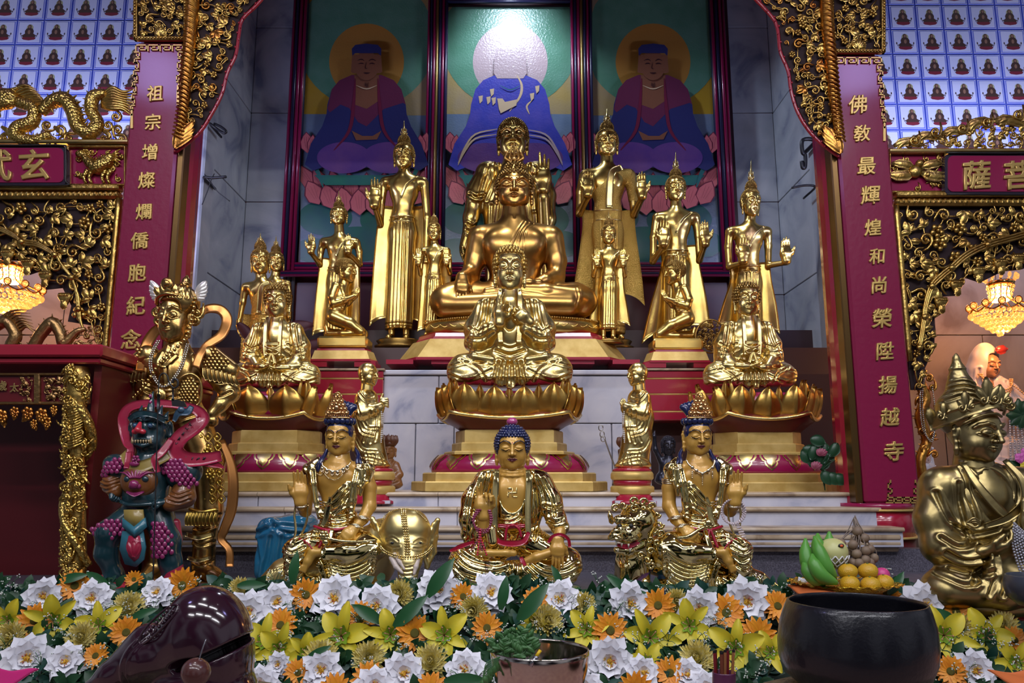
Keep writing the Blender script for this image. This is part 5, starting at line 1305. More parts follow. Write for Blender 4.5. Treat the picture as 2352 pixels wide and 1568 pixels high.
# ================================================================= kneeling worshippers, monks and small figures
def kneeling(sg, c, dy, label):
    m = lambda x: c+sg*(x-793)
    q3 = lambda pts: [(m(p[0]), p[1]+dy)+tuple(p[2:]) for p in pts]
    s = St('kneeling_statue', m(790), 778+dy, 5.02, label, 'statue', 'kneeling gilded figures')
    body = MB(); head(body, m(796), 605+dy, 649+dy, 19, 'chin', h=1.2, yaw=sg*1.25, tilt=.1)
    f = F(1.6)
    f.c(q3([(792, 645, 0, 12), (786, 662, 0, 14)]), 5); f.e((m(780), 682+dy, 0), (22, 28, 24), 8); f.e((m(774), 708+dy, 0), (18, 20, 19), 8); f.e((m(770), 728+dy, 0), (22, 18, 24), 10)
    for d in (-22, 22):
        f.c(q3([(776, 662, d*.9, 10.5), (767, 688, d*1.05, 9.5), (770, 702, d, 8.5), (796, 692, d*.7, 7), (812, 682, d*.2, 5.5)]), 3)
        f.c(q3([(770, 730, d*.6, 17), (806, 746, d*.75, 14), (832, 764, d*.75, 10.5)]), 6); f.c(q3([(832, 768, d*.75, 8), (790, 769, d*.7, 8.5), (756, 768, d*.6, 6)]), 4)
        f.c(q3([(756, 766, d*.6, 5), (752, 752, d*.6, 4.5)]), 2)
    f.c(q3([(800, 768, 0, 10), (760, 766, 0, 12)]), 6)
    v, q = f.mesh(); v = folds(v, q, [[(m(752), 712+dy), (m(775), 716+dy), (m(796), 712+dy)], [(m(786), 660+dy), (m(794), 690+dy), (m(788), 708+dy)]], 2, 1.4)
    body.add(v, q)
    for k in (-1, 1): hand(body, (m(811), 684+dy, k*2.2), 27, (.55*sg, 0, .84), (0, -k, 0), 1 if sg*k < 0 else -1, curl=.02, spread=0, h=1.0)
    s.part('body', body, M['gold'])
    hr = MB(); hairdo(hr, m(796), 605+dy, 649+dy, 19, 'snail', yaw=sg*1.25, tilt=.1, h=2.4, top=.3, cr=4.0); s.part('hair', hr, M['hairg'])
    p = MB(); p.b2(m(793)-57, m(793)+57, -34, 34, -(803+dy), -(777+dy), 0, 5); s.part('statue_base', p, M['gold'], ang=40)
    root = thing('gilt_pedestal', P(m(790), 845+dy*.5, 5.02), ('left' if sg > 0 else 'right')+' gilt trapezoid pedestal with red feet under the kneeling figure', 'pedestal', 'trapezoid pedestals')
    def slab(y0, y1, w0, w1, mt, nm):
        mb = MB(); a = chamfer(w1, .86, w1*.5); b = chamfer(w0, .86, w0*.5)
        mb.add([(m(790)+x, d, -(y1+dy*.6)) for x, d in a]+[(m(790)+x, d, -(y0+dy*.6)) for x, d in b], [[j, (j+1) % 8, 8+(j+1) % 8, 8+j] for j in range(8)]+[list(range(8))[::-1], list(range(8, 16))])
        mb.xf(s.w); mb.build(nm, mt, root, False)
    slab(805, 810, 62, 64, M['redbright'], 'red_band'); slab(810, 830, 68, 76, M['goldflat'], 'sloping_base'); slab(830, 835, 78, 78, M['redbright'], 'base_rail')
    for k in (-1, 1):
        mb = MB(); mb.b2(m(790)+k*55-24, m(790)+k*55+24, -36, 36, -(847+dy*.4), -(834+dy*.6)); mb.xf(s.w); mb.build('base_foot', M['redbright'], root, False)
kneeling(1, 793, 0, 'left kneeling figure with joined palms facing the middle')
kneeling(-1, 1551, 5, 'right kneeling figure with joined palms facing the middle')
for x0, x1, nm in ((703, 879, 'left'), (1483, 1642, 'right')):
    Yp = 4.86; t = thing('red_plinth', P((x0+x1)/2, 966, Yp), 'red plinth with thin gold lines under the '+nm+' kneeling figure', 'plinth', 'red plinths')
    mb = MB(); a, b = X(x0, 900, Yp), X(x1, 900, Yp); ys = [966, 945, 905, 869, 851]
    for q0, q1 in zip(ys[:-1], ys[1:]): mb.b2(a, b, Yp, Yp+.42, Z(q0, Yp)+.004, Z(q1, Yp)-.004, 0, .004)
    mb.b2(a+.01, b-.01, Yp+.012, Yp+.4, Z(966, Yp), Z(851, Yp)); mb.build('body', M['redbright'], t, False)
    for q0 in ys[1:-1]: MB().tube([(a, Yp+.006, Z(q0, Yp)), (b, Yp+.006, Z(q0, Yp))], .006, 6).build('gilt_line', M['goldflat'], t)
    lid = MB(); lid.b2(a-.01, b+.01, Yp-.01, Yp+.44, Z(851, Yp)+.001, Z(846, Yp), 0, .003); lid.build('marble_lid', M['lip'], t, False)
def monk(sg, c, dx, label, praying):
    """c: picture x of the head centre; the figure faces sg"""
    m = lambda x: c+sg*(x-845)
    q3 = lambda pts: [(m(p[0]),)+tuple(p[1:]) for p in pts]
    s = St('monk_statue', m(852), 1078, 4.02, label, 'statue', 'gilded monks on round drums')
    body = MB(); head(body, m(846), 843, 886, 19.5, 'chin', h=1.15, yaw=sg*1.15, tilt=.08)
    f = F(1.5); f.e((m(844), 858, 0), (21, 25, 21), 4); f.c(q3([(844, 880, 0, 13), (842, 905, 0, 15)]), 4)
    v, q = f.mesh(); body.add(v, q)
    hx_ = 878 if not praying else 884
    if praying:
        for k in (-1, 1): hand(body, (m(872), 948, k*2.4), 34, (.30*sg, 0, .95), (0, -k, 0), 1 if sg*k < 0 else -1, curl=.02, spread=0, h=1.0)
    else:
        f2 = F(1.2); f2.e((m(882), 924, -4), (8, 9, 9), 2)
        for k in range(4): f2.c([(m(876), 916+k*5, -8, 3.2), (m(890), 917+k*5, -8, 3.2), (m(891), 919+k*5, 0, 3)], 1.5)
        f2.c([(m(876), 914, -2, 3.4), (m(880), 905, -2, 2.6)], 2); v2, q2 = f2.mesh(); body.add(v2, q2)
    s.part('body', body, M['goldp'])
    r = F(1.8)
    r.c(q3([(842, 918, 0, 27), (840, 960, 0, 30), (846, 1010, 0, 32), (850, 1062, 0, 30)]), 10, .9)
    r.c(q3([(850, 1010, -4, 30), (858, 1056, -4, 33)]), 10, .85)
    r.c(q3([(836, 914, -18, 16), (838, 950, -24, 15), (858, 944, -20, 13), (874, 936, -10, 11)]), 6); r.c(q3([(836, 914, 18, 16), (838, 950, 22, 15), (862, 944, 14, 12)]), 6)
    r.c(q3([(872, 938, -10, 11), (868, 980, -14, 13), (862, 1012, -16, 12), (858, 1028, -16, 9)]), 6, .8)
    r.e((m(856), 1068, 0), (42, 12, 34), 8)
    v, q = r.mesh()
    L = [[(820, 950), (834, 992), (862, 1002)], [(826, 930), (846, 980), (872, 984)], [(856, 946), (852, 990), (842, 1016)], [(866, 944), (864, 984), (856, 1018)], [(872, 950), (872, 980), (866, 1014)], [(822, 1010), (838, 1034), (870, 1038)], [(846, 1040), (850, 1054), (842, 1070)], [(862, 1042), (868, 1056), (864, 1072)], [(878, 1044), (884, 1058), (886, 1070)], [(838, 902), (848, 914), (860, 912)], [(830, 905), (846, 922), (862, 918)], [(826, 1060), (850, 1052), (890, 1062)]]
    v = folds(v, q, [[(m(a), b) for a, b in l] for l in L], 2.6, 1.5)
    s.part('robe', (v, q), M['goldp'])
    bd = MB()
    for k in (-2.4, 2.4): beads(bd, q3([(878+k*.4, 934, -14+k), (881+k*.4, 960, -16+k), (880+k*.4, 990, -16+k), (878, 1016, -16+k)]), 2.0)
    s.part('prayer_beads', bd, mat('pearl_bead', (.60, .58, .60), .18, coat=.6))
    t = thing('drum_pedestal', P(m(858), 1150, 4.02), ('left' if sg > 0 else 'right')+' round red and gold drum under the gilded monk', 'pedestal', 'round drum pedestals')
    Yd = 4.02; z = lambda y: Z(y, Yd); k = pxs(1110, Yd)[0]; cx_ = X(m(858), 1110, Yd)
    for nm, pr, mt in (('top_rim', [(40, 1084), (43, 1082), (43, 1078), (38, 1075)], 'redbright'), ('upper_band', [(44, 1102), (47, 1098), (47, 1088), (44, 1083)], 'goldflat'), ('waist', [(40, 1116), (42, 1109), (42, 1102)], 'redbright'), ('lower_band', [(45, 1136), (48, 1132), (48, 1119), (45, 1115)], 'goldflat'), ('foot', [(55, 1156), (55, 1150), (47, 1146), (47, 1135)], 'redbright')):
        MB().lathe([(a*k*1.04, z(b)) for a, b in pr], (cx_, Yd, 0), 36).build(nm, M[mt], t, True)
    st = MB(); st.b2(cx_-.10, cx_+.10, Yd-.1, Yd+.2, 1.40, z(1155)); st.build('stone_block', M['marble'], t, False)
monk(1, 845, 0, 'golden standing monk left of the middle lotus throne, holding dark prayer beads', False)
monk(-1, 1465, 0, 'golden standing monk with joined palms, right of the middle lotus throne', True)
# ================================================================= gilded fretwork, couplet columns, lettering
def spiral(mb, x, y, r, a0, sg, th, d=0, m=0, turns=1.35, tail=1.6):
    """carved tendril: a stem that curls into a volute with a bead at its heart"""
    n = 15; pts = []; rad = []
    ex, ey = x+r*cos(a0), y+r*sin(a0)
    tx, ty = -sin(a0)*sg, cos(a0)*sg
    pts.append((ex-tx*r*tail, ey-ty*r*tail-.25*r, d+2)); rad.append(th*.45)
    pts.append((ex-tx*r*tail*.5+cos(a0)*r*.12, ey-ty*r*tail*.5, d)); rad.append(th*.8)
    for i in range(n):
        t = i/(n-1); q = r*(1-.80*t); a = a0+sg*t*turns*2*pi
        pts.append((x+q*cos(a), y+q*sin(a), d-th*.5*sin(pi*t))); rad.append(th*(1-.45*t))
    mb.tube([(p[0], p[2], -p[1]) for p in pts], rad, 5, m)
    mb.ball((x, d-th*.6, -y), th*1.15, 6, m, 4)
def leaf(mb, x, y, L, a, w=.32, d=0, m=0, curl=.25, th=.8, lobes=True):
    n = 8; g = []
    for j in range(n):
        t = j/(n-1); ww = L*w*(sin(pi*min(1, t*.92+.06))**.8)*(1+(.22*cos(t*19) if lobes else 0)); cx_, cy_ = x+L*t*cos(a)-L*curl*t*t*sin(a), y+L*t*sin(a)+L*curl*t*t*cos(a)
        aa = a+curl*1.6*t
        g.append([(cx_-sin(aa)*ww*u, d-3*sin(pi*t)*(1-.6*u*u)+2.2*abs(u), -(cy_+cos(aa)*ww*u)) for u in (-1, -.5, 0, .5, 1)])
    mb.sheet(g, m, thick=th)
def blossom(mb, x, y, r, d=0, m=0, n=5):
    for i in range(n):
        a = i*2*pi/n+.3; mb.ball((x+cos(a)*r*.62, d, -(y+sin(a)*r*.62)), (r*.42, r*.3, r*.42), 6, m, 4)
    mb.ball((x, d-r*.25, -y), r*.3, 6, m, 4)
def inside(p, poly):
    x, y = p; c = False; j = len(poly)-1
    for i in range(len(poly)):
        xi, yi = poly[i]; xj, yj = poly[j]
        if (yi > y) != (yj > y) and x < (xj-xi)*(y-yi)/(yj-yi)+xi: c = not c
        j = i
    return c
def edge_d(p, poly):
    return float(seg_dist(np.array([p[0]]), np.array([p[1]]), list(poly)+[poly[0]])[0])
def fretwork(mb, poly, size, seed, d=0, m=0, dense=1.0, mix=(.55, .30, .15), mo=None):
    rr = random.Random(seed); xs = [p[0] for p in poly]; ys = [p[1] for p in poly]; pts = []
    A = (max(xs)-min(xs))*(max(ys)-min(ys)); n = int(A/(size*size)*40*dense)
    for _ in range(n):
        p = (rr.uniform(min(xs), max(xs)), rr.uniform(min(ys), max(ys)))
        if not inside(p, poly): continue
        e = edge_d(p, poly)
        if e < size*.28: continue
        s_ = size*rr.uniform(.7, 1.15)
        if all(np.hypot(p[0]-q[0], p[1]-q[1]) > (s_+q[2])*.385 for q in pts): pts.append((p[0], p[1], min(s_, e*1.5)))
    for x, y, s_ in pts:
        k = rr.random(); dd = d+rr.uniform(-3, 3)
        mm = m if mo is None or rr.random() > .18 else mo
        if k < mix[0]:
            spiral(mb, x, y, s_*.40, rr.uniform(0, 6.28), rr.choice((-1, 1)), s_*.105, dd, mm)
            if rr.random() < .7: leaf(mb, x+s_*.3*cos(k*30), y+s_*.3*sin(k*30), s_*.55, rr.uniform(0, 6.28), d=dd-2, m=mm)
        elif k < mix[0]+mix[1]:
            a = rr.uniform(0, 6.28)
            for j in (-.8, 0, .8): leaf(mb, x-s_*.2*cos(a), y-s_*.2*sin(a), s_*(.85-.25*abs(j)), a+j, d=dd-2, m=mm, curl=.25*(1 if j >= 0 else -1))
        else: blossom(mb, x, y, s_*.42, dd-3, mm, rr.choice((5, 6)))
    for _ in range(int(len(pts)*1.1)):                   # connecting stems
        a = rr.choice(pts); near = sorted(pts, key=lambda q: abs(q[0]-a[0])+abs(q[1]-a[1]))[1:5]
        if not near: continue
        b = rr.choice(near); mx, my = (a[0]+b[0])/2+rr.uniform(-.2, .2)*size, (a[1]+b[1])/2+rr.uniform(-.2, .2)*size
        tb(mb, [(a[0], a[1], d+1), (mx, my, d-1), (b[0], b[1], d+1)], size*.05, m, 5)
    return mb
def plate(mb, poly, d0, d1, m=0):
    q = [(x, -y) for x, y in poly]; a = sum(q[i][0]*q[(i+1) % len(q)][1]-q[(i+1) % len(q)][0]*q[i][1] for i in range(len(q)))
    if a < 0: q = q[::-1]
    return mb.prism(q, d0, d1, m)
TXT = {}
def glyph(ch, bold=0.):
    """outline of one written character as a thick relief, unit height, centred"""
    if ch in TXT: return TXT[ch]
    c = bpy.data.curves.new('lettering', 'FONT'); c.body = ch; c.extrude = .06; c.offset = bold; c.bevel_depth = .026; c.bevel_resolution = 1; c.resolution_u = 4
    o = bpy.data.objects.new('lettering', c); COL.objects.link(o)
    dg = bpy.context.evaluated_depsgraph_get(); me = bpy.data.meshes.new_from_object(o.evaluated_get(dg))
    v = np.array([tuple(q.co) for q in me.vertices]); f = [list(p.vertices) for p in me.polygons]
    bpy.data.objects.remove(o); bpy.data.meshes.remove(me)
    if len(v) == 0: v = np.array([[0, 0, 0], [1, 0, 0], [0, 1, 0.]]); f = [[0, 1, 2]]
    lo, hi = v.min(0), v.max(0); s_ = max(hi[0]-lo[0], hi[1]-lo[1])
    v = (v-(lo+hi)/2)/s_; TXT[ch] = (v, f); return TXT[ch]
def write(mb, ch, x, y, size, d=0, m=0, thick=1., wx=1.0, slant=0):
    v, f = glyph(ch)
    return mb.add(np.stack([x+(v[:, 0]+v[:, 1]*slant)*size*wx, d-v[:, 2]*size*thick, -y+(v[:, 1]+v[:, 0]*.06)*size], 1), f, m)
def meander(mb, pts, r, d, m=0):
    for (a, b), (c_, e) in zip(pts[:-1], pts[1:]): mb.b2(min(a, c_)-r, max(a, c_)+r, d-2.5, d, -max(b, e)-r, -min(b, e)+r, m)
def column(side, chars, xb, ytop, label):
    """xb: board edges (left,right) in the photo at y=450"""
    Yc = 3.85; sg = 1 if side == 'right' else -1
    l, r = X(xb[0], 450, Yc), X(xb[1], 450, Yc); zt, zb_ = Z(ytop, Yc), Z(1156, Yc)
    t = thing('lacquered_column', ((l+r)/2, Yc+.2, .9), label+' red lacquered column with dark bronze corner strips', 'column', 'red lacquered columns')
    inn = l if sg > 0 else r
    mb = MB(); cxm = (l+r)/2+ sg*.05
    o_ = r if sg > 0 else l
    poly = [(inn+sg*.02, .055), (inn-sg*.02, .07), (inn-sg*.045, .12), (inn-sg*.05, .17), (inn-sg*.035, .24), (inn-sg*.0, .28), (o_, .28), (o_, .055)]
    if sg > 0: poly = poly[::-1]
    mb.prism([(a, Yc+b) for a, b in poly], zb_-.005, 6.2, 0, 'xy'); mb.build('shaft', M['redbright'], t, False)
    st = MB(); xx = inn-sg*.016
    st.b2(xx-.018, xx+.018, Yc+.02, Yc+.10, zb_, 6.0, 0, .006); st.build('corner_strip', mat('dark_bronze_strip', (.16, .09, .03), .3, .8), t, ang=30)
    pb = MB(); pb.lathe([(.165, zb_-.62), (.165, zb_-.28), (.17, zb_-.27), (.17, zb_-.02), (.16, zb_+.0)], ((l+r)/2+sg*.0, Yc+.22, 0), 40, 0, (r-l+.12)/2/.165, 1.6); 
    base = MB(); hw = (r-l)/2+.065
    for nm, z0, z1, e, mt in (('base_moulding', zb_-.025, zb_+.0, .0, 'redmag'), ('gilt_ring', zb_-.036, zb_-.026, .012, 'goldflat'), ('base_drum', zb_-.155, zb_-.036, 0, 'redbright'), ('gilt_ring', zb_-.165, zb_-.155, .012, 'goldflat'), ('lower_drum', zb_-.62, zb_-.165, -.005, 'reddark')):
        b = MB(); xc = (l+r)/2-sg*.03
        b.lathe([(1, z0), (1, z1)], (xc, Yc+.24, 0), 44, 0, hw+e, .30+e); b.build(nm, M[mt], t)
    bt = thing('couplet_board', ((l+r)/2, Yc, zb_), label+' crimson board with a vertical line of gold characters', 'signboard', 'couplet boards')
    b = MB(); b.b2(l, r, Yc-.0, Yc+.06, zb_, zt, 0, .012); b.build('board', M['redboard'], bt, ang=30)
    s = St('tmp', 1176, 784, Yc, 'x', 'x'); bpy.data.objects.remove(s.root); s.root = bt
    for ch, x, y, sz in chars:
        s.part('gold_character', write(MB(), ch, x, y, sz, -1.5, thick=.8, slant=.05), M['goldsign'])
    # squared lattice border at the top and hanging down the sides
    mb = MB(); y0 = ytop+8
    tl = lambda x: x
    xl_, xr_ = (s_x(l, y0, Yc), s_x(r, y0, Yc)); wd = xr_-xl_
    n = 4; u = wd/n
    for i in range(n):
        a = xl_+i*u+2; b_ = a+u-4
        meander(mb, [(a, y0+13), (a, y0), (b_, y0), (b_, y0+11), (a+u*.3, y0+11), (a+u*.3, y0+5), (b_-u*.3, y0+5)], 1.3, -1)
    for e_, sg2, ln in ((xl_+6, 1, 175 if sg < 0 else 130), (xr_-6, -1, 130 if sg < 0 else 175)):
        y = y0+16; k = 0
        while y < y0+ln-40:
            lean = (1241-e_)/10214*(y-y0); c = e_-lean; h_ = 24+k % 2*6; q = 6-2.6*(y-y0)/ln
            meander(mb, [(c-q*sg2, y), (c+q*sg2, y), (c+q*sg2, y+h_*.45), (c-q*.2*sg2, y+h_*.45), (c-q*.2*sg2, y+h_*.25)], 1.2, -1); meander(mb, [(c+q*sg2, y+h_*.6), (c-q*sg2, y+h_*.6), (c-q*sg2, y+h_), (c, y+h_), (c, y+h_*.8)], 1.2, -1)
            y += h_; k += 1
        lean = (1241-e_)/10214*(y-y0); meander(mb, [(e_-lean, y), (e_-lean-3*0, y+12)], 2.0, -1); meander(mb, [(e_-lean, y+12), (e_-lean, y+40)], 2.8, -1)
    s.part('lattice_border', mb, M['goldsign'], smooth=False)
    if sg > 0:
        mb = MB(); q0, q1 = s_x(l, 1140, Yc)+48, s_x(r, 1140, Yc)-4; u = (q1-q0)/4
        for i in range(4): a = q0+i*u; meander(mb, [(a, 1154), (a+u*.9, 1154), (a+u*.9, 1142), (a+u*.15, 1142), (a+u*.15, 1149), (a+u*.6, 1149)], 1.5, -1)
        for e_, w_ in ((q0+4, 1), (q1-4, -1)): meander(mb, [(e_, 1140), (e_, 1132), (e_+8*w_, 1132), (e_+8*w_, 1122), (e_, 1122), (e_, 1110), (e_+5*w_, 1110), (e_+5*w_, 1103)], 1.5, -1)
        s.part('lattice_border', mb, M['goldsign'], smooth=False)
    # pierced gilt panel above
    p = St('pierced_panel', (xl_+xr_)/2, ytop, Yc-.01, label+' pierced gilt floral panel above the couplet board', 'carving', 'pierced panels over the couplet boards')
    x0, x1, y1 = xl_-4, xr_+8, ytop-3
    fm = MB()
    for a, b_, c_, e_ in ((x0, -90, x0+9, y1), (x1-9, -90, x1, y1), (x0, y1-9, x1, y1)): fm.b2(a, c_, -5, 6, -e_, -b_, 0, 2)
    p.part('frame', fm, M['goldd'], ang=40)
    rp = MB()
    for i in range(26): rp.ball((x0+4.5, -6, -(y1-8-i*7)), (4, 2.5, 3.2), 6, 0, 4); rp.ball((x1-4.5, -6, -(y1-8-i*7)), (4, 2.5, 3.2), 6, 0, 4)
    for i in range(int((x1-x0-8)/7)): rp.ball((x0+8+i*7, -6, -(y1-4.5)), (3.2, 2.5, 4), 6, 0, 4)
    p.part('beading', rp, M['goldd'])
    f = MB(); fretwork(f, [(x0+8, -90), (x1-8, -90), (x1-8, y1-8), (x0+8, y1-8)], 26, 3, -2)
    for k in range(-3, 4): leaf(f, (x0+x1)/2, y1-8, 26-abs(k)*3, -pi/2+k*.36, .22, -6)
    p.part('fretwork', f, M['goldd'])
    p.part('backing', MB().b2(x0+4, x1-4, 6, 9, -(y1-3), 90), mat('fretwork_shadow_board', (.02, .006, .008), .8), smooth=False)  # near-black colour paints the shade behind the pierced work
def s_x(xw, py, Y):
    u = (784-py)/FPX; return 1176+xw*FPX*(CA-u*SA)/Y
LCH = [('祖', 357, 215, 38), ('宗', 352, 281, 38), ('增', 345, 350, 38), ('燦', 338, 415, 40), ('爛', 331, 487, 38), ('僑', 322, 553, 42), ('胞', 316, 627, 42), ('紀', 313, 702, 44), ('念', 302, 779, 48)]
RCH = [('佛', 1969, 241, 44), ('敎', 1979, 307, 40), ('最', 1990, 382, 43), ('輝', 1998, 449, 44), ('煌', 2004, 523, 40), ('和', 2013, 589, 37), ('尚', 2018, 655, 40), ('榮', 2025, 731, 47), ('陞', 2032, 806, 42), ('揚', 2038, 884, 43), ('越', 2043, 958, 45), ('寺', 2052, 1036, 46)]
column('left', LCH, (280, 396), 97, 'left')
column('right', RCH, (1934, 2053), 126, 'right')
def wing(label, poly, edge, roll, seed, tip):
    s = St('carved_bracket', poly[0][0], poly[0][1], 3.84, label, 'carving', 'carved brackets')
    mb = MB(); plate(mb, poly, 6, 16); s.part('shade_backing', mb, mat('fretwork_shadow_board', (.02, .006, .008), .8), smooth=False)  # backing coloured near-black, shade behind the carving put into the colour
    f = MB(); fretwork(f, poly, 27, seed, 0, 0, 1.1, mo=1); s.part('fretwork', f, [M['goldd'], M['goldo']])
    e = MB(); tb(e, [(x, y, 4) for x, y in edge], 4, 0)
    for i, (x, y) in enumerate(smooth_pl(edge, 3)): e.ball((x+(3 if i % 2 else -3), 0, -y), 2.6, 6, 0, 4)
    s.part('red_edge', e, M['red'])
    g = MB(); pts = smooth_pl(roll, 9)
    tb(g, [(x, y, -4) for x, y in roll], [15, 15, 13, 11, 6], 0, 10)
    for i in range(len(pts)-1):
        x, y = pts[i]; tb(g, [(x-12, y-8, -12), (x, y-2, -20), (x+12, y+4, -12)], 2.4, 0, 5)
    s.part('ribbed_roll', g, M['goldo'])
    q = MB()
    for j in range(-2, 3): leaf(q, tip[0], tip[1], 74-abs(j)*12, tip[2]+j*.17, .15, -8, curl=.12*tip[3], lobes=False, th=2)
    blossom(q, tip[0]+10*tip[3], tip[1]-34, 9, -12)
    s.part('acanthus_tip', q, M['goldo'])
wing('gilded carved bracket with red back beside the left column', [(404, 345), (452, 300), (480, 255), (503, 215), (516, 165), (532, 125), (541, 75), (548, 40), (580, 5), (640, -60), (430, -60), (428, 95), (412, 270)],
     [(404, 347), (455, 305), (486, 258), (509, 212), (521, 165), (540, 125), (548, 75), (556, 42), (590, 8), (640, -50)], [(450, -60), (441, 60), (432, 160), (424, 250), (412, 330)], 11, (404, 342, -1.05, 1))
wing('gilded carved bracket with red back beside the right column', [(1929, 357), (1890, 325), (1860, 290), (1838, 250), (1825, 205), (1818, 160), (1800, 115), (1793, 60), (1770, 25), (1690, -60), (1900, -60), (1914, 120), (1922, 280)],
     [(1929, 359), (1884, 325), (1853, 290), (1831, 250), (1818, 205), (1811, 160), (1793, 115), (1786, 60), (1764, 25), (1690, -50)], [(1892, -60), (1899, 60), (1908, 160), (1916, 250), (1926, 335)], 12, (1929, 354, -2.05, -1))
# ================================================================= the shrines at both sides
M['scale'] = mat('dragon_scale_gilt', (.62, .42, .11), .3, 1)
def _vor():
    m = M['scale']; nt = m.node_tree; b = nt.nodes['Principled BSDF']
    t = nt.nodes.new('ShaderNodeTexCoord'); v = nt.nodes.new('ShaderNodeTexVoronoi'); v.inputs['Scale'].default_value = 75
    p = nt.nodes.new('ShaderNodeBump'); p.inputs['Strength'].default_value = .8; p.inputs['Distance'].default_value = .006; p.invert = True
    nt.links.new(t.outputs['Object'], v.inputs['Vector']); nt.links.new(v.outputs['Distance'], p.inputs['Height']); nt.links.new(p.outputs[0], b.inputs['Normal'])
_vor()
def serpent(mb, path, fins=True, d=0, m=0, mf=0):
    p = smooth_pl(np.array([(q[0], d-2, -q[1]) for q in path], float), 6); r = np.interp(np.linspace(0, 1, len(p)), np.linspace(0, 1, len(path)), [q[2] for q in path])
    mb.tube(p, r, 10, m)
    if fins:
        t = np.gradient(p, axis=0); n = np.stack([-t[:, 2], t[:, 1]*0, t[:, 0]], 1); n /= np.linalg.norm(n, axis=1)[:, None]+1e-9
        for i in range(2, len(p)-2, 2): mb.tube([p[i]+n[i]*r[i]*.85, p[i]+n[i]*r[i]*1.5+t[i]*.2], [r[i]*.22, r[i]*.03], 4, mf)
    return mb
BY = 3.95
# ---- left beam
s = St('dragon_crest', 140, 330, BY, 'gilded openwork dragon running along the top of the left shrine beam', 'carving')
b = MB(); serpent(b, [(45, 238, 13), (80, 250, 14), (78, 282, 15), (46, 296, 16), (40, 316, 15), (80, 326, 13), (120, 312, 9)], d=-4)
serpent(b, [(98, 262, 11), (122, 238, 15), (152, 232, 18), (172, 258, 18), (182, 292, 17), (208, 308, 15), (228, 288, 14), (214, 256, 15), (218, 226, 15), (246, 216, 9)], d=-4)
s.part('dragon_body', b, M['scale'])
h = F(1.6); h.e((18, 232, -10), (30, 24, 16), 6); h.c([(0, 250, -12, 12), (-20, 256, -12, 9)], 8); h.c([(0, 268, -10, 8), (-18, 272, -10, 6)], 6); h.e((14, 224, -20), (7, 6, 7), 3); h.c([(30, 212, -8, 5), (60, 200, -6, 3)], 4); v, q = h.mesh(); s.part('dragon_head', (v, q), M['scale'])
f = MB(); rr = random.Random(8)
for i in range(9): tb(f, [(30+i*6, 214+i*3, -4), (60+i*7, 200+i*6, -8), (88+i*5, 208+i*7, -6)], [4, 3.4, .5])
for i in range(9): tb(f, [(236, 222+i*3, -2), (262, 206+i*6, -8), (285, 214+i*5, -6), (308, 206+i*8, -2)], [5, 5, 4, .5])
s.part('flames', f, M['goldd']); f = MB()
for x, y in ((110, 290), (140, 300), (66, 322), (160, 318), (250, 290), (272, 300), (240, 322), (200, 322), (120, 326), (282, 322), (15, 318), (268, 270)): spiral(f, x, y, 12, rr.uniform(0, 6), rr.choice((-1, 1)), 3.6, -2)
for x, y, a in ((100, 326, .6), (128, 300, .4), (240, 308, .5), (8, 300, 2.4)):
    for k in range(4): tb(f, [(x, y-6, -4), (x+16, y+2+k*3, -8), (x+20-k*6, y+14, -6)], [4, 3, .6])
s.part('clouds', f, M['goldd'])
s.part('base_moulding', MB().b2(-60, 302, -14, 20, -334, -324, 0, 3), M['goldp'], ang=40)
def frieze(nm_l, x0, x1, y0, y1, label, kind):
    s = St('relief_panel', (x0+x1)/2, y1, BY, label, 'carving', 'relief panels beside the signboards')
    s.part('panel', MB().b2(x0, x1, 4, 14, -y1, -y0), M['redmag'], smooth=False)
    fr = MB()
    for a, b_, c_, e in ((x0, y0, x1, y0+5), (x0, y1-5, x1, y1), (x0, y0, x0+5, y1), (x1-5, y0, x1, y1)): fr.b2(a, c_, -6, 6, -e, -b_, 0, 2)
    s.part('frame', fr, M['goldd'], ang=40)
    m = MB(); rr = random.Random(len(label))
    cx_, cy_ = (x0+x1)/2, (y0+y1)/2
    if kind == 'beast':
        serpent(m, [(cx_-28, cy_-22, 8), (cx_-14, cy_-6, 13), (cx_+2, cy_+4, 17), (cx_+24, cy_-8, 16), (cx_+38, cy_-24, 9)], d=-2)
        m.ball((cx_-34, -4, -(cy_-26)), (14, 9, 10), 10)
        for a in (-20, -8, 22, 34): tb(m, [(cx_+a, cy_+10, -3), (cx_+a-8, cy_+26, -4), (cx_+a-4, cy_+40, -3)], [6, 4, 4])
        for k in range(5): tb(m, [(cx_+36, cy_-24, -3), (cx_+48, cy_-32+k*6, -5), (cx_+56, cy_-38+k*9, -3)], [3, 3, .5])
    else:
        m.ball((cx_-6, -4, -(cy_-2)), (16, 9, 15), 10); m.ball((cx_+4, -4, -(cy_-20)), (10, 8, 9), 10)
        for sg in (-1, 1):
            leaf(m, cx_+sg*8, cy_, 58, (.5 if sg > 0 else pi-.45), .22, -4, curl=-.4*sg, lobes=True, th=2); leaf(m, cx_+sg*8, cy_-10, 50, (-.5 if sg > 0 else pi+.5), .20, -4, curl=.3*sg, th=2)
        m.ball((cx_+22, -4, -(cy_+6)), 7, 8)
    for _ in range(26):
        x, y = rr.uniform(x0+12, x1-12), rr.uniform(y0+10, y1-10)
        if abs(x-cx_) > 34 or abs(y-cy_) > 26: spiral(m, x, y, rr.uniform(5, 8), rr.uniform(0, 6), rr.choice((-1, 1)), 2.2, 2)
    s.part('relief', m, M['scale' if kind == 'beast' else 'goldd'])
frieze('l', 155, 291, 335, 428, 'gold relief of a scaly horned beast on crimson, beside the left signboard', 'beast')
frieze('r', 2040, 2172, 350, 444, 'gold relief of winged creatures on crimson, beside the right signboard', 'bat')
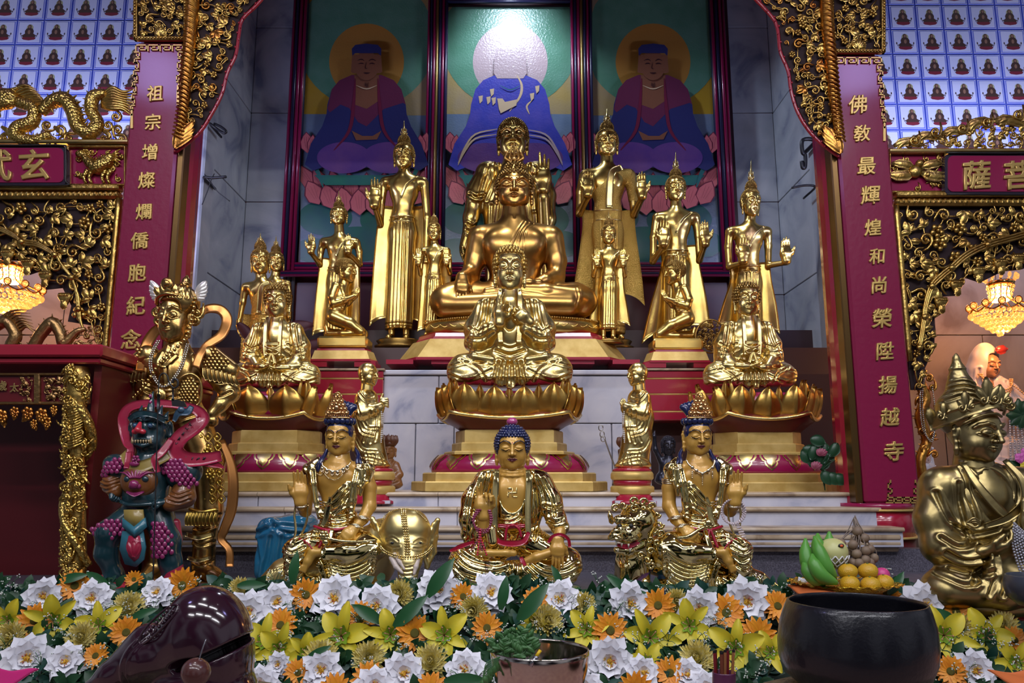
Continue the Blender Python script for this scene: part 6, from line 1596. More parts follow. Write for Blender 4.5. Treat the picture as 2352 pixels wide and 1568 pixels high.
def sign(x0, x1, y0, y1, chars, label):
    s = St('signboard', (x0+x1)/2, y1, BY-.03, label, 'signboard', 'shrine signboards')
    def rr_(e, k=12): return [(a+k*cos(t)*(1), b+k*sin(t)) for a, b, t0 in ((x1-e-k, y1-e-k, 0), (x0+e+k, y1-e-k, pi/2), (x0+e+k, y0+e+k, pi), (x1-e-k, y0+e+k, 1.5*pi)) for t in np.linspace(t0, t0+pi/2, 5)]
    s.part('edge', plate(MB(), rr_(-2), -4, 10), mat('dark_edge', (.02, .012, .03), .3), smooth=False); s.part('board', plate(MB(), rr_(4), -6, 0), M['redmag'], smooth=False)
    for ch, x, y, sz in chars: s.part('gold_character', write(MB(), ch, x, y, sz, -8, thick=.5), M['goldsign'])
    cb = MB(); tb(cb, [(x0, y0-2, -8), ((x0+x1)/2, y0-1, -8), (x1-8, y0-1, -8), (x1+2, y0+10, -8), (x1+2, y1-10, -8), (x1-8, y1+3, -8), (x0, y1+3, -8)], 2.2); s.part('black_cable', cb, M['black'])
sign(-60, 153, 338, 425, [('玄', 84, 382, 72), ('武', -4, 384, 74)], 'crimson signboard with carved gold characters on the left shrine')
sign(2170, 2420, 356, 446, [('薩', 2238, 405, 66), ('菩', 2332, 405, 66)], 'crimson signboard with carved gold characters on the right shrine')
s = St('crest_carving', 2200, 350, BY, 'gilded openwork crest of waves and tendrils on the right shrine beam', 'carving')
f = MB(); fretwork(f, [(2036, 344), (2075, 318), (2130, 306), (2190, 296), (2230, 274), (2290, 268), (2420, 250), (2420, 346)], 26, 21, 0, 0, 1.2)
for x, y, L, a in ((2050, 338, 60, -.55), (2100, 318, 58, -.35), (2160, 310, 60, -.45), (2215, 296, 62, -.65), (2280, 280, 70, -.25), (2330, 276, 60, -.1)): leaf(f, x, y, L, a, .17, -6, curl=.45, th=2); spiral(f, x+L*.75, y-L*.18, 13, 0, 1, 4, -8); leaf(f, x+8, y+8, L*.6, a-.5, .15, -8, curl=.5)
s.part('fretwork', f, M['goldd']); s.part('base_moulding', MB().b2(2036, 2420, -12, 20, -354, -344, 0, 3), M['goldp'], ang=40)
def arch(side, top, poly, rib, pend, seed, label):
    s = St('carved_arch', poly[0][0], 820, BY, label, 'carving', 'carved shrine arches')
    x0, x1 = min(p[0] for p in poly), max(p[0] for p in poly)
    mb = MB(); mb.b2(x0, x1, -16, 12, -(top+12), -top, 0, 3); mb.b2(x0, x1, -10, 12, -(top+30), -(top+12), 0, 6)
    for i in range(int((x1-x0)/12)): mb.ball((x0+6+i*12, -11, -(top+21)), (5, 3, 6), 6)
    s.part('lintel_moulding', mb, M['goldd'], ang=40)
    f = MB(); fretwork(f, poly, 36, seed, 0, 0, 1.25); s.part('fretwork', f, M['goldd'])
    bk = MB(); plate(bk, [(x, y-(6 if y > top+60 else 0)) for x, y in poly], 10, 14); s.part('shade_backing', bk, mat('fretwork_shadow_board', (.035, .010, .012), .7), smooth=False)  # added dark sheet, stands in for the shade seen through open fretwork
    r = MB()
    for o in (-5, 0, 5): tb(r, [(x+o*.5, y+o, -10) for x, y in rib], 2.8)
    for x, y in rib[1::2]: r.ball((x, -13, -y), (8, 5, 7), 8)
    s.part('arch_rib', r, M['goldd'])
    for x, y in pend:
        p = MB(); p.lathe([(15, -(y-16)), (17, -(y-8)), (11, -(y+2)), (8, -(y+8)), (1, -(y+18))], (x, -2, 0), 12, 0, 1, .5)
        for k in range(-2, 3): leaf(p, x+k*3, y+2, 20, pi/2+k*.35, .3, -8, curl=0)
        for a in range(6): p.ball((x-10+a*4, -10, -(y-10)), 2.6, 6)
        s.part('pendant', p, M['goldd'])
    e = MB(); xe = poly[1][0] if side < 0 else poly[0][0]
    tb(e, [(s_x(X(xe, top, BY), y, BY), y, -4) for y in (top+30, top+150, top+260, 830)], 8); s.part('edge_moulding', e, M['goldd'])
arch(-1, 428, [(-70, 455), (279, 455), (236, 838), (212, 830), (220, 795), (212, 752), (150, 742), (158, 706), (138, 664), (100, 668), (84, 626), (60, 634), (48, 602), (0, 600), (-70, 560)],
     [(-40, 520), (0, 526), (40, 545), (56, 558), (92, 564), (132, 588), (148, 612), (170, 640), (182, 676), (186, 712), (190, 740), (206, 775)], [(20, 590), (66, 612), (106, 640), (150, 690)], 31, 'gilded fretwork arch hanging over the left shrine')
arch(1, 444, [(2052, 470), (2420, 470), (2420, 600), (2352, 622), (2310, 626), (2258, 652), (2222, 640), (2204, 682), (2172, 684), (2166, 726), (2152, 735), (2152, 800), (2130, 850), (2122, 900), (2098, 900), (2075, 700)],
     [(2420, 530), (2352, 540), (2322, 548), (2262, 565), (2215, 588), (2180, 618), (2160, 634), (2135, 660), (2122, 700), (2118, 730), (2112, 770), (2106, 800)], [(2336, 600), (2296, 612), (2246, 630), (2196, 660), (2160, 700)], 33, 'gilded fretwork arch hanging over the right shrine')
# ---- chandeliers
def chandelier(cx, y0, R, label, Y=4.55):
    s = St('crystal_chandelier', cx, y0, Y, label, 'chandelier', 'crystal chandeliers')
    gl = mat('lit_crystal', (.95, .55, .22), .05, 0, trans=.75, emit=((1, .36, .09), .55)); gd = mat('chandelier_gilt', (.7, .4, .12), .2, 1)
    fr = MB(); fr.lathe([(R*.42, -(y0+26)), (R*.44, -(y0+20)), (R*.40, -(y0+16))], (cx, 0, 0), 20)
    for k in range(12):
        a = k*pi/6; x, d = cx+R*.95*cos(a), R*.95*sin(a)
        fr.merge(MB().tube([(x+8*cos(t), d-1, -(y0+72)+8*sin(t)) for t in np.linspace(0, 2*pi, 11)], 1.6, 5)); tb(fr, [(cx+R*.4*cos(a), y0+24, R*.4*sin(a)), (cx+R*.36*cos(a), y0+56, R*.36*sin(a)), (x, y0+80, d)], 1.4, 0, 5)
        tb(fr, [(cx+R*.95*cos(a+t), y0+80+8*sin(t*6), R*.95*sin(a+t)) for t in np.linspace(0, pi/6, 6)], 2.2, 0, 5)
    tb(fr, [(cx, y0-80, 0), (cx, y0+10, 0)], 2.5)
    s.part('gilt_frame', fr, gd)
    MBl = MB(); MBl.lathe([(R*.26, -(y0+62)), (R*.30, -(y0+50)), (R*.28, -(y0+36)), (R*.22, -(y0+30))], (cx, 0, 0), 16); s.part('lit_bulb', MBl, mat('glowing_bulb', (1, .8, .5), .3, emit=((1, .62, .28), 16)))
    cr = MB()
    for k in range(12):
        a = k*pi/6; cr.ball((cx+R*.5*cos(a), R*.5*sin(a), -(y0+8)), (4.5, 4.5, 7), 6); cr.ball((cx+R*.95*cos(a), R*.95*sin(a)-1, -(y0+72)), 6, 8)
    for row in range(6):
        rr_ = R*(.92-.17*row); n = max(1, int(2*pi*rr_/11))
        for k in range(n): a = 2*pi*(k+.5*(row % 2))/n; cr.ball((cx+rr_*cos(a), rr_*sin(a), -(y0+92+row*9)), 5.6, 6, 0, 4)
    for k in range(20):
        a = k*pi/10
        for j in range(4): cr.ball((cx+R*(.40-.03*j)*cos(a), R*(.40-.03*j)*sin(a), -(y0+30+j*9)), 3, 5, 0, 4)
    o = s.part('crystal_drops', cr, gl); o['kind'] = 'stuff'
    p = P(cx, y0+95, Y); lamp('chandelier_light', 'POINT', (p.x, p.y-.02, p.z-.10), 12, (1, .46, .15), .05); lamp('chandelier_light', 'POINT', (p.x, p.y+.25, p.z+.12), 7, (1, .46, .15), .10)
chandelier(22, 588, 70, 'glowing crystal chandelier under the left carved arch'); chandelier(2298, 630, 66, 'glowing crystal chandelier under the right carved arch')
# ---- dragon rail of the left altar
s = St('dragon_rail', 110, 816, 3.45, 'dark gilt carved dragon rail on top of the left altar cabinet', 'carving')
b = MB(); serpent(b, [(-20, 760, 12), (18, 740, 13), (40, 770, 14), (30, 800, 14), (70, 808, 13), (96, 770, 13), (124, 742, 14), (142, 766, 13), (150, 790, 12), (178, 764, 8), (200, 756, 4)], d=-4)
for i in range(8): tb(b, [(-10+i*8, 740+i*3, -2), (30+i*5, 716+i*5, -6), (70+i*2, 712+i*8, -4)], [4, 3, .5])
fretwork(b, [(-60, 792), (235, 792), (238, 818), (-60, 818)], 18, 41, -2); fretwork(b, [(150, 770), (225, 740), (235, 800), (150, 800)], 20, 43, -2)
s.part('dragon_relief', b, mat('dark_gilt', (.34, .20, .08), .36, 1, bump=.3, bscale=60))
# ---- left altar cabinet
Ya = 3.12; t = thing('altar_cabinet', P(60, 1340, Ya), 'dark red altar cabinet with a gilt dragon corner post at the left edge', 'cabinet')
xr = X(214, 1000, Ya); xl = X(-420, 1000, Ya); zt = Z(820, Ya); z0 = 1.05
mb = MB(); mb.b2(xl, xr+.03, Ya-.05, 4.3, zt-.005, zt+.045, 0, .008); mb.b2(xl, xr+.015, Ya-.03, 4.3, zt-.03, zt-.005, 0, .006); mb.build('table_top', M['red'], t, ang=40)
mb = MB(); mb.b2(xr-.03, xr, Ya+.02, 4.3, z0, zt-.03); mb.b2(xl, xr, 3.6, 3.63, z0, zt-.03); mb.b2(xl, xr-.02, Ya+.02, 3.6, z0-.02, z0+.02); mb.build('cabinet_body', M['reddark'], t, False)
sc = St('tmp', 60, 1340, Ya-.01, 'x', 'x'); bpy.data.objects.remove(sc.root); sc.root = t
mb = MB(); 
for a, b_, c_, e in ((-60, 856, 200, 862), (-60, 922, 200, 929), (78, 858, 92, 926), (196, 856, 204, 928)): mb.b2(a, c_, -3, 10, -e, -b_, 0, 2)
sc.part('frieze_frame', mb, mat('dark_gilt', (.34, .20, .08), .36, 1), ang=40)
sc.part('frieze_panel', MB().b2(-60, 200, 5, 12, -926, -858), M['reddark'], smooth=False)
mb = MB(); write(mb, '歲', 3, 886, 24, 1, thick=.3); write(mb, '太', 32, 890, 22, 1, thick=.3); sc.part('gold_character', mb, mat('dull_gold_character', (.30, .20, .07), .4, .6))
mb = MB(); fretwork(mb, [(96, 862), (196, 862), (196, 924), (96, 924)], 22, 51, 2); sc.part('frieze_carving', mb, MATS['dark_gilt']); mb = MB(); fretwork(mb, [(44, 862), (76, 862), (76, 924), (44, 924)], 16, 52, 2); sc.part('frieze_carving', mb, MATS['dark_gilt'])
for k, (x, y, r_) in enumerate(((6, 955, 16), (36, 945, 12), (66, 948, 15), (98, 952, 16), (126, 940, 10), (-14, 948, 14), (80, 972, 10), (110, 968, 12))):
    mb = MB(); blossom(mb, x, y, r_, -4, 0, 6); blossom(mb, x+4, y+8, r_*.7, -10, 0, 6); leaf(mb, x, y, r_*1.6, pi/2+.4*(k % 3-1), .3, -2); sc.part('hanging_blossom', mb, M['goldo'])
po = MB(); po.lathe([(20, -1345), (18, -1330), (20, -1300), (17, -1100), (19, -940), (23, -925), (26, -905), (24, -890), (26, -872), (28, -860), (24, -842)], (176, 4, 0), 20)
sc.part('corner_post', po, M['goldd'])
dr = MB(); pts = [(176+30*sin(q*.9+.4), 930+q*46, 4-24*cos(q*.9+.4), 13-q*.5) for q in range(9)]
p = smooth_pl([(a, d, -y) for a, y, d, r_ in pts], 6); dr.tube(p, np.interp(np.linspace(0, 1, len(p)), np.linspace(0, 1, 9), [q[3] for q in pts]), 9)
rr = random.Random(9)
for i in range(112):
    a = rr.uniform(-1.6, 1.6); y = 846+i*4.4; x, d = 176+22*sin(a)-((y-930)/10214*1000)*.2, 4-22*cos(a)
    if i % 3: spiral(dr, x, y, rr.uniform(7, 12), rr.uniform(0, 6), rr.choice((-1, 1)), 3.4, d-5)
    else: blossom(dr, x, y, 10, d-5)
for i in range(16): tb(dr, [(168, 940+i*6, -20), (186, 936+i*6, -26), (200, 926+i*6, -18)], [3.4, 3, .6])
sc.part('dragon_carving', dr, M['scale'])
# ================================================================= left foreground: gilt armoured guardian and the painted guardian with the pole
def scales(mb, poly, size, d, m=0, bulge=.0, c=None):
    xs = [p[0] for p in poly]; ys = [p[1] for p in poly]; row = 0; y = min(ys)
    cx_, cy_ = (min(xs)+max(xs))/2, (min(ys)+max(ys))/2; hw = (max(xs)-min(xs))/2; hh = (max(ys)-min(ys))/2
    while y < max(ys):
        x = min(xs)+(size*.5 if row % 2 else 0)
        while x < max(xs):
            if inside((x, y), poly):
                dd = d+bulge*min(1, ((x-cx_)/hw)**2+.5*((y-cy_)/hh)**2); mb.ball((x, dd, -y), (size*.54, size*.30, size*.58), 7, m, 5)
            x += size
        y += size*.78; row += 1
    return mb
def guardian():
    s = St('guardian_statue', 440, 1335, 3.42, 'gilt armoured guardian statue with winged helmet and swirling ribbons, beside the left column', 'statue')
    G = mat('old_armour_gold', (.56, .38, .13), .27, 1, col2=(.40, .22, .07), nscale=9, bump=.07, bscale=30)
    body = MB(); head(body, 405, 697, 789, 33, 'chin', h=1.1, yaw=-.22, tilt=.04, d=-8)
    f = F(2.0)
    f.c([(408, 780, 0, 22), (410, 805, 0, 30)], 6); f.e((402, 860, 0), (62, 66, 44), 12); f.e((404, 930, 0), (58, 44, 42), 14)
    f.c([(470, 830, 4, 27), (512, 880, 6, 24), (530, 902, 2, 20), (512, 930, -14, 15), (496, 952, -22, 13)], 8); f.c([(346, 830, 0, 26), (336, 890, 0, 24), (340, 940, -10, 18)], 8)
    f.c([(440, 970, 0, 44), (478, 1060, -4, 38), (482, 1170, -4, 30), (470, 1230, 0, 25), (466, 1300, 4, 26)], 10); f.c([(372, 980, 6, 40), (352, 1120, 10, 32), (350, 1300, 14, 24)], 10)
    f.c([(466, 1308, 0, 24), (500, 1318, -26, 19), (524, 1322, -40, 14)], 8); f.c([(350, 1310, 6, 22), (344, 1322, -24, 16)], 6)
    f.e((496, 968, -22), (14, 14, 13), 4)
    v, q = f.mesh()
    L = [[(344, 880), (400, 896), (460, 880)], [(346, 900), (400, 918), (462, 900)], [(350, 945), (404, 960), (462, 940)], [(350, 958), (404, 974), (466, 954)], [(402, 800), (400, 840), (402, 890)], [(440, 1180), (478, 1190), (512, 1180)], [(444, 1206), (470, 1214), (500, 1206)], [(446, 1240), (470, 1250), (496, 1242)], [(446, 1285), (470, 1292), (496, 1284)], [(496, 876), (516, 880), (534, 872)], [(494, 900), (512, 912), (536, 902)]]
    v = folds(v, q, L, 4, 3); body.add(v, q); s.part('body', body, G)
    he = F(1.6); he.e((414, 694, 0), (44, 40, 44), 6); he.b((396, 740, -40), (32, 44, 46), 12, 3, op=-1); he.b((410, 790, 0), (80, 60, 80), 4, 3, op=-1)
    he.c([(426, 660, 0, 12), (428, 646, 0, 9), (430, 634, 0, 3)], 4); he.e((428, 652, 0), (12, 7, 12), 2)
    v, q = he.mesh(); v = folds(v, q, [[(400+i*11, 655), (404+i*13, 690)] for i in range(6)], 2.4, 1.8)
    hm = MB().add(v, q); tb(hm, [(368, 702, -18), (378, 690, -36), (400, 684, -46), (424, 688, -40), (446, 700, -22)], 4.4); 
    for k in range(9): hm.ball((374+k*8.5, -34-12*sin(k*.4), -(690-6*sin(k*.4))), 3.4, 7)
    for k in range(-2, 3): leaf(hm, 402+k*9, 684-abs(k)*-2, 26, -pi/2+k*.3, .3, -42+abs(k)*3, curl=0)
    hm.lathe([(12, 0), (14, 2.5), (12, 5), (9, 5), (8, 3), (0.5, 3)], (0, 0, 0), 20) if 0 else None
    hm.ball((401, -42, -661), (14, 5, 14), 18); hm.ball((401, -46, -661), (8, 4, 8), 12)
    s.part('helmet', hm, G)
    for sg, x in ((-1, 372), (1, 452)):
        w = MB()
        for k in range(5): leaf(w, x, 674+k*3, 36-k*4, (-.75+k*.22) if sg > 0 else (pi+.75-k*.22), .22, -6, curl=-.1*sg, lobes=False, th=2)
        s.part('helmet_wing', w, mat('silvered_wing', (.62, .58, .56), .3, .5))
        e = MB(); spiral(e, x+sg*6, 722, 13, 0, sg, 5, -12); spiral(e, x+sg*2, 738, 10, 2, -sg, 4.5, -12); ribbon(e, [(x-sg*4, 700, -10), (x+sg*1, 716, -14), (x+sg*3, 742, -10)], [6, 9, 5], 3); s.part('ear_guard', e, G)
    for pts in ([(452, 722, 4), (478, 708, 6), (506, 712, 6), (520, 736, 4), (508, 770, 0), (482, 795, -14), (472, 822, -34), (466, 850, -44)], [(376, 742, 4), (350, 765, 6), (334, 796, 2), (332, 830, -16), (338, 858, -36)], [(508, 1010, 0), (528, 1060, 2), (536, 1110, 0), (532, 1170, -2), (518, 1215, -8), (512, 1238, -10), (530, 1262, -10), (532, 1300, -14)]):
        rb = MB(); ribbon(rb, pts, [7, 11, 12, 10, 8, 9], 4, nrm=(.35, -.9, .2)); s.part('ribbon', rb, mat('copper_gilt_ribbon', (.46, .20, .06), .32, .9))
    for sg in (1, -1):
        pd = F(1.8); x0 = 484 if sg > 0 else 344; pd.c([(x0, 818, -4, 26), (x0+sg*44, 850, 0, 22)], 8, .9); v, q = pd.mesh(); mb = MB().add(v, q)
        for k in range(8): t = k/7; ribbon(mb, [(x0-4*sg+sg*62*t, 846+8*t*t*1-14*(1-t)*0+8*t, -26+14*t), (x0+sg*(-2+64*t), 862+14*t, -28+14*t), (x0+sg*(2+66*t), 876+10*t, -26+14*t)], [4, 5.5, 4], 3)
        scales(mb, [(x0-22, 806), (x0+16, 800), (x0+50*sg, 838), (x0+40*sg, 858), (x0-8, 850)], 9, -26, 0, 10); s.part('shoulder_armour', mb, G)
    ar = MB(); scales(ar, [(428, 880), (452, 868), (470, 890), (466, 925), (440, 932), (426, 910)], 8, -42, 0, 10); tb(ar, [(420, 915, -44), (430, 878, -46), (456, 864, -42), (474, 884, -34), (470, 930, -34), (440, 938, -42)], 3.4)
    ar.ball((386, -48, -912), (17, 6, 17), 16); ar.ball((386, -52, -912), (9, 5, 9), 12)
    for k in range(5): ribbon(ar, [(392+k*8, 812+k*2, -34-k), (386+k*6, 835, -44), (382+k*4, 850, -46)], [3, 5, 2], 3)
    s.part('breastplate_ornament', ar, G)
    sk = MB()
    for i in range(4):
        for j in range(8):
            x, y = 458+i*17+j*1.2, 1005+j*20; d = -42+abs(i-1.6)*9+j*.6; sk.ball((x, d, -y), (6, 5, 7), 4, 0, 2)
            tb(sk, [(x-8, y, d+3), (x, y-10, d), (x+8, y, d+3), (x, y+10, d), (x-8, y, d+3)], 1.5, 0, 4)
    for (x, y) in ((494, 1040), (500, 1090)):
        for a in range(8): sk.ball((x+9*cos(a*.785), -44, -(y+9*sin(a*.785))), 4, 6, 0, 4)
        sk.ball((x, -48, -y), 5, 8)
    tb(sk, [(446, 1168, -26), (478, 1174, -38), (510, 1168, -26)], 4)
    for k in range(9): ribbon(sk, [(446+k*8, 1174, -32-6*sin(k*.39)), (445+k*8, 1190, -38-6*sin(k*.39)), (444+k*8.4, 1204, -36-6*sin(k*.39))], [3, 4.6, 3], 2.5)
    s.part('armoured_skirt', sk, mat('bright_armour_gold', (.62, .42, .09), .3, 1))
    bt = MB(); ribbon(bt, [(438, 1225, -22), (468, 1232, -32), (498, 1225, -20)], 5, 3); s.part('boot_band', bt, M['goldp']); bt = MB(); ribbon(bt, [(442, 1278, -22), (466, 1284, -30), (492, 1278, -22)], 4, 3); s.part('boot_band', bt, M['goldp'])
    be = MB(); beads(be, [(456, 690, -20), (452, 730, -26), (444, 775, -34), (424, 806, -46), (404, 824, -52), (384, 850, -54), (366, 876, -52), (344, 898, -44), (320, 916, -30)], 4.8, 0, 8)
    s.part('large_bead_string', be, mat('gold_bead', (.66, .42, .14), .16, 1))
    be = MB()
    for k in (0, 5): beads(be, [(374+k, 788, -30), (366+k, 815, -42), (364+k, 845, -48), (374+k, 872, -52), (392+k, 894, -54), (414, 886-k, -52), (436-k, 852, -48), (444-k, 820, -42), (446-k, 796, -32)], 2.6)
    s.part('silver_bead_string', be, mat('silver_bead', (.62, .58, .50), .2, .9))
    b = MB(); b.lathe([(80, -1352), (84, -1336), (70, -1330)], (440, 0, 0), 24, 0, 1.3, .8); s.part('statue_base', b, M['hairg'])
guardian()
def painted_guardian():
    s = St('painted_guardian_statue', 340, 1348, 3.02, 'dark teal-faced guardian statue in red scale armour with a red ribbon round its head', 'statue')
    teal = mat('dark_teal_paint', (.010, .035, .045), .22, coat=.5); br = mat('brown_sleeve_paint', (.16, .055, .012), .3, coat=.4); mg = mat('magenta_scale_paint', (.23, .02, .10), .24, coat=.5); rd = mat('ribbon_red_paint', (.30, .015, .045), .28, coat=.4); tl = mat('teal_trim_paint', (.03, .14, .19), .28, coat=.4); og = mat('dull_gold_trim', (.28, .20, .05), .35, coat=.3)
    f = F(1.6)
    f.e((346, 990, 0), (40, 42, 38), 6); f.e((346, 1015, -10), (34, 26, 32), 8)
    for sg in (-1, 1):
        f.e((346+sg*18, 980, -32), (10, 8, 8), 4); f.c([(346+sg*4, 968, -38, 3), (346+sg*18, 962, -36, 4), (346+sg*32, 970, -28, 3)], 3)
        f.e((346+sg*44, 988, 2), (8, 22, 10), 3); f.e((346+sg*47, 988, -6), (4, 12, 5), 2, op=-1)
    f.c([(330, 1012, -42, 3), (346, 1010, -44, 3), (362, 1012, -42, 3)], 2); f.e((346, 1016, -44), (16, 5, 10), 3, op=-1); f.c([(328, 1020, -38, 4), (346, 1025, -42, 5), (364, 1020, -38, 4)], 3)
    f.c([(346, 1020, 2, 26), (344, 1060, 2, 34)], 8); f.e((338, 1095, 0), (54, 56, 42), 10); f.e((336, 1140, -6), (50, 44, 42), 12)
    f.c([(310, 1180, 0, 34), (262, 1222, -24, 28), (254, 1270, -20, 24), (268, 1320, -10, 20), (256, 1334, -26, 13)], 12); f.c([(362, 1180, 0, 36), (390, 1240, -16, 30), (396, 1290, -10, 24), (400, 1326, -6, 22), (420, 1334, -22, 13)], 12)
    v, q = f.mesh(); s.part('body', MB().add(v, q), teal)
    n = F(1.2); n.c([(341, 975, -42, 4), (341, 990, -52, 8)], 4); n.e((332, 994, -48), (7, 6, 7), 3); n.e((350, 994, -48), (7, 6, 7), 3); s.part('red_nose', n.mesh(), mat('nose_red_paint', (.45, .02, .04), .25, coat=.4))
    for sg in (-1, 1): s.part('eye', MB().ball((346+sg*17, -40, -980), 6, 10), mat('glossy_dark_blue_eye', (.02, .06, .12), .1, coat=.8))
    t = MB()
    for x in (326, 332, 338, 344, 350, 356, 362): t.lathe([(2.4, -1012), (2, -1016), (.8, -1020)], (x, -45, 0), 6)
    for x in (324, 366): t.lathe([(3, -1020), (2.4, -1012), (.3, -1004)], (x, -44, 0), 6)
    s.part('teeth', t, mat('tooth_ochre', (.35, .26, .14), .35))
    c = MB()
    for x, y0, y1, r_ in ((355, 970, 900, 12), (330, 968, 932, 9), (376, 968, 932, 9), (316, 966, 946, 7), (390, 966, 946, 7)): tb(c, [(x, y0, -24), (x+1, (y0+y1)/2, -20), (x+2, y1, -12)], [r_, r_*.7, 1.5])
    ribbon(c, [(312, 966, -26), (330, 956, -38), (350, 953, -42), (372, 956, -38), (390, 966, -24)], 7, 4); s.part('spiked_crown', c, teal)
    cm = MB(); 
    for k in range(6): cm.ball((318+k*13, -42+abs(k-2.5)*4, -(956-2*sin(k))), (5, 3, 4), 8)
    for y in (912, 926, 940): cm.ball((356, -24, -y), (4, 4, 5), 6)
    s.part('crown_jewels', cm, mg)
    rb = MB(); ribbon(rb, [(316, 1050, -34), (314, 1030, -26), (298, 1015, -10), (284, 985, 6), (282, 955, 8), (300, 934, 6), (345, 926, 2), (410, 930, 4), (452, 942, 2), (468, 962, -4), (452, 982, -10), (424, 1004, -16), (412, 1030, -20), (428, 1052, -20), (466, 1056, -18), (514, 1048, -14)], [8, 8, 10, 12, 12, 10, 9, 9, 11, 15, 17, 18, 18, 18, 15, 12], 5, nrm=(0, -1, .12)); ribbon(rb, [(470, 1060, -18), (500, 1066, -14), (520, 1074, -12)], [10, 8, 2], 4)
    ribbon(rb, [(404, 1010, -20), (390, 1038, -36), (376, 1056, -44), (384, 1085, -46)], [7, 8, 8, 6], 4); ribbon(rb, [(314, 1040, -34), (316, 1060, -44), (314, 1076, -46)], [7, 7, 6], 4)
    s.part('red_ribbon', rb, rd)
    ck = MB(); rr = random.Random(3)
    for x, y in ((446, 976), (438, 986), (430, 997), (421, 1008), (415, 1020), (416, 1034), (422, 1045), (436, 1052), (450, 1054), (464, 1054), (478, 1053)):
        for _ in range(3): a = rr.uniform(0, pi); ck.tube([(x+4*cos(a)+rr.uniform(-2, 2), -23.5, -(y+4*sin(a))), (x-4*cos(a), -23.5, -(y-4*sin(a)))], .9, 4)
    s.part('ink_characters', ck, M['black'])
    bow = MB(); ribbon(bow, [(412, 968, -24), (424, 950, -30), (444, 948, -30), (452, 936, -26)], [4, 8, 8, 5], 5); bow.ball((430, -34, -944), (9, 6, 8), 10); s.part('teal_bow', bow, mat('bow_blue_paint', (.03, .07, .12), .25, coat=.5))
    for sg, poly in ((-1, [(280, 1048), (308, 1056), (312, 1078), (280, 1086), (240, 1098), (248, 1078)]), (1, [(378, 1050), (420, 1052), (448, 1080), (462, 1116), (440, 1122), (404, 1100), (376, 1082)])):
        p = F(1.8); cx_ = np.mean([a for a, b in poly]); cy_ = np.mean([b for a, b in poly]); p.e((cx_+sg*4, cy_, 0), (38 if sg < 0 else 44, 30 if sg < 0 else 36, 32), 6, rot=.45 if sg > 0 else -.5); v, q = p.mesh(); s.part('shoulder_guard', (v, q), teal)
        sc_ = MB(); scales(sc_, poly, 11, -34, 0, 16); s.part('shoulder_scales', sc_, mg)
    col = MB(); ribbon(col, [(296, 1042, -20), (320, 1066, -42), (342, 1072, -48), (368, 1064, -42), (400, 1044, -20)], [10, 12, 13, 12, 10], 5); s.part('collar', col, og)
    fl = MB(); blossom(fl, 338, 1056, 10, -56); fl.ball((334, -55, -1066), (12, 4, 6), 8); s.part('collar_flower', fl, mg)
    for pts in ([(278, 1092, 0, 20), (264, 1112, -8, 24), (276, 1128, -24, 17)], [(424, 1100, 0, 22), (426, 1140, -10, 26), (404, 1156, -30, 18)]):
        p = F(1.7); p.c(pts, 6); v, q = p.mesh(); v = folds(v, q, [[(pts[1][0]-20, pts[1][1]+i*9-10), (pts[1][0], pts[1][1]+i*9-4), (pts[1][0]+20, pts[1][1]+i*9-12)] for i in range(3)], 3, 2); s.part('sleeve', (v, q), br)
    hb = MB(); hand(hb, (276, 1130, -28), 40, (.1, -.5, -.85), (.8, -.3, .1), -1, curl=1.0, h=1.2); s.part('hand', hb, teal); hb = MB(); hand(hb, (392, 1152, -40), 40, (-1, -.2, -.1), (0, .4, -1), 1, curl=1.0, h=1.2); s.part('hand', hb, teal)
    be = F(1.6); be.e((337, 1104, -38), (42, 38, 20), 6); v, q = be.mesh(); s.part('belly_mask', (v, q), br)
    mk = MB(); mk.ball((337, -62, -1112), (11, 9, 10), 12); mk.ball((329, -58, -1116), 6, 8); mk.ball((345, -58, -1116), 6, 8); ribbon(mk, [(318, 1128, -54), (337, 1134, -58), (356, 1128, -54)], [2, 5, 2], 3)
    for k in range(-3, 4): tb(mk, [(337+k*3, 1098, -58), (337+k*8, 1084-abs(k)*-1, -54), (337+k*13, 1076+abs(k)*3, -48)], [2.6, 2.4, .8])
    s.part('mask_nose_and_brow', mk, mg)
    for x in (318, 358): s.part('mask_eye', MB().ball((x, -54, -1100), (8, 5, 7), 10), teal)
    me = MB(); tb(me, [(290, 1150, -30), (320, 1158, -44), (372, 1156, -42)], 5); s.part('belt', me, teal)
    for poly in ([(300, 1186), (308, 1206), (296, 1228), (264, 1238), (230, 1228), (228, 1214), (262, 1192)], [(364, 1196), (396, 1192), (412, 1230), (410, 1268), (388, 1280), (366, 1278)]):
        sc_ = MB(); cx_ = np.mean([a for a, b in poly]); scales(sc_, poly, 11.5, -50, 0, 12); s.part('thigh_scales', sc_, mg)
    ap = MB(); plate(ap, [(310, 1168), (352, 1168), (356, 1196), (334, 1214), (312, 1196)], -54, -48); s.part('apron_top', ap, og)
    ap = MB(); plate(ap, [(308, 1186), (334, 1206), (358, 1186), (362, 1206), (336, 1232), (308, 1206)], -56, -50); plate(ap, [(306, 1216), (352, 1216), (358, 1252), (354, 1280), (336, 1296), (312, 1290), (300, 1256)], -52, -46); s.part('apron_border', ap, tl)
    ap = MB(); plate(ap, [(322, 1226), (346, 1226), (350, 1256), (344, 1276), (334, 1284), (322, 1272), (316, 1250)], -55, -50)
    for k in (-1, 0, 1): leaf(ap, 334, 1272, 34, -pi/2+k*.4, .22, -57, curl=0, lobes=False, th=2)
    s.part('apron_flower', ap, rd)
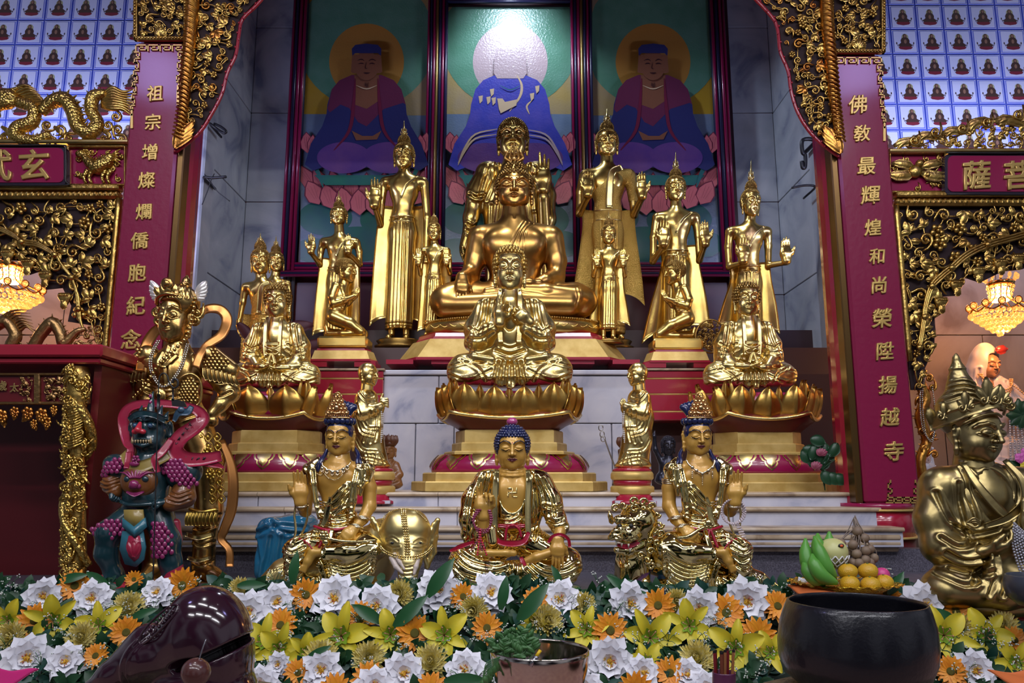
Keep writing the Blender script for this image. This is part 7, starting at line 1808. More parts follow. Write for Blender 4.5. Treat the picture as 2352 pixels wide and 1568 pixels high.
    bo = F(1.8); bo.c([(398, 1272, -10, 22), (402, 1322, -8, 24)], 4); bo.c([(402, 1330, -14, 18), (428, 1330, -30, 10)], 6); bo.c([(406, 1200, -4, 10), (414, 1240, -6, 8)], 4); v, q = bo.mesh(); s.part('red_boot', (v, q), rd)
    bo = F(1.8); bo.c([(262, 1326, -14, 17), (240, 1330, -34, 9), (236, 1322, -38, 5)], 5); v, q = bo.mesh(); s.part('red_boot', (v, q), rd)
    b = MB(); b.lathe([(70, -1375), (72, -1340), (60, -1334)], (336, 0, 0), 24, 0, 1.3, .8); s.part('statue_base', b, M['red'])
    p = St('hooked_pole', 350, 1400, 2.86, 'thin black hooked metal rod standing in front of the painted guardian', 'rod')
    mb = MB(); tb(mb, [(349, 1400, 0), (354, 1250, 0), (358, 1100, 0), (362, 960, 0), (364, 900, 0), (366, 868, 0), (374, 857, 0), (384, 862, 0), (389, 878, 0), (398, 890, 0), (408, 886, 0), (408, 874, 0), (400, 870, 0), (396, 880, 0)], [1.6]*10+[2.6]*4, 0, 6)
    ribbon(mb, [(365, 905, 0), (364, 940, 0)], 3.4, 2); ribbon(mb, [(398, 890, 0), (398, 920, 0)], 2, 2); p.part('rod', mb, M['black']); 
    pl = MB(); plate(pl, [(394, 915), (424, 922), (430, 935), (396, 932)], -2, 2); p.part('hanging_flag', pl, M['black'], smooth=False)
painted_guardian()
# ================================================================= right side: old bronze seated figure, white-hooded figure, small figures
ZS = Z(1112, 4.35)
struct('trim_12', MB().b2(2.12, 3.9, 4.14, 5.36, .02, ZS), M['marblew'])
OLD = mat('aged_brass', (.40, .31, .13), .33, 1, col2=(.27, .21, .10), nscale=7, bump=.15, bscale=16)
def brass_figure():
    s = St('aged_brass_statue', 2240, 1372, 2.62, 'large aged brass seated statue in tall crown with pearl strings, right edge of the altar', 'statue')
    body = MB(); head(body, 2236, 956, 1058, 51, 'chin', h=1.0, yaw=.42, tilt=.10, roll=.02, d=-6)
    f = F(2.4); f.c([(2240, 1046, 4, 36), (2244, 1090, 4, 44)], 8); f.e((2250, 1160, 0), (92, 90, 60), 10)
    f.c([(2330, 1210, -60, 22), (2310, 1226, -84, 18)], 6)
    v, q = f.mesh(); body.add(v, q)
    hand(body, (2210, 1258, -84), 84, (.9, -.3, .25), (-.2, .5, .9), 1, curl=.5, h=2.0)
    s.part('body', body, OLD)
    hr = MB(); h = F(2.2); h.e((2218, 945, 10), (62, 60, 58), 6); h.b((2262, 1010, -50), (60, 72, 60), 16, 4, rot=.0, op=-1); h.b((2230, 1090, 0), (120, 80, 120), 4, 3, op=-1)
    h.c([(2212, 908, 6, 40), (2208, 886, 6, 29), (2205, 868, 8, 19), (2203, 848, 8, 17)], 8); h.e((2204, 862, 8), (21, 5, 21), 2); h.e((2203, 846, 8), (19, 5, 19), 2); h.c([(2202, 838, 8, 12), (2200, 822, 8, 7.5), (2200, 812, 8, 3)], 5)
    v, q = h.mesh(); v = folds(v, q, [[(2160, 890+i*11), (2200, 878+i*11), (2250, 894+i*12)] for i in range(4)], 4, 3); s.part('hair', MB().add(v, q), OLD)
    c = MB(); ribbon(c, [(2148, 975, 20), (2166, 962, -26), (2200, 946, -58), (2240, 934, -68), (2272, 937, -52), (2288, 948, -28)], [15, 14, 12, 11, 10, 9], 5, nrm=(0, -1, .2))
    for x, y, d, L in ((2158, 950, -20, 40), (2188, 934, -54, 46), (2228, 918, -70, 58), (2262, 920, -62, 44), (2284, 930, -38, 38)):
        for k in (-.5, 0, .5): leaf(c, x, y+14, L-abs(k)*30, -pi/2-.1+k, .22, d-4, curl=k*.3, th=2)
        spiral(c, x-12, y+8, 9, 0, 1, 3.4, d-6); spiral(c, x+12, y+6, 9, 2, -1, 3.4, d-6)
    leaf(c, 2156, 975, 44, pi+.9, .3, 10, th=2); tb(c, [(2184, 976, -48), (2216, 960, -62), (2250, 954, -60), (2274, 960, -44)], 3); s.part('crown', c, OLD)
    r = F(2.6)
    r.c([(2160, 1118, 2, 46), (2250, 1110, 4, 50), (2340, 1120, 2, 46)], 20); r.e((2250, 1200, 4), (112, 110, 74), 12)
    r.c([(2160, 1120, 0, 44), (2140, 1190, -10, 42), (2142, 1250, -30, 38), (2190, 1272, -66, 26)], 14); r.c([(2336, 1120, 0, 44), (2360, 1190, -8, 44), (2366, 1250, -30, 36), (2330, 1258, -58, 26)], 14)
    r.c([(2220, 1320, 0, 58), (2142, 1345, -40, 46)], 20); r.c([(2290, 1320, 0, 58), (2380, 1345, -40, 46)], 20); r.c([(2150, 1350, -60, 38), (2250, 1352, -86, 34), (2360, 1350, -60, 38)], 14)
    r.c([(2226, 1272, -78, 18), (2222, 1310, -92, 16), (2200, 1350, -100, 12)], 8); r.e((2256, 1132, -66), (44, 78, 42), 4, rot=.2, op=-1)
    v, q = r.mesh()
    L = [[(2190, 1080), (2196, 1130), (2206, 1190)], [(2200, 1075), (2230, 1130), (2270, 1180)], [(2290, 1060), (2310, 1110), (2300, 1160), (2250, 1190)], [(2176, 1110), (2180, 1170), (2190, 1230)], [(2130, 1130), (2150, 1190), (2190, 1215)], [(2128, 1230), (2160, 1250), (2200, 1240)], [(2136, 1262), (2170, 1280), (2214, 1270)], [(2214, 1250), (2206, 1290), (2180, 1330)], [(2228, 1256), (2226, 1300), (2204, 1350)], [(2240, 1256), (2244, 1310), (2230, 1350)], [(2120, 1310), (2160, 1330), (2190, 1325)], [(2150, 1300), (2190, 1310), (2220, 1300)], [(2160, 1205), (2200, 1222), (2250, 1210)], [(2280, 1230), (2320, 1240), (2352, 1226)], [(2240, 1085), (2262, 1140), (2286, 1170)]]
    v = folds(v, q, L, 6, 5); s.part('robe', (v, q), OLD)
    lp = MB(); ribbon(lp, [(2192, 1066, -34), (2206, 1110, -62), (2250, 1170, -78), (2280, 1190, -78)], [5, 8, 9, 5], 4); ribbon(lp, [(2286, 1058, -34), (2308, 1100, -58), (2304, 1150, -74), (2262, 1186, -80), (2214, 1204, -76)], [5, 8, 9, 8, 5], 4)
    for k in range(3): tb(lp, [(2178+k*4, 1196, -74), (2190+k*2, 1186+k*5, -80), (2204, 1196+k*3, -78), (2192, 1206, -80), (2178+k*4, 1197, -74)], 3)
    s.part('lapel', lp, OLD)
    fi = F(1.6); fi.c([(2300, 1150, -92, 14), (2308, 1190, -96, 24), (2318, 1220, -92, 27), (2322, 1234, -88, 22)], 10, .6); v, q = fi.mesh(); v = folds(v, q, [[(2290+k, 1168+k*9), (2308, 1174+k*9), (2330, 1168+k*9)] for k in range(5)], 2.4, 1.6); s.part('hanging_fish_bell', (v, q), OLD)
    be = MB()
    for k in range(7): beads(be, [(2268+k*3.2, 1196+k*3, -98), (2258+k*5.5, 1235, -106), (2268+k*7, 1285, -110), (2284+k*8, 1330, -110), (2304+k*7, 1364, -108)], 3.0)
    beads(be, [(2270, 1198, -98), (2284, 1226, -104), (2320, 1242, -106), (2360, 1232, -100)], 3.2); beads(be, [(2300, 1140, -86), (2322, 1160, -94), (2334, 1190, -98), (2344, 1230, -98), (2330, 1290, -100)], 2.8)
    s.part('pearl_strings', be, mat('grey_pearl', (.36, .36, .42), .16, .3, coat=.8))
    b = MB(); b.lathe([(140, -1400), (144, -1376), (130, -1368)], (2250, 0, 0), 30, 0, 1, .7); s.part('statue_base', b, OLD)
brass_figure()
def hooded():
    s = St('white_hooded_statue', 2275, 1109, 4.75, 'white-hooded seated statue with bead necklaces in the warm-lit right shrine', 'statue')
    skin = mat('shrine_skin', (.34, .15, .07), .3, coat=.3); wh = mat('cream_robe', (.60, .48, .44), .35, col2=(.52, .40, .38), nscale=6)
    body = MB(); head(body, 2270, 824, 868, 19, 'chin', h=1.1, yaw=.18, tilt=.1, d=-6); f = F(1.6); f.c([(2268, 862, 0, 13), (2270, 890, 0, 18)], 5); v, q = f.mesh(); body.add(v, q); s.part('body', body, skin)
    hr = MB(); hairdo(hr, 2270, 824, 868, 19, 'plain', yaw=.18, tilt=.1, d=-5, h=2.2); s.part('hair', hr, M['black'])
    r = F(2.0); r.e((2264, 828, 6), (32, 36, 30), 6); r.c([(2262, 806, 4, 20), (2252, 850, 10, 26), (2244, 890, 10, 26)], 8); r.b((2276, 846, -30), (18, 32, 30), 10, 3, op=-1)
    r.e((2278, 950, 4), (60, 70, 40), 12); r.c([(2236, 900, 4, 26), (2222, 950, -4, 24), (2240, 1000, -30, 18)], 10); r.c([(2306, 900, 4, 26), (2334, 935, -4, 26), (2330, 985, -30, 20)], 10)
    r.c([(2230, 1050, -10, 40), (2330, 1050, -10, 44)], 20); r.e((2280, 1080, -10), (96, 34, 60), 12); r.c([(2286, 880, 0, 20), (2318, 900, 0, 20)], 10)
    v, q = r.mesh(); v = folds(v, q, [[(2240, 850), (2236, 900), (2228, 950)], [(2300, 880), (2320, 920), (2340, 950)], [(2230, 1000), (2280, 1020), (2330, 1000)], [(2220, 1040), (2280, 1060), (2340, 1040)], [(2250, 920), (2262, 980), (2258, 1050)], [(2300, 930), (2300, 990), (2310, 1050)]], 4, 3); s.part('hooded_robe', (v, q), wh)
    be = MB()
    for k in range(3): beads(be, [(2236+k*4, 862, -20), (2252, 884+k*4, -34), (2276, 900+k*6, -42), (2300, 892+k*4, -36), (2312-k*3, 874, -22)], 2.4)
    beads(be, [(2300, 884, -34), (2330, 910, -36), (2342, 940, -34), (2318, 956, -44)], 2.4); s.part('bead_necklaces', be, mat('amber_bead', (.60, .30, .12), .2, coat=.5))
    be = MB()
    for k in range(6): beads(be, [(2288+k*7, 960, -50), (2284+k*9, 1010, -58), (2282+k*10, 1075, -62)], 2.6)
    s.part('pearl_strings', be, MATS['grey_pearl']); bl = MB(); bl.ball((2284, -26, -806), (14, 6, 9), 10); leaf(bl, 2272, 812, 26, -.5, .4, -28); s.part('hood_ornament', bl, mat('dark_red_ornament', (.16, .012, .01), .3))
    po = MB()
    for k in range(9): leaf(po, 2312, 955, 34, k*.7, .34, -56, curl=.3)
    s.part('lotus_leaves', po, mat('deep_leaf', (.01, .05, .02), .4)); p = MB(); p.lathe([(96, -1109), (100, -1104), (90, -1098)], (2280, 0, 0), 24, 0, 1, .7); s.part('statue_base', p, wh)
hooded()
s = St('white_doll_figurine', 2128, 1112, 4.35, 'small white-dressed figurine with blue bead strands beside the right column foot', 'figurine')
b = MB(); head(b, 2128, 1046, 1064, 8.5, 'chin', h=2.2); s.part('body', b, mat('porcelain_face', (.55, .42, .40), .3))
h = MB(); hairdo(h, 2128, 1046, 1064, 8.5, 'plain', h=2.8); s.part('hair', h, M['black'])
r = F(1.4); r.e((2128, 1034, 2), (13, 10, 10), 4); r.c([(2118, 1040, 4, 5), (2114, 1070, 4, 7)], 4); r.c([(2138, 1040, 4, 5), (2142, 1070, 4, 7)], 4); r.c([(2128, 1074, 2, 14), (2128, 1110, 0, 19)], 6); v, q = r.mesh(); s.part('robe', (v, q), mat('white_porcelain', (.55, .55, .62), .25))
be = MB(); [beads(be, [(2114+k*2, 1070+k*5, -12), (2128, 1080+k*5, -18), (2142-k*2, 1070+k*5, -12)], 1.8, k % 2) for k in range(5)]; [be.ball((2119+k*4.4, -10, -(1030-3*sin(k*.8))), 3.4, 7, 0) for k in range(5)]; s.part('bead_strands', be, [mat('white_bead', (.6, .6, .66), .2), mat('teal_bead', (.03, .16, .24), .2)])
fg = St('flower_bouquet', 2345, 1060, 3.6, 'bunch of pink, red and yellow flowers behind the aged brass statue', 'flowers')
for k, (x, y, c) in enumerate(((2338, 1052, 'pink'), (2352, 1040, 'pink'), (2350, 1068, 'yellow'), (2344, 1084, 'red'), (2360, 1085, 'red'), (2362, 1056, 'yellow'), (2352, 1098, 'yellow'), (2366, 1100, 'pink'))):
    mb = MB()
    for j in range(14): a = j*2.4; leaf(mb, x, y, 7+j*.6, a, .5, -10-j*.0, curl=.1, lobes=False)
    mb.ball((x, -8, -y), 5, 8); fg.part('blossom', mb, mat('silk_'+c, {'pink': (.62, .12, .42), 'yellow': (.66, .52, .03), 'red': (.45, .01, .03)}[c], .5))
lv = MB(); [leaf(lv, 2350, 1080, 40, k*.7, .25, 0) for k in range(9)]; lv.tube([(2350, 0, -1090), (2352, 0, -1400)], 4, 6); fg.part('leaves', lv, mat('deep_leaf', (.01, .05, .02), .4))
gp = St('gilt_phoenix_stand', 2126, 1108, 4.2, 'gilt twisting carved stand hung with bead strings, right of the right column', 'carving')
m = MB(); serpent(m, [(2122, 1108, 12), (2112, 1060, 12), (2128, 1010, 12), (2112, 960, 12), (2124, 915, 13), (2112, 875, 11), (2122, 850, 7)], d=0)
for x, y in ((2128, 870), (2136, 890), (2108, 920), (2136, 950), (2112, 990), (2138, 1000), (2120, 1030), (2140, 1044)): spiral(m, x, y, 9, x, 1, 3.4, -10)
gp.part('carved_stem', m, M['goldo']); be = MB(); [beads(be, [(2112+k*4, 868, -14), (2104+k*5, 920, -18), (2110+k*6, 985+k*8, -18), (2130+k*2, 1010+k*4, -18), (2140, 960, -16), (2134, 890, -14)], 2.2) for k in range(2)]; gp.part('bead_strings', be, mat('silver_bead', (.62, .58, .50), .2, .9))
# ---- little figures on the top step
def little(name, cx, y0, by, Y, label, m_, crown=False, arm=False, skirt=22):
    k = (by-y0)/140.; s = St(name, cx, by, Y, label, 'figurine'); b = MB()
    head(b, cx, y0+(26 if crown else 18)*k, y0+62*k, 17*k, 'chin', h=1.5, tilt=.1)
    f = F(1.5); f.c([(cx, y0+58*k, 0, 10*k), (cx, y0+72*k, 0, 13*k)], 4); f.e((cx, y0+94*k, 0), (26*k, 32*k, 20*k), 8); f.c([(cx-18*k, y0+124*k, -4, 18*k), (cx+18*k, y0+124*k, -4, 18*k)], 8); f.e((cx, y0+132*k, -4), (38*k, 12*k, 26*k), 6)
    f.c([(cx+20*k, y0+78*k, 0, 9*k), (cx+30*k, y0+104*k, -4, 9*k), (cx+12*k, y0+116*k, -18*k, 6*k)], 5)
    if arm: f.c([(cx-20*k, y0+78*k, 0, 9*k), (cx-36*k, y0+46*k, 0, 6*k), (cx-40*k, y0+8*k, 0, 5*k), (cx-38*k, y0-6*k, 0, 2.4*k)], 5)
    else: f.c([(cx-20*k, y0+78*k, 0, 9*k), (cx-30*k, y0+104*k, -4, 9*k), (cx-12*k, y0+116*k, -18*k, 6*k)], 5)
    v, q = f.mesh(); v = folds(v, q, [[(cx-16*k, y0+68*k), (cx, y0+100*k), (cx+18*k, y0+120*k)], [(cx+14*k, y0+66*k), (cx, y0+92*k), (cx-18*k, y0+112*k)], [(cx-28*k, y0+124*k), (cx, y0+134*k), (cx+28*k, y0+124*k)]], 2.4, 1.8) if not arm else v
    b.add(v, q); s.part('body', b, m_)
    if crown:
        c = MB(); 
        for i in range(5): a = (i-2)*.5; leaf(c, cx+17*k*sin(a), y0+26*k, 26*k, -pi/2+a*.25, .34, -15*k*cos(a), curl=0, lobes=False, th=2)
        c.lathe([(19*k, -(y0+28*k)), (20*k, -(y0+22*k)), (16*k, -(y0+10*k))], (cx, 0, 0), 14); c.lathe([(3, -(y0+10*k)), (2, -(y0+2*k)), (.3, -(y0-6*k))], (cx, 0, 0), 6); s.part('crown', c, mat('dark_wood_crown', (.10, .03, .012), .4))
    else: h = MB(); hairdo(h, cx, y0+18*k, y0+62*k, 17*k, 'snail', h=2.8, top=.7, tilt=.1); s.part('hair', h, m_)
    return s
wood = mat('carved_boxwood', (.26, .11, .035), .35, coat=.3, col2=(.18, .07, .02), nscale=8)
little('wooden_figurine', 893, 1000, 1120, 4.30, 'carved wooden monk figurine with dark crown, right of the left round drum', wood, True)
little('wooden_figurine', 1437, 1004, 1120, 4.42, 'dark carved wooden figurine with crown, half hidden behind the right golden monk', mat('dark_boxwood', (.10, .045, .02), .4), True)
little('dark_bronze_figurine', 1535, 995, 1110, 4.50, 'dark bronze child figurine pointing one arm upward, right of the right golden monk', mat('dark_bronze', (.03, .03, .045), .25, .6), False, True)
sf = St('ringed_staff', 1428, 1108, 4.24, 'thin ringed staff leaning in front of the dark wooden figurine', 'staff')
m = MB(); tb(m, [(1429, 1112, 0), (1404, 1050, 0), (1386, 1000, 0)], 1.7); [m.tube([(1382+q+5*cos(a), 0, -(992+5*q+7*sin(a))) for a in np.linspace(0, 2*pi, 11)], 1.2, 5) for q in (-2, 1, 3)]; sf.part('staff', m, mat('tin_grey', (.4, .38, .38), .3, .9))
# ================================================================= offerings and instruments at the front
def wooden_fish():
    s = St('wooden_fish_drum', 470, 1625, 1.86, 'large glossy dark purple-brown wooden fish drum on a brocade cushion, lower left', 'drum')
    lac = mat('dark_plum_lacquer', (.028, .008, .018), .14, coat=.8)
    f = F(2.4); f.e((474, 1448, 0), (96, 104, 96), 6); f.e((515, 1500, 0), (66, 112, 88), 20)
    f.c([(430, 1490, 0, 82), (345, 1505, -10, 52), (270, 1545, -14, 30), (206, 1580, -14, 14)], 30); f.c([(345, 1470, -6, 40), (300, 1510, -10, 30)], 20); f.e((470, 1580, 0), (120, 60, 96), 20)
    f.e((530, 1482, -60), (112, 11, 130), 6, rot=.42, op=-1); f.e((452, 1512, -95), (40, 16, 50), 6, rot=.3, op=-1)
    v, q = f.mesh(); v = folds(v, q, [[(310, 1560), (312, 1520), (330, 1480), (370, 1440)]], 5, 3); s.part('body', (v, q), lac)
    g = MB()
    for i in range(8):
        x, y = 424-i*8.6, 1392+i*8.8
        for k in (-1, 0, 1): g.ball((x-7*k*.7+3, -(70-i*2.2)-k*2, -(y-9*k)), (4, 5, 4.6), 8)
    tb(g, [(436, 1380, -62), (432, 1398, -74), (396, 1436, -70), (356, 1466, -58), (344, 1458, -52), (366, 1424, -54), (412, 1384, -56), (436, 1380, -62)], 2.6); s.part('carved_scale_band', g, lac)
    o = St('drum_mallet', 450, 1575, 1.60, 'round-headed mallet with thin rod in front of the wooden fish drum', 'mallet')
    b = MB(); b.ball((450, 0, -1543), 33, 26); o.part('mallet_head', b, mat('plum_brown_ball', (.09, .030, .028), .25, coat=.5)); b = MB(); tb(b, [(456, 1518, 0), (463, 1490, 6), (468, 1470, 14)], 1.6); o.part('rod', b, mat('steel_rod', (.4, .4, .45), .25, 1))
wooden_fish()
BRO = mat('dull_brocade', (.10, .075, .055), .55, .25, bump=.8, bscale=90, col2=(.20, .16, .10), nscale=40)
def cushion(cx, y0, R, Y, label):
    s = St('brocade_cushion', cx, y0+120, Y, label, 'cushion', 'brocade cushions'); b = MB()
    b.lathe([(R*.86, -(y0+105)), (R, -(y0+80)), (R*1.0, -(y0+55)), (R*.90, -(y0+24)), (R*.72, -(y0+8)), (R*.4, -y0)], (cx, 0, 0), 40, 0, 1, .8); s.part('cushion_body', b, BRO)
    b = MB(); tb(b, [(cx+R*1.0*cos(a), y0+62, R*.8*sin(a)) for a in np.linspace(0, 2*pi, 40)], 5); s.part('pink_piping', b, mat('pink_piping', (.42, .03, .10), .5))
cushion(474, 1590, 262, 1.90, 'brocade cushion under the wooden fish drum'); cushion(1966, 1576, 262, 1.86, 'brocade cushion under the dark bell bowl')
def bowl(name, label, cx, Y, prof, m, th, part='bowl_body'):
    s = St(name, cx, prof[0][1], Y, label, 'bowl'); b = MB(); inn = [(max(r-th, 1), y) for r, y in prof[1:]][::-1]
    b.lathe([(r, -y) for r, y in prof]+[(prof[-1][0]-th*.5, -(prof[-1][1]-2))]+[(r, -y) for r, y in inn], (cx, 0, 0), 56); s.part(part, b, m); return s
bowl('bell_bowl', 'large dark blackened metal bell bowl on a cushion, lower right', 1966, 1.86, [(96, 1578), (134, 1566), (158, 1545), (170, 1510), (172, 1475), (167, 1430), (156, 1395), (151, 1382)], mat('black_bell_bronze', (.010, .010, .016), .30, .2, coat=.25, bump=.1, bscale=120), 6)
bs = bowl('brass_bowl', 'shiny silver-brown metal bowl holding green herb sprigs, bottom centre', 1240, 2.02, [(60, 1600), (88, 1585), (104, 1560), (111, 1525), (114, 1500), (113, 1491)], mat('silvery_bronze', (.62, .56, .52), .12, 1, col2=(.50, .42, .36), nscale=6), 4)
gb = bowl('grey_bowl', 'grey glazed bowl cut by the right photo edge beside the aged brass statue', 2384, 2.30, [(40, 1390), (62, 1372), (70, 1345), (66, 1322)], mat('grey_glaze', (.035, .04, .06), .35, coat=.2), 5)
hb = St('herb_sprigs', 1180, 1520, 2.02, 'bunch of green herb sprigs lying in the shiny metal bowl', 'herbs'); m = MB(); rr = random.Random(12)
for i in range(26):
    x, y = rr.uniform(1140, 1228), rr.uniform(1462, 1500); a = rr.uniform(-2.8, -.3)
    d0 = rr.uniform(-70, 30); tb(m, [(1180, 1540, -10), ((x+1180)/2, y+24, d0), (x, y, d0), (x+22*cos(a), y+16*sin(a), d0)], 1.2, 0, 4)
    for j in range(7): leaf(m, x+4*j*cos(a), y+3*j*sin(a), rr.uniform(12, 22), a+rr.choice((-.9, .9)), .26, d0-2, curl=.2, lobes=False, th=.5)
for i in range(9): x = 1150-i*6; leaf(m, x+10, 1480+i*8, 22, 1.2+.2*(i % 3), .28, -60, th=.5); 
for i in range(6): tb(m, [(1150, 1490, -80), (1120, 1500+i*6, -100), (1116-i*4, 1530+i*8, -104)], 1.2, 0, 4); leaf(m, 1116-i*4, 1525+i*8, 18, 1.4, .3, -104, th=.5)
hb.part('leaves', m, mat('herb_green', (.035, .12, .03), .45, col2=(.06, .17, .05), nscale=9))
tk = St('yellow_handled_brush', 1226, 1510, 1.98, 'small metal tool with yellow handle leaning on the rim of the shiny bowl', 'tool'); b = MB(); tb(b, [(1239, 1480, -60), (1230, 1492, -66)], 4); tk.part('handle', b, mat('yellow_handle', (.70, .45, .01), .35)); b = MB(); tb(b, [(1229, 1493, -67), (1216, 1512, -74)], 5); b.ball((1229, -67, -1494), (7, 7, 4), 8); tk.part('metal_ferrule', b, mat('steel_rod', (.4, .4, .45), .25, 1))
cp = St('stick_cup', 1663, 1610, 1.84, 'purple-red cup holding a bundle of red sticks, bottom edge right of centre', 'cup'); b = MB(); b.lathe([(23, -1612), (26, -1605), (26.5, -1545), (26.5, -1542), (23, -1544), (23, -1600)], (1663, 0, 0), 28); cp.part('cup_body', b, mat('plum_plastic', (.10, .02, .07), .3, coat=.3))
wds = ('dark red', 'reddish brown', 'bare wood-brown')
for i in range(10):
    a = i*2.4; r_ = (5, 15)[i % 2]; x, d = 1663+r_*cos(a)*1.1, r_*sin(a); yt = 1488+(i*7) % 11; o = St('fortune_stick', x, 1605, 1.84, 'thin flat %s stick in the purple cup, %s from the left' % (wds[i % 3], 'x'), 'stick', 'sticks in the purple cup')
    b = MB(); xx = x+(x-1663)*.35; b.b2(-3, 3, -1.4, 1.4, 0, 1, 0); v = np.vstack(b.v); v = np.stack([x+(xx-x)*v[:, 2]+v[:, 0], d*(1+.3*v[:, 2])+v[:, 1], -1603+(1603-yt)*v[:, 2]], 1); b.v = [v]; o.part('stick_body', b, [mat('stick_red', (.20, .012, .02), .4), mat('stick_brown', (.16, .04, .02), .4), mat('stick_wood', (.30, .12, .04), .45)][i % 3], smooth=False)
    b = MB(); b.b2(xx-3.2, xx+3.2, d*1.3-1.6, d*1.3+1.6, -(yt+5), -yt+.5); o.part('dark_tip', b, M['black'], smooth=False); o.root['_x'] = xx
ORD = 'first second third fourth fifth sixth seventh eighth ninth tenth eleventh twelfth thirteenth fourteenth fifteenth sixteenth seventeenth eighteenth nineteenth twentieth twenty-first twenty-second twenty-third twenty-fourth twenty-fifth twenty-sixth twenty-seventh twenty-eighth twenty-ninth thirtieth thirty-first thirty-second thirty-third thirty-fourth thirty-fifth thirty-sixth thirty-seventh thirty-eighth'.split()
for i, o in enumerate(sorted([o for o in COL.objects if o.name.startswith('fortune_stick')], key=lambda o: o['_x'])):
    o['label'] = o['label'].replace('x from', ORD[i]+' from'); del o['_x']
# ---- fruit
pl = St('fruit_stand', 1940, 1400, 2.56, 'gilt footed dish with crinkled gold foil edge, holding fruit', 'dish'); gf = mat('gold_foil', (.72, .50, .05), .22, 1, bump=1.2, bscale=120)
b = MB(); b.lathe([(62, -1400), (64, -1394), (30, -1380), (26, -1372), (64, -1364), (92, -1350), (112, -1336), (108, -1335), (60, -1348), (5, -1350)], (1940, 0, 0), 40, 0, 1, .9); pl.part('dish_body', b, gf)
b = MB(); g = []
for j in range(4): g.append([(1940+(98+j*9+3*sin(a*17+j))*cos(a), .9*(98+j*9+3*sin(a*17))*sin(a), -(1338-j*.5-3*sin(a*23+j*2))) for a in np.linspace(0, 2*pi, 90)])
b.sheet(g); pl.part('foil_edge', b, gf)
gr = mat('green_banana', (.07, .26, .03), .4, col2=(.10, .31, .05), nscale=6)
bn = St('banana_bunch', 1880, 1335, 2.52, 'bunch of green bananas on the gilt fruit dish', 'bananas')
for pts in ([(1850, 1268, -40), (1850, 1290, -52), (1866, 1316, -58), (1900, 1331, -52)], [(1864, 1230, -16), (1868, 1262, -34), (1880, 1296, -42), (1902, 1320, -40)], [(1850, 1236, 0), (1846, 1268, -12), (1852, 1300, -22), (1876, 1326, -30)], [(1838, 1284, -20), (1842, 1305, -34), (1858, 1324, -40), (1880, 1334, -42)], [(1886, 1226, 20), (1882, 1250, 10), (1884, 1290, 0), (1892, 1316, -10)], [(1915, 1222, 26), (1912, 1250, 20), (1904, 1290, 10), (1896, 1316, 0)]):
    b = MB(); tb(b, pts, [3, 8, 14, 16, 17, 16, 12, 6], 0, 10); bn.part('banana', b, gr)
mn = St('melon', 1909, 1310, 2.54, 'pale yellow-green melon in a white foam net on the fruit dish', 'melon'); b = MB(); b.ball((1910, -6, -1268), (34, 34, 33), 26); mn.part('melon_body', b, mat('pale_melon', (.52, .50, .20), .4, col2=(.46, .48, .22), nscale=5))
b = MB(); 
for k in range(14):
    for s_ in (-1, 1): tb(b, [(1910+35.4*sin(q)*cos(a0), 1271+34.5*cos(q), -6+35.4*sin(q)*sin(a0)) for q, a0 in [(.35+t*1.15, k*pi/7+s_*t*.9) for t in np.linspace(0, 1, 7)]], 1.7, 0, 4)
mn.part('foam_net', b, mat('white_foam', (.68, .68, .72), .6)); b = MB(); b.ball((1917, -36, -1250), (7, 3, 5), 12); b.ball((1917, -38, -1250), (4, 2, 3), 10, 1); mn.part('sticker', b, [M['black'], mat('orange_sticker', (.7, .12, .03), .4)])
lg = St('longan_bunch', 1965, 1320, 2.56, 'bunch of small brown longan fruit on twigs on the fruit dish', 'fruit'); lm = mat('longan_brown', (.17, .115, .08), .6, col2=(.21, .15, .10), nscale=30)
LP_ = [(1967, 1220, -6), (1981, 1235, -10), (1953, 1250, -14), (1979, 1263, -20), (1994, 1260, -8), (1958, 1270, -22), (1976, 1283, -26), (2001, 1280, -12), (1950, 1290, -20), (1988, 1290, -20), (1996, 1297, -8), (1935, 1249, 8), (1967, 1242, 8), (1947, 1271, 2), (1970, 1298, -10), (1960, 1290, -28)]
for x, y, d in LP_: b = MB(); b.ball((x, d, -y), 11.3, 12); lg.part('longan', b, lm)
b = MB()
for x, y, d in LP_: tb(b, [(1966, 1188, 10), ((1966+x)/2+4, (1200+y)/2-6, d+8), (x, y-9, d)], 1.1, 0, 4)
tb(b, [(1968, 1184, 10), (1972, 1206, 10), (1940, 1236, 8), (1926, 1250, 8)], 1.6, 0, 5); tb(b, [(1968, 1186, 8), (1990, 1240, 0), (2008, 1262, -6), (2010, 1280, -8)], 1.2, 0, 4); lg.part('twigs', b, mat('twig_grey', (.20, .15, .12), .7))
om = mat('tangerine_skin', (.62, .28, .01), .38, bump=.25, bscale=240, col2=(.52, .33, .02), nscale=5)
for (x, y, d, t) in ((1925, 1306, -52, 'upper left'), (1970, 1305, -52, 'upper right'), (1923, 1331, -66, 'lower left'), (1967, 1333, -70, 'lower middle'), (2003, 1330, -56, 'lower right')):
    o = St('tangerine', x, y+18, 2.56, t+' of the five yellow-green tangerines on the fruit dish', 'tangerine', 'tangerines on the fruit dish'); b = MB(); b.ball((x, d, -y), (21.5, 21.5, 18), 18, 0, 12); o.part('peel', b, om); b = MB(); b.ball((x-3, d-4, -(y-17.5)), (3, 3, 1.6), 7); o.part('stem_button', b, mat('stem_green', (.10, .14, .03), .6))
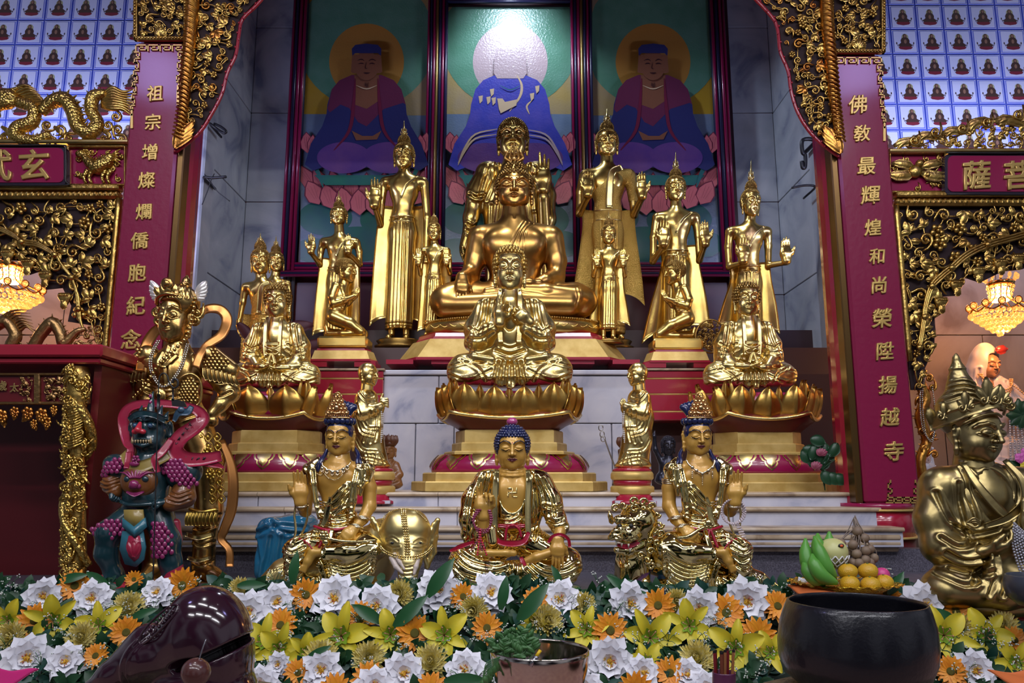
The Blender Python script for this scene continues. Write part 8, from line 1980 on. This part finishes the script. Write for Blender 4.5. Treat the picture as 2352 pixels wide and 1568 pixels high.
o = St('dragon_fruit', 2010, 1336, 2.56, 'pink dragon fruit at the right rim of the fruit dish', 'fruit'); b = MB(); b.ball((2009, -34, -1316), (18, 17, 17), 16); o.part('fruit_body', b, mat('dragonfruit_pink', (.55, .05, .22), .4)); b = MB(); [leaf(b, 2012+k*4, 1326-k*3, 14, .6+k*.5, .4, -50+k*2, th=.8) for k in range(-1, 3)]; o.part('fruit_scales', b, mat('dragonfruit_scale', (.60, .10, .25), .4))
# ---- wrapped bag, cloths, brackets, cables
b = F(3); b.b((660, 1262, 0), (58, 76, 60), 26, 6); b.e((690, 1200, 0), (40, 22, 44), 20); b.e((622, 1300, -6), (28, 50, 44), 16); v, q = b.mesh()
v = folds(v, q, [[(610, 1220), (650, 1204), (712, 1208)], [(636, 1196), (664, 1216), (706, 1222)], [(640, 1230), (632, 1280), (612, 1340)], [(668, 1226), (660, 1290), (664, 1340)], [(604, 1240), (612, 1290), (604, 1336)], [(690, 1230), (700, 1280), (690, 1330)]], 6, 5)
tag(St('plastic_covered_box', 655, 1340, 3.46, 'box wrapped in crumpled translucent blue plastic, behind the left crowned statue', 'wrapped box').root, 'box wrapped in crumpled translucent blue plastic, behind the left crowned statue', 'wrapped box')
_bx = St.__new__(St); _bx.cx, _bx.by, _bx.Y = 655, 1340, 3.46; _bx.k = pxs(1190, 3.46)[0]; _bx.root = bpy.data.objects['plastic_covered_box']
_bx.part('plastic_wrap', (v, q), mat('blue_plastic', (.015, .12, .24), .16, coat=.7, col2=(.02, .17, .28), nscale=3, bump=.5, bscale=14))
def cloth(name, pts, Y, m, label):
    s = St(name, pts[0][0], pts[0][1], Y, label, 'cloth'); b = MB(); g = np.array([[(pts[0][0]+(pts[1][0]-pts[0][0])*u, -60+120*w+4*sin(u*9), -(pts[0][1]+(pts[1][1]-pts[0][1])*u-8*w+3*sin(u*7+w*5))) for u in np.linspace(0, 1, 12)] for w in np.linspace(0, 1, 8)]); b.sheet(g, thick=-2.5); s.part('cloth_sheet', b, m)
cloth('pink_cloth', [(-60, 1558), (52, 1560)], 2.0, mat('hot_pink_cloth', (.52, .01, .16), .6), 'flat hot-pink cloth at the lower left corner')
cloth('orange_cloth', [(1828, 1360), (1900, 1350)], 2.50, mat('orange_cloth', (.65, .16, .04), .6), 'orange cloth peeping out under the fruit dish'); cloth('orange_box_lid', [(2304, 1562), (2420, 1564)], 2.0, MATS['orange_cloth'], 'orange flat cloth at the lower right corner')
for nm, pts, r_ in (('left', [(482, 284, 0), (500, 298, -4), (516, 308, -6), (521, 303, -4), (508, 292, -2), (492, 284, 0)], 3), ('lower left', [(468, 408, 0), (490, 410, -4), (522, 408, -6)], 3), ('right', [(1872, 324, 0), (1842, 324, -6), (1841, 352, -6), (1848, 358, -4), (1848, 384, -4), (1842, 386, -4), (1840, 372, -4)], 4.5), ('lower right', [(1872, 430, 0), (1850, 427, -4), (1816, 434, -8)], 2.6)):
    o = St('lamp_bracket', pts[0][0], pts[0][1], YF-.12, 'black metal bracket on the %s marble wall beside the column' % nm, 'bracket', 'black wall brackets'); b = MB(); tb(b, [(pts[0][0], pts[0][1], 70)]+pts, r_); o.part('arm', b, M['black'])
for pts, l in (([(470, 400, 0), (486, 420, -4), (500, 440, -2), (528, 462, 0)], 'thin loose cable hanging from the lower left wall bracket'), ([(464, 470, 0), (478, 440, -4), (488, 414, -6), (494, 400, -4)], 'thin dark cable looping up to the lower left wall bracket')):
    o = St('cable', *pts[0][:2], YF-.12, l, 'cable'); b = MB(); tb(b, pts, 1.1, 0, 5); o.part('wire', b, M['black'])
o = St('openwork_disc', 1632, 800, 4.95, 'dark gilt openwork disc behind the right lotus figure', 'ornament'); b = MB(); fretwork(b, [(1632+34*cos(a), 772+38*sin(a)) for a in np.linspace(0, 2*pi, 24)], 13, 61, 0); tb(b, [(1632+34*cos(a), 772+38*sin(a), 0) for a in np.linspace(0, 2*pi, 24)], 2); o.part('openwork', b, M['hairg'])
o = St('folded_banner', 700, 815, 4.98, 'dark red folded banner lying behind the left lotus figure', 'banner'); b = MB()
for x, y, L, a in ((545, 742, 60, .7), (560, 790, 90, -.5), (640, 770, 80, -.55), (690, 800, 70, -.35), (700, 812, 70, -.1), (560, 815, 130, -.25)): leaf(b, x, y, L, a, .2, x % 9, lobes=False, th=3)
o.part('cloth_folds', b, mat('dark_plum_cloth', (.06, .008, .02), .6))
o = St('silk_lotus_plant', 1895, 1126, 4.0, 'dark silk lotus plant between the right throne and the red column', 'plant'); b = MB()
for k in range(16): x, y = 1858+k*23 % 64, 1010+k*17 % 90; leaf(b, x, y, 34, k*1.3, .4, -10+k % 5*4, lobes=False); tb(b, [(1895, 1126, 0), (1890, 1080, 0), (x, y, -8)], 1.2, 0, 4)
o.part('leaves', b, mat('deep_leaf', (.01, .05, .02), .4)); b = MB()
for x, y in ((1880, 1046), (1868, 1076)): [leaf(b, x, y, 16, -pi/2+j*.4, .35, -16, lobes=False) for j in (-2, -1, 0, 1, 2)]
o.part('lotus_flowers', b, mat('dark_pink_silk', (.25, .05, .09), .5))

for nm, cx_, yb, Y, hw, lab in (('offering_stand', 1940, 1400, 2.60, .13, 'dark red wooden block under the fruit dish'), ('statue_stand', 2250, 1400, 2.62, .24, 'dark red wooden block under the aged brass statue')):
    q = P(cx_, yb, Y); t = thing(nm, (q.x, Y, .9), lab, 'stand'); b = MB(); b.b2(q.x-hw, q.x+hw, Y-.10, Y+.12, .902, q.z-.002, 0, .01); b.build('block', M['red'], t, ang=40)
# ================================================================= silk flower garland
def petal3(mb, a, r0, L, W, e0, e1, m=0, z0=0, notch=0, fold=.15, k=5, n=5, point=1.):
    """petal from the flower axis: leaves at angle a, rises with elevation e0 and bends to e1"""
    ca, sa = cos(a), sin(a); g = []; x, z = r0, z0
    for j in range(k):
        t = j/(k-1); w = W*(sin(pi*(.16+.80*t**point))**.75 if notch == 0 else ((.35+1.0*t)*(1-.93*t**7)**.6)); row = []
        for i in range(n):
            u = -1+2*i/(n-1); q = fold*W*(u*u-.4)*(1-.3*t); dx = -notch*L*(abs(u)**2)*(t > .99)
            row.append(((x+dx)*ca-u*w*sa, (x+dx)*sa+u*w*ca, z+q))
        g.append(row); e = e0+(e1-e0)*t; x += L/(k-1)*cos(e); z += L/(k-1)*sin(e)
    return mb.sheet(g, m)
FM = dict(w=mat('white_silk', (.78, .78, .86), .55), wc=mat('white_flower_centre', (.72, .42, .03), .5), wr=mat('red_stamen', (.45, .06, .02), .5), o=mat('orange_silk', (.76, .30, .012), .5, col2=(.70, .22, .008), nscale=3), oc=mat('olive_centre', (.30, .26, .03), .7, bump=1, bscale=300), y=mat('yellow_silk', (.62, .50, .02), .5, col2=(.55, .48, .03), nscale=4), yg=mat('lime_throat', (.20, .34, .02), .5), st=mat('pink_anther', (.45, .20, .12), .5), c=mat('cream_yellow_silk', (.86, .70, .16), .5, col2=(.86, .78, .42), nscale=4))
def make(kind, sd):
    rr = random.Random(sd); J = lambda s_: rr.uniform(-s_, s_)
    p, c, x = MB(), MB(), MB()
    if kind == 'white':
        for n, L, e0, e1, z in ((10, 1.0, .12, -.20, 0), (9, .86, .42, -.02, .05), (8, .68, .72, .2, .09), (5, .42, 1.0, .5, .12)):
            for i in range(n): petal3(p, i*2*pi/n+z*9+J(.12), .05, L*(1+J(.08)), (.265*L**.5), e0+J(.12), e1+J(.15), 0, z, .08, .14)
        for i in range(22): a, r_ = rr.uniform(0, 6.28), rr.uniform(.03, .26); c.tube([(r_*.5*cos(a), r_*.5*sin(a), .12), (r_*cos(a), r_*sin(a), .36+J(.06))], [.016, .022], 4, 0 if i % 4 else 1)
        c.ball((0, 0, .16), (.15, .15, .10), 8)
    elif kind == 'gerbera':
        for n, L, e0, e1, z in ((17, .98, .22, -.12, 0), (16, .84, .42, .02, .04)):
            for i in range(n): petal3(p, i*2*pi/n+z*4+J(.06), .12, (L-.1)*(1+J(.06)), .165, e0+J(.08), e1+J(.12), 0, z, 0, .3, 5, 3)
        c.lathe([(.22, .05), (.24, .11), (.20, .17), (.10, .16), (.02, .13)], n=14)
    elif kind == 'lily':
        for i in range(6): petal3(p, i*pi/3+J(.1), .04, 1.05*(1+J(.08)), .30 if i % 2 else .20, .75+J(.1), -.35+J(.25), 0, 0, 0, .35, 7, 5, 1.15)
        for i in range(6): petal3(x, i*pi/3, .03, .40, .12, .78, .55, 0, .02, 0, .3, 3, 3)
        for i in range(6): a = i*1.05; c.tube([(0, 0, .05), (.08*cos(a), .08*sin(a), .3), (.22*cos(a), .22*sin(a), .46)], .014, 4); c.ball((.22*cos(a), .22*sin(a), .47), (.05, .025, .025), 5)
    else:
        for row in range(7):
            el = .0+row*.24; n = max(5, int(24*cos(el)))
            for i in range(n): petal3(p, i*2*pi/n+row*.4+J(.1), .10*cos(el), .80-.03*row+J(.06), .105, el+.10, el+.65+J(.2), 0, .05*row, 0, .7, 4, 3)
        c.ball((0, 0, .34), (.16, .16, .12), 8)
    return p, c, x
names = dict(white=('white_silk_flower', 'petals', ['w'], ['wc', 'wr'], 'white double silk flower with yellow centre', 'white'), gerbera=('orange_gerbera', 'petals', ['o'], ['oc'], 'orange silk gerbera with olive centre', 'gerbera'), lily=('yellow_lily', 'petals', ['y'], ['st'], 'yellow silk lily with green throat', 'lily'), mum=('yellow_chrysanthemum', 'petals', ['c'], ['c'], 'pale yellow silk chrysanthemum', 'chrysanthemum'))
PL = dict(
 white=[(100, 1370, 36), (212, 1376, 36), (362, 1362, 32), (570, 1410, 46), (634, 1384, 38), (772, 1377, 48), (868, 1394, 42), (1007, 1357, 44), (1127, 1364, 42), (1286, 1380, 42), (1446, 1386, 42), (1606, 1402, 43), (1713, 1382, 46), (1856, 1362, 30), (1976, 1360, 28), (2120, 1392, 46), (2244, 1380, 44), (738, 1540, 40), (926, 1548, 42), (1070, 1540, 40), (1400, 1518, 46), (1476, 1546, 34), (62, 1512, 44), (152, 1520, 36), (1580, 1550, 32), (2236, 1540, 40), (2040, 1480, 34), (640, 1525, 24), (860, 1578, 40), (1180, 1580, 42), (600, 1572, 36), (1340, 1582, 40), (1620, 1584, 38)],
 gerbera=[(172, 1345, 32), (308, 1330, 18), (420, 1344, 36), (80, 1425, 34), (290, 1452, 32), (220, 1506, 26), (702, 1366, 34), (645, 1436, 34), (826, 1422, 36), (952, 1454, 38), (1063, 1370, 28), (1236, 1384, 34), (1118, 1442, 32), (1401, 1448, 38), (1512, 1390, 34), (1668, 1408, 38), (1742, 1460, 38), (1786, 1392, 32), (1540, 1546, 34), (684, 1545, 28), (846, 1560, 36), (2036, 1364, 28), (2196, 1406, 32), (2308, 1388, 32), (1916, 1362, 18), (2184, 1542, 32), (2330, 1470, 28), (770, 1585, 34), (990, 1582, 34), (1460, 1584, 36)],
 lily=[(122, 1425, 48), (226, 1440, 46), (606, 1476, 48), (640, 1490, 46), (786, 1462, 58), (896, 1458, 50), (1022, 1460, 52), (1348, 1448, 44), (1492, 1466, 54), (1584, 1438, 48), (1690, 1490, 54), (2166, 1460, 54), (2264, 1462, 50), (22, 1425, 40), (700, 1500, 40), (1226, 1432, 34), (1486, 1520, 36), (1770, 1500, 40), (2330, 1520, 40)],
 mum=[(296, 1396, 36), (190, 1466, 36), (735, 1512, 40), (846, 1512, 38), (920, 1366, 34), (1090, 1402, 34), (1254, 1428, 38), (1340, 1388, 28), (990, 1525, 42), (1553, 1380, 28), (1602, 1516, 42), (2200, 1442, 34), (2304, 1440, 34), (30, 1462, 34), (550, 1350, 24), (1905, 1400, 30), (1440, 1390, 24), (2120, 1520, 34)])
def gy(py): return 2.66-(py-1335)/230*.40
rr = random.Random(77)
for kind, lst in PL.items():
    nm, pn, pm, cm, lab, short = names[kind]; protos = []
    for k in range(3):
        p, c, x = make(kind, 10+k); parts = [p.build('petals', FM[pm[0]]), c.build('flower_centre' if kind != 'lily' else 'stamens', [FM[q] for q in cm])]
        if kind == 'lily': parts.append(x.build('green_throat', FM['yg']))
        protos.append(parts)
    used = [False]*3
    for i, (px, py, r) in enumerate(sorted(lst)):
        Y = gy(py)-(.02 if kind in ('white', 'gerbera') else 0); loc = P(px, py, Y)
        t = thing(nm, loc, '%s, %s %s from the left in the garland' % (lab, ORD[i], short), 'flower', 'silk %s flowers of the garland' % short)
        k = (i*7+len(lab)) % 3; sc = r*pxs(py, Y)[0]*(1.24 if kind != 'gerbera' else 1.16)
        n = (Vector((loc.x*.35, 0, CAMZ))-loc).normalized()+Vector((rr.uniform(-.30, .30), -.15, rr.uniform(-.05, .38)))
        t.rotation_euler = (n.to_track_quat('Z', 'Y')@Euler((0, 0, rr.uniform(0, 6.28))).to_quaternion()).to_euler(); t.scale = (sc, sc, sc)
        for o in protos[k]:
            if used[k]: o = o.copy(); COL.objects.link(o)
            o.parent = t
        used[k] = True
# foliage between the flowers: nobody could count it
fo = MB(); rr = random.Random(5)
def lf(mb, p, L, dirv, nrm, w=.28, m=0):
    p, u, n = Vector(p), Vector(dirv).normalized(), Vector(nrm); v = u.cross(n).normalized(); n = v.cross(u); g = []
    for j in range(6):
        t = j/5; ww = L*w*sin(pi*min(1, .08+.92*t))**.8; q = p+u*(L*t)-n*(L*.28*t*t)
        g.append([tuple(q+v*(ww*s_)+n*(.25*ww*abs(s_))) for s_ in (-1, 0, 1)])
    mb.sheet(g, m)
def gpos(px, py, dy=0.0): return P(px, py, gy(py)+dy)
for i in range(2100):
    px, py = rr.uniform(-20, 2370), 1330+290*rr.random()
    if px > 1760 and px < 2150 and py > 1400: continue
    top = 1340+12*sin(px*.02)
    if py < top+8: py += 16
    p = gpos(px, py, .03+.05*rr.random())
    for k in range(rr.choice((2, 3))): lf(fo, p, rr.uniform(.03, .06), (rr.uniform(-1, 1), rr.uniform(-.9, .1), rr.uniform(-.5, 1)), (rr.uniform(-.5, .5), -1, .5), .30, 0 if rr.random() < .7 else 1)
for px, py, L, a in ((672, 1340, .10, 1.5), (668, 1400, .13, -1.5), (982, 1370, .14, 1.0), (880, 1430, .11, 2.6), (905, 1440, .13, .8), (1190, 1425, .14, .9), (1420, 1370, .09, .2), (1390, 1355, .09, .4), (250, 1345, .09, 2.6), (135, 1335, .09, .3), (545, 1345, .09, .1), (2040, 1365, .09, .9), (1000, 1500, .10, -.7), (1150, 1400, .10, 1.4), (1020, 1565, .11, .1), (300, 1420, .08, .4), (700, 1520, .08, .6), (1290, 1345, .07, 2.0), (1440, 1360, .08, 2.4), (2200, 1430, .09, 2.6)):
    lf(fo, gpos(px, py, -.05), L, (cos(a), -.15, sin(a)), (0, -1, .3), .17, 2)
o = single('foliage', fo, [mat('dark_leaf', (.012, .055, .020), .45), mat('bluish_leaf', (.012, .06, .045), .45), mat('lily_leaf', (.015, .08, .026), .32)], 'dense dark green artificial leaves between the garland flowers', 'foliage'); o['kind'] = 'stuff'
sp = MB()
for i in range(210):
    px, py = rr.uniform(0, 2350), 1332+225*rr.random()
    if px > 1760 and px < 2150 and py > 1395: continue
    p = gpos(px, py, -.02)
    for k in range(5):
        q = p+Vector((rr.uniform(-.03, .03), rr.uniform(-.03, .01), rr.uniform(-.015, .035))); sp.tube([tuple(p), tuple((p+q)/2+Vector((0, 0, .004))), tuple(q)], .0009, 4, 0)
        for j in range(3): sp.ball(tuple(q+Vector((rr.uniform(-.006, .006), -.002, rr.uniform(-.006, .006)))), .0024, 5, 1, 3)
o = single('filler_sprigs', sp, [mat('sprig_green', (.04, .13, .05), .5), mat('sprig_white', (.62, .66, .62), .5)], 'fine white-tipped filler sprigs scattered through the garland', 'sprigs'); o['kind'] = 'stuff'
mo = MB(); pr = [(2.73, .90), (2.735, 1.08), (2.70, 1.10), (2.58, 1.06), (2.46, .96), (2.38, .91), (2.37, .90)]
mo.prism(pr, -2.0, 2.0, 0, 'yz'); single('garland_foam_base', mo, mat('dark_green_foam', (.004, .014, .008), .9), 'long dark green floral foam base hidden under the garland', 'flower base', None, False)
# ================================================================= pieces of a part hang under that part
SUB = {'topknot_jewel': 'hair', 'flame_finial': 'hair', 'helmet_wing': 'helmet', 'ear_guard': 'helmet', 'crown_jewels': 'spiked_crown', 'mask_nose_and_brow': 'belly_mask', 'mask_eye': 'belly_mask',
       'sticker': 'melon_body', 'foam_net': 'melon_body', 'beading': 'frame', 'gilt_rim': 'hull', 'painted_petal_band': 'lotus_drum', 'dragon_carving': 'corner_post', 'stem_button': 'peel', 'dark_tip': 'stick_body',
       'gold_character': 'board', 'lattice_border': 'board', 'collar_bell': 'collar', 'lapel': 'robe', 'sleeve_lining': 'robe', 'collar_flower': 'collar', 'red_nose': 'body', 'teeth': 'body', 'frieze_carving': 'frieze_panel', 'foil_edge': 'dish_body'}
for r in [o for o in COL.objects if o.parent is None and 'label' in o]:
    kids = {}
    for c in r.children: kids.setdefault(c.name.split('.')[0], c)
    for c in list(r.children):
        p = SUB.get(c.name.split('.')[0])
        if c.name.split('.')[0] == 'gold_character' and 'frieze_panel' in kids: p = 'frieze_panel'
        if p in kids and kids[p] is not c: c.parent = kids[p]
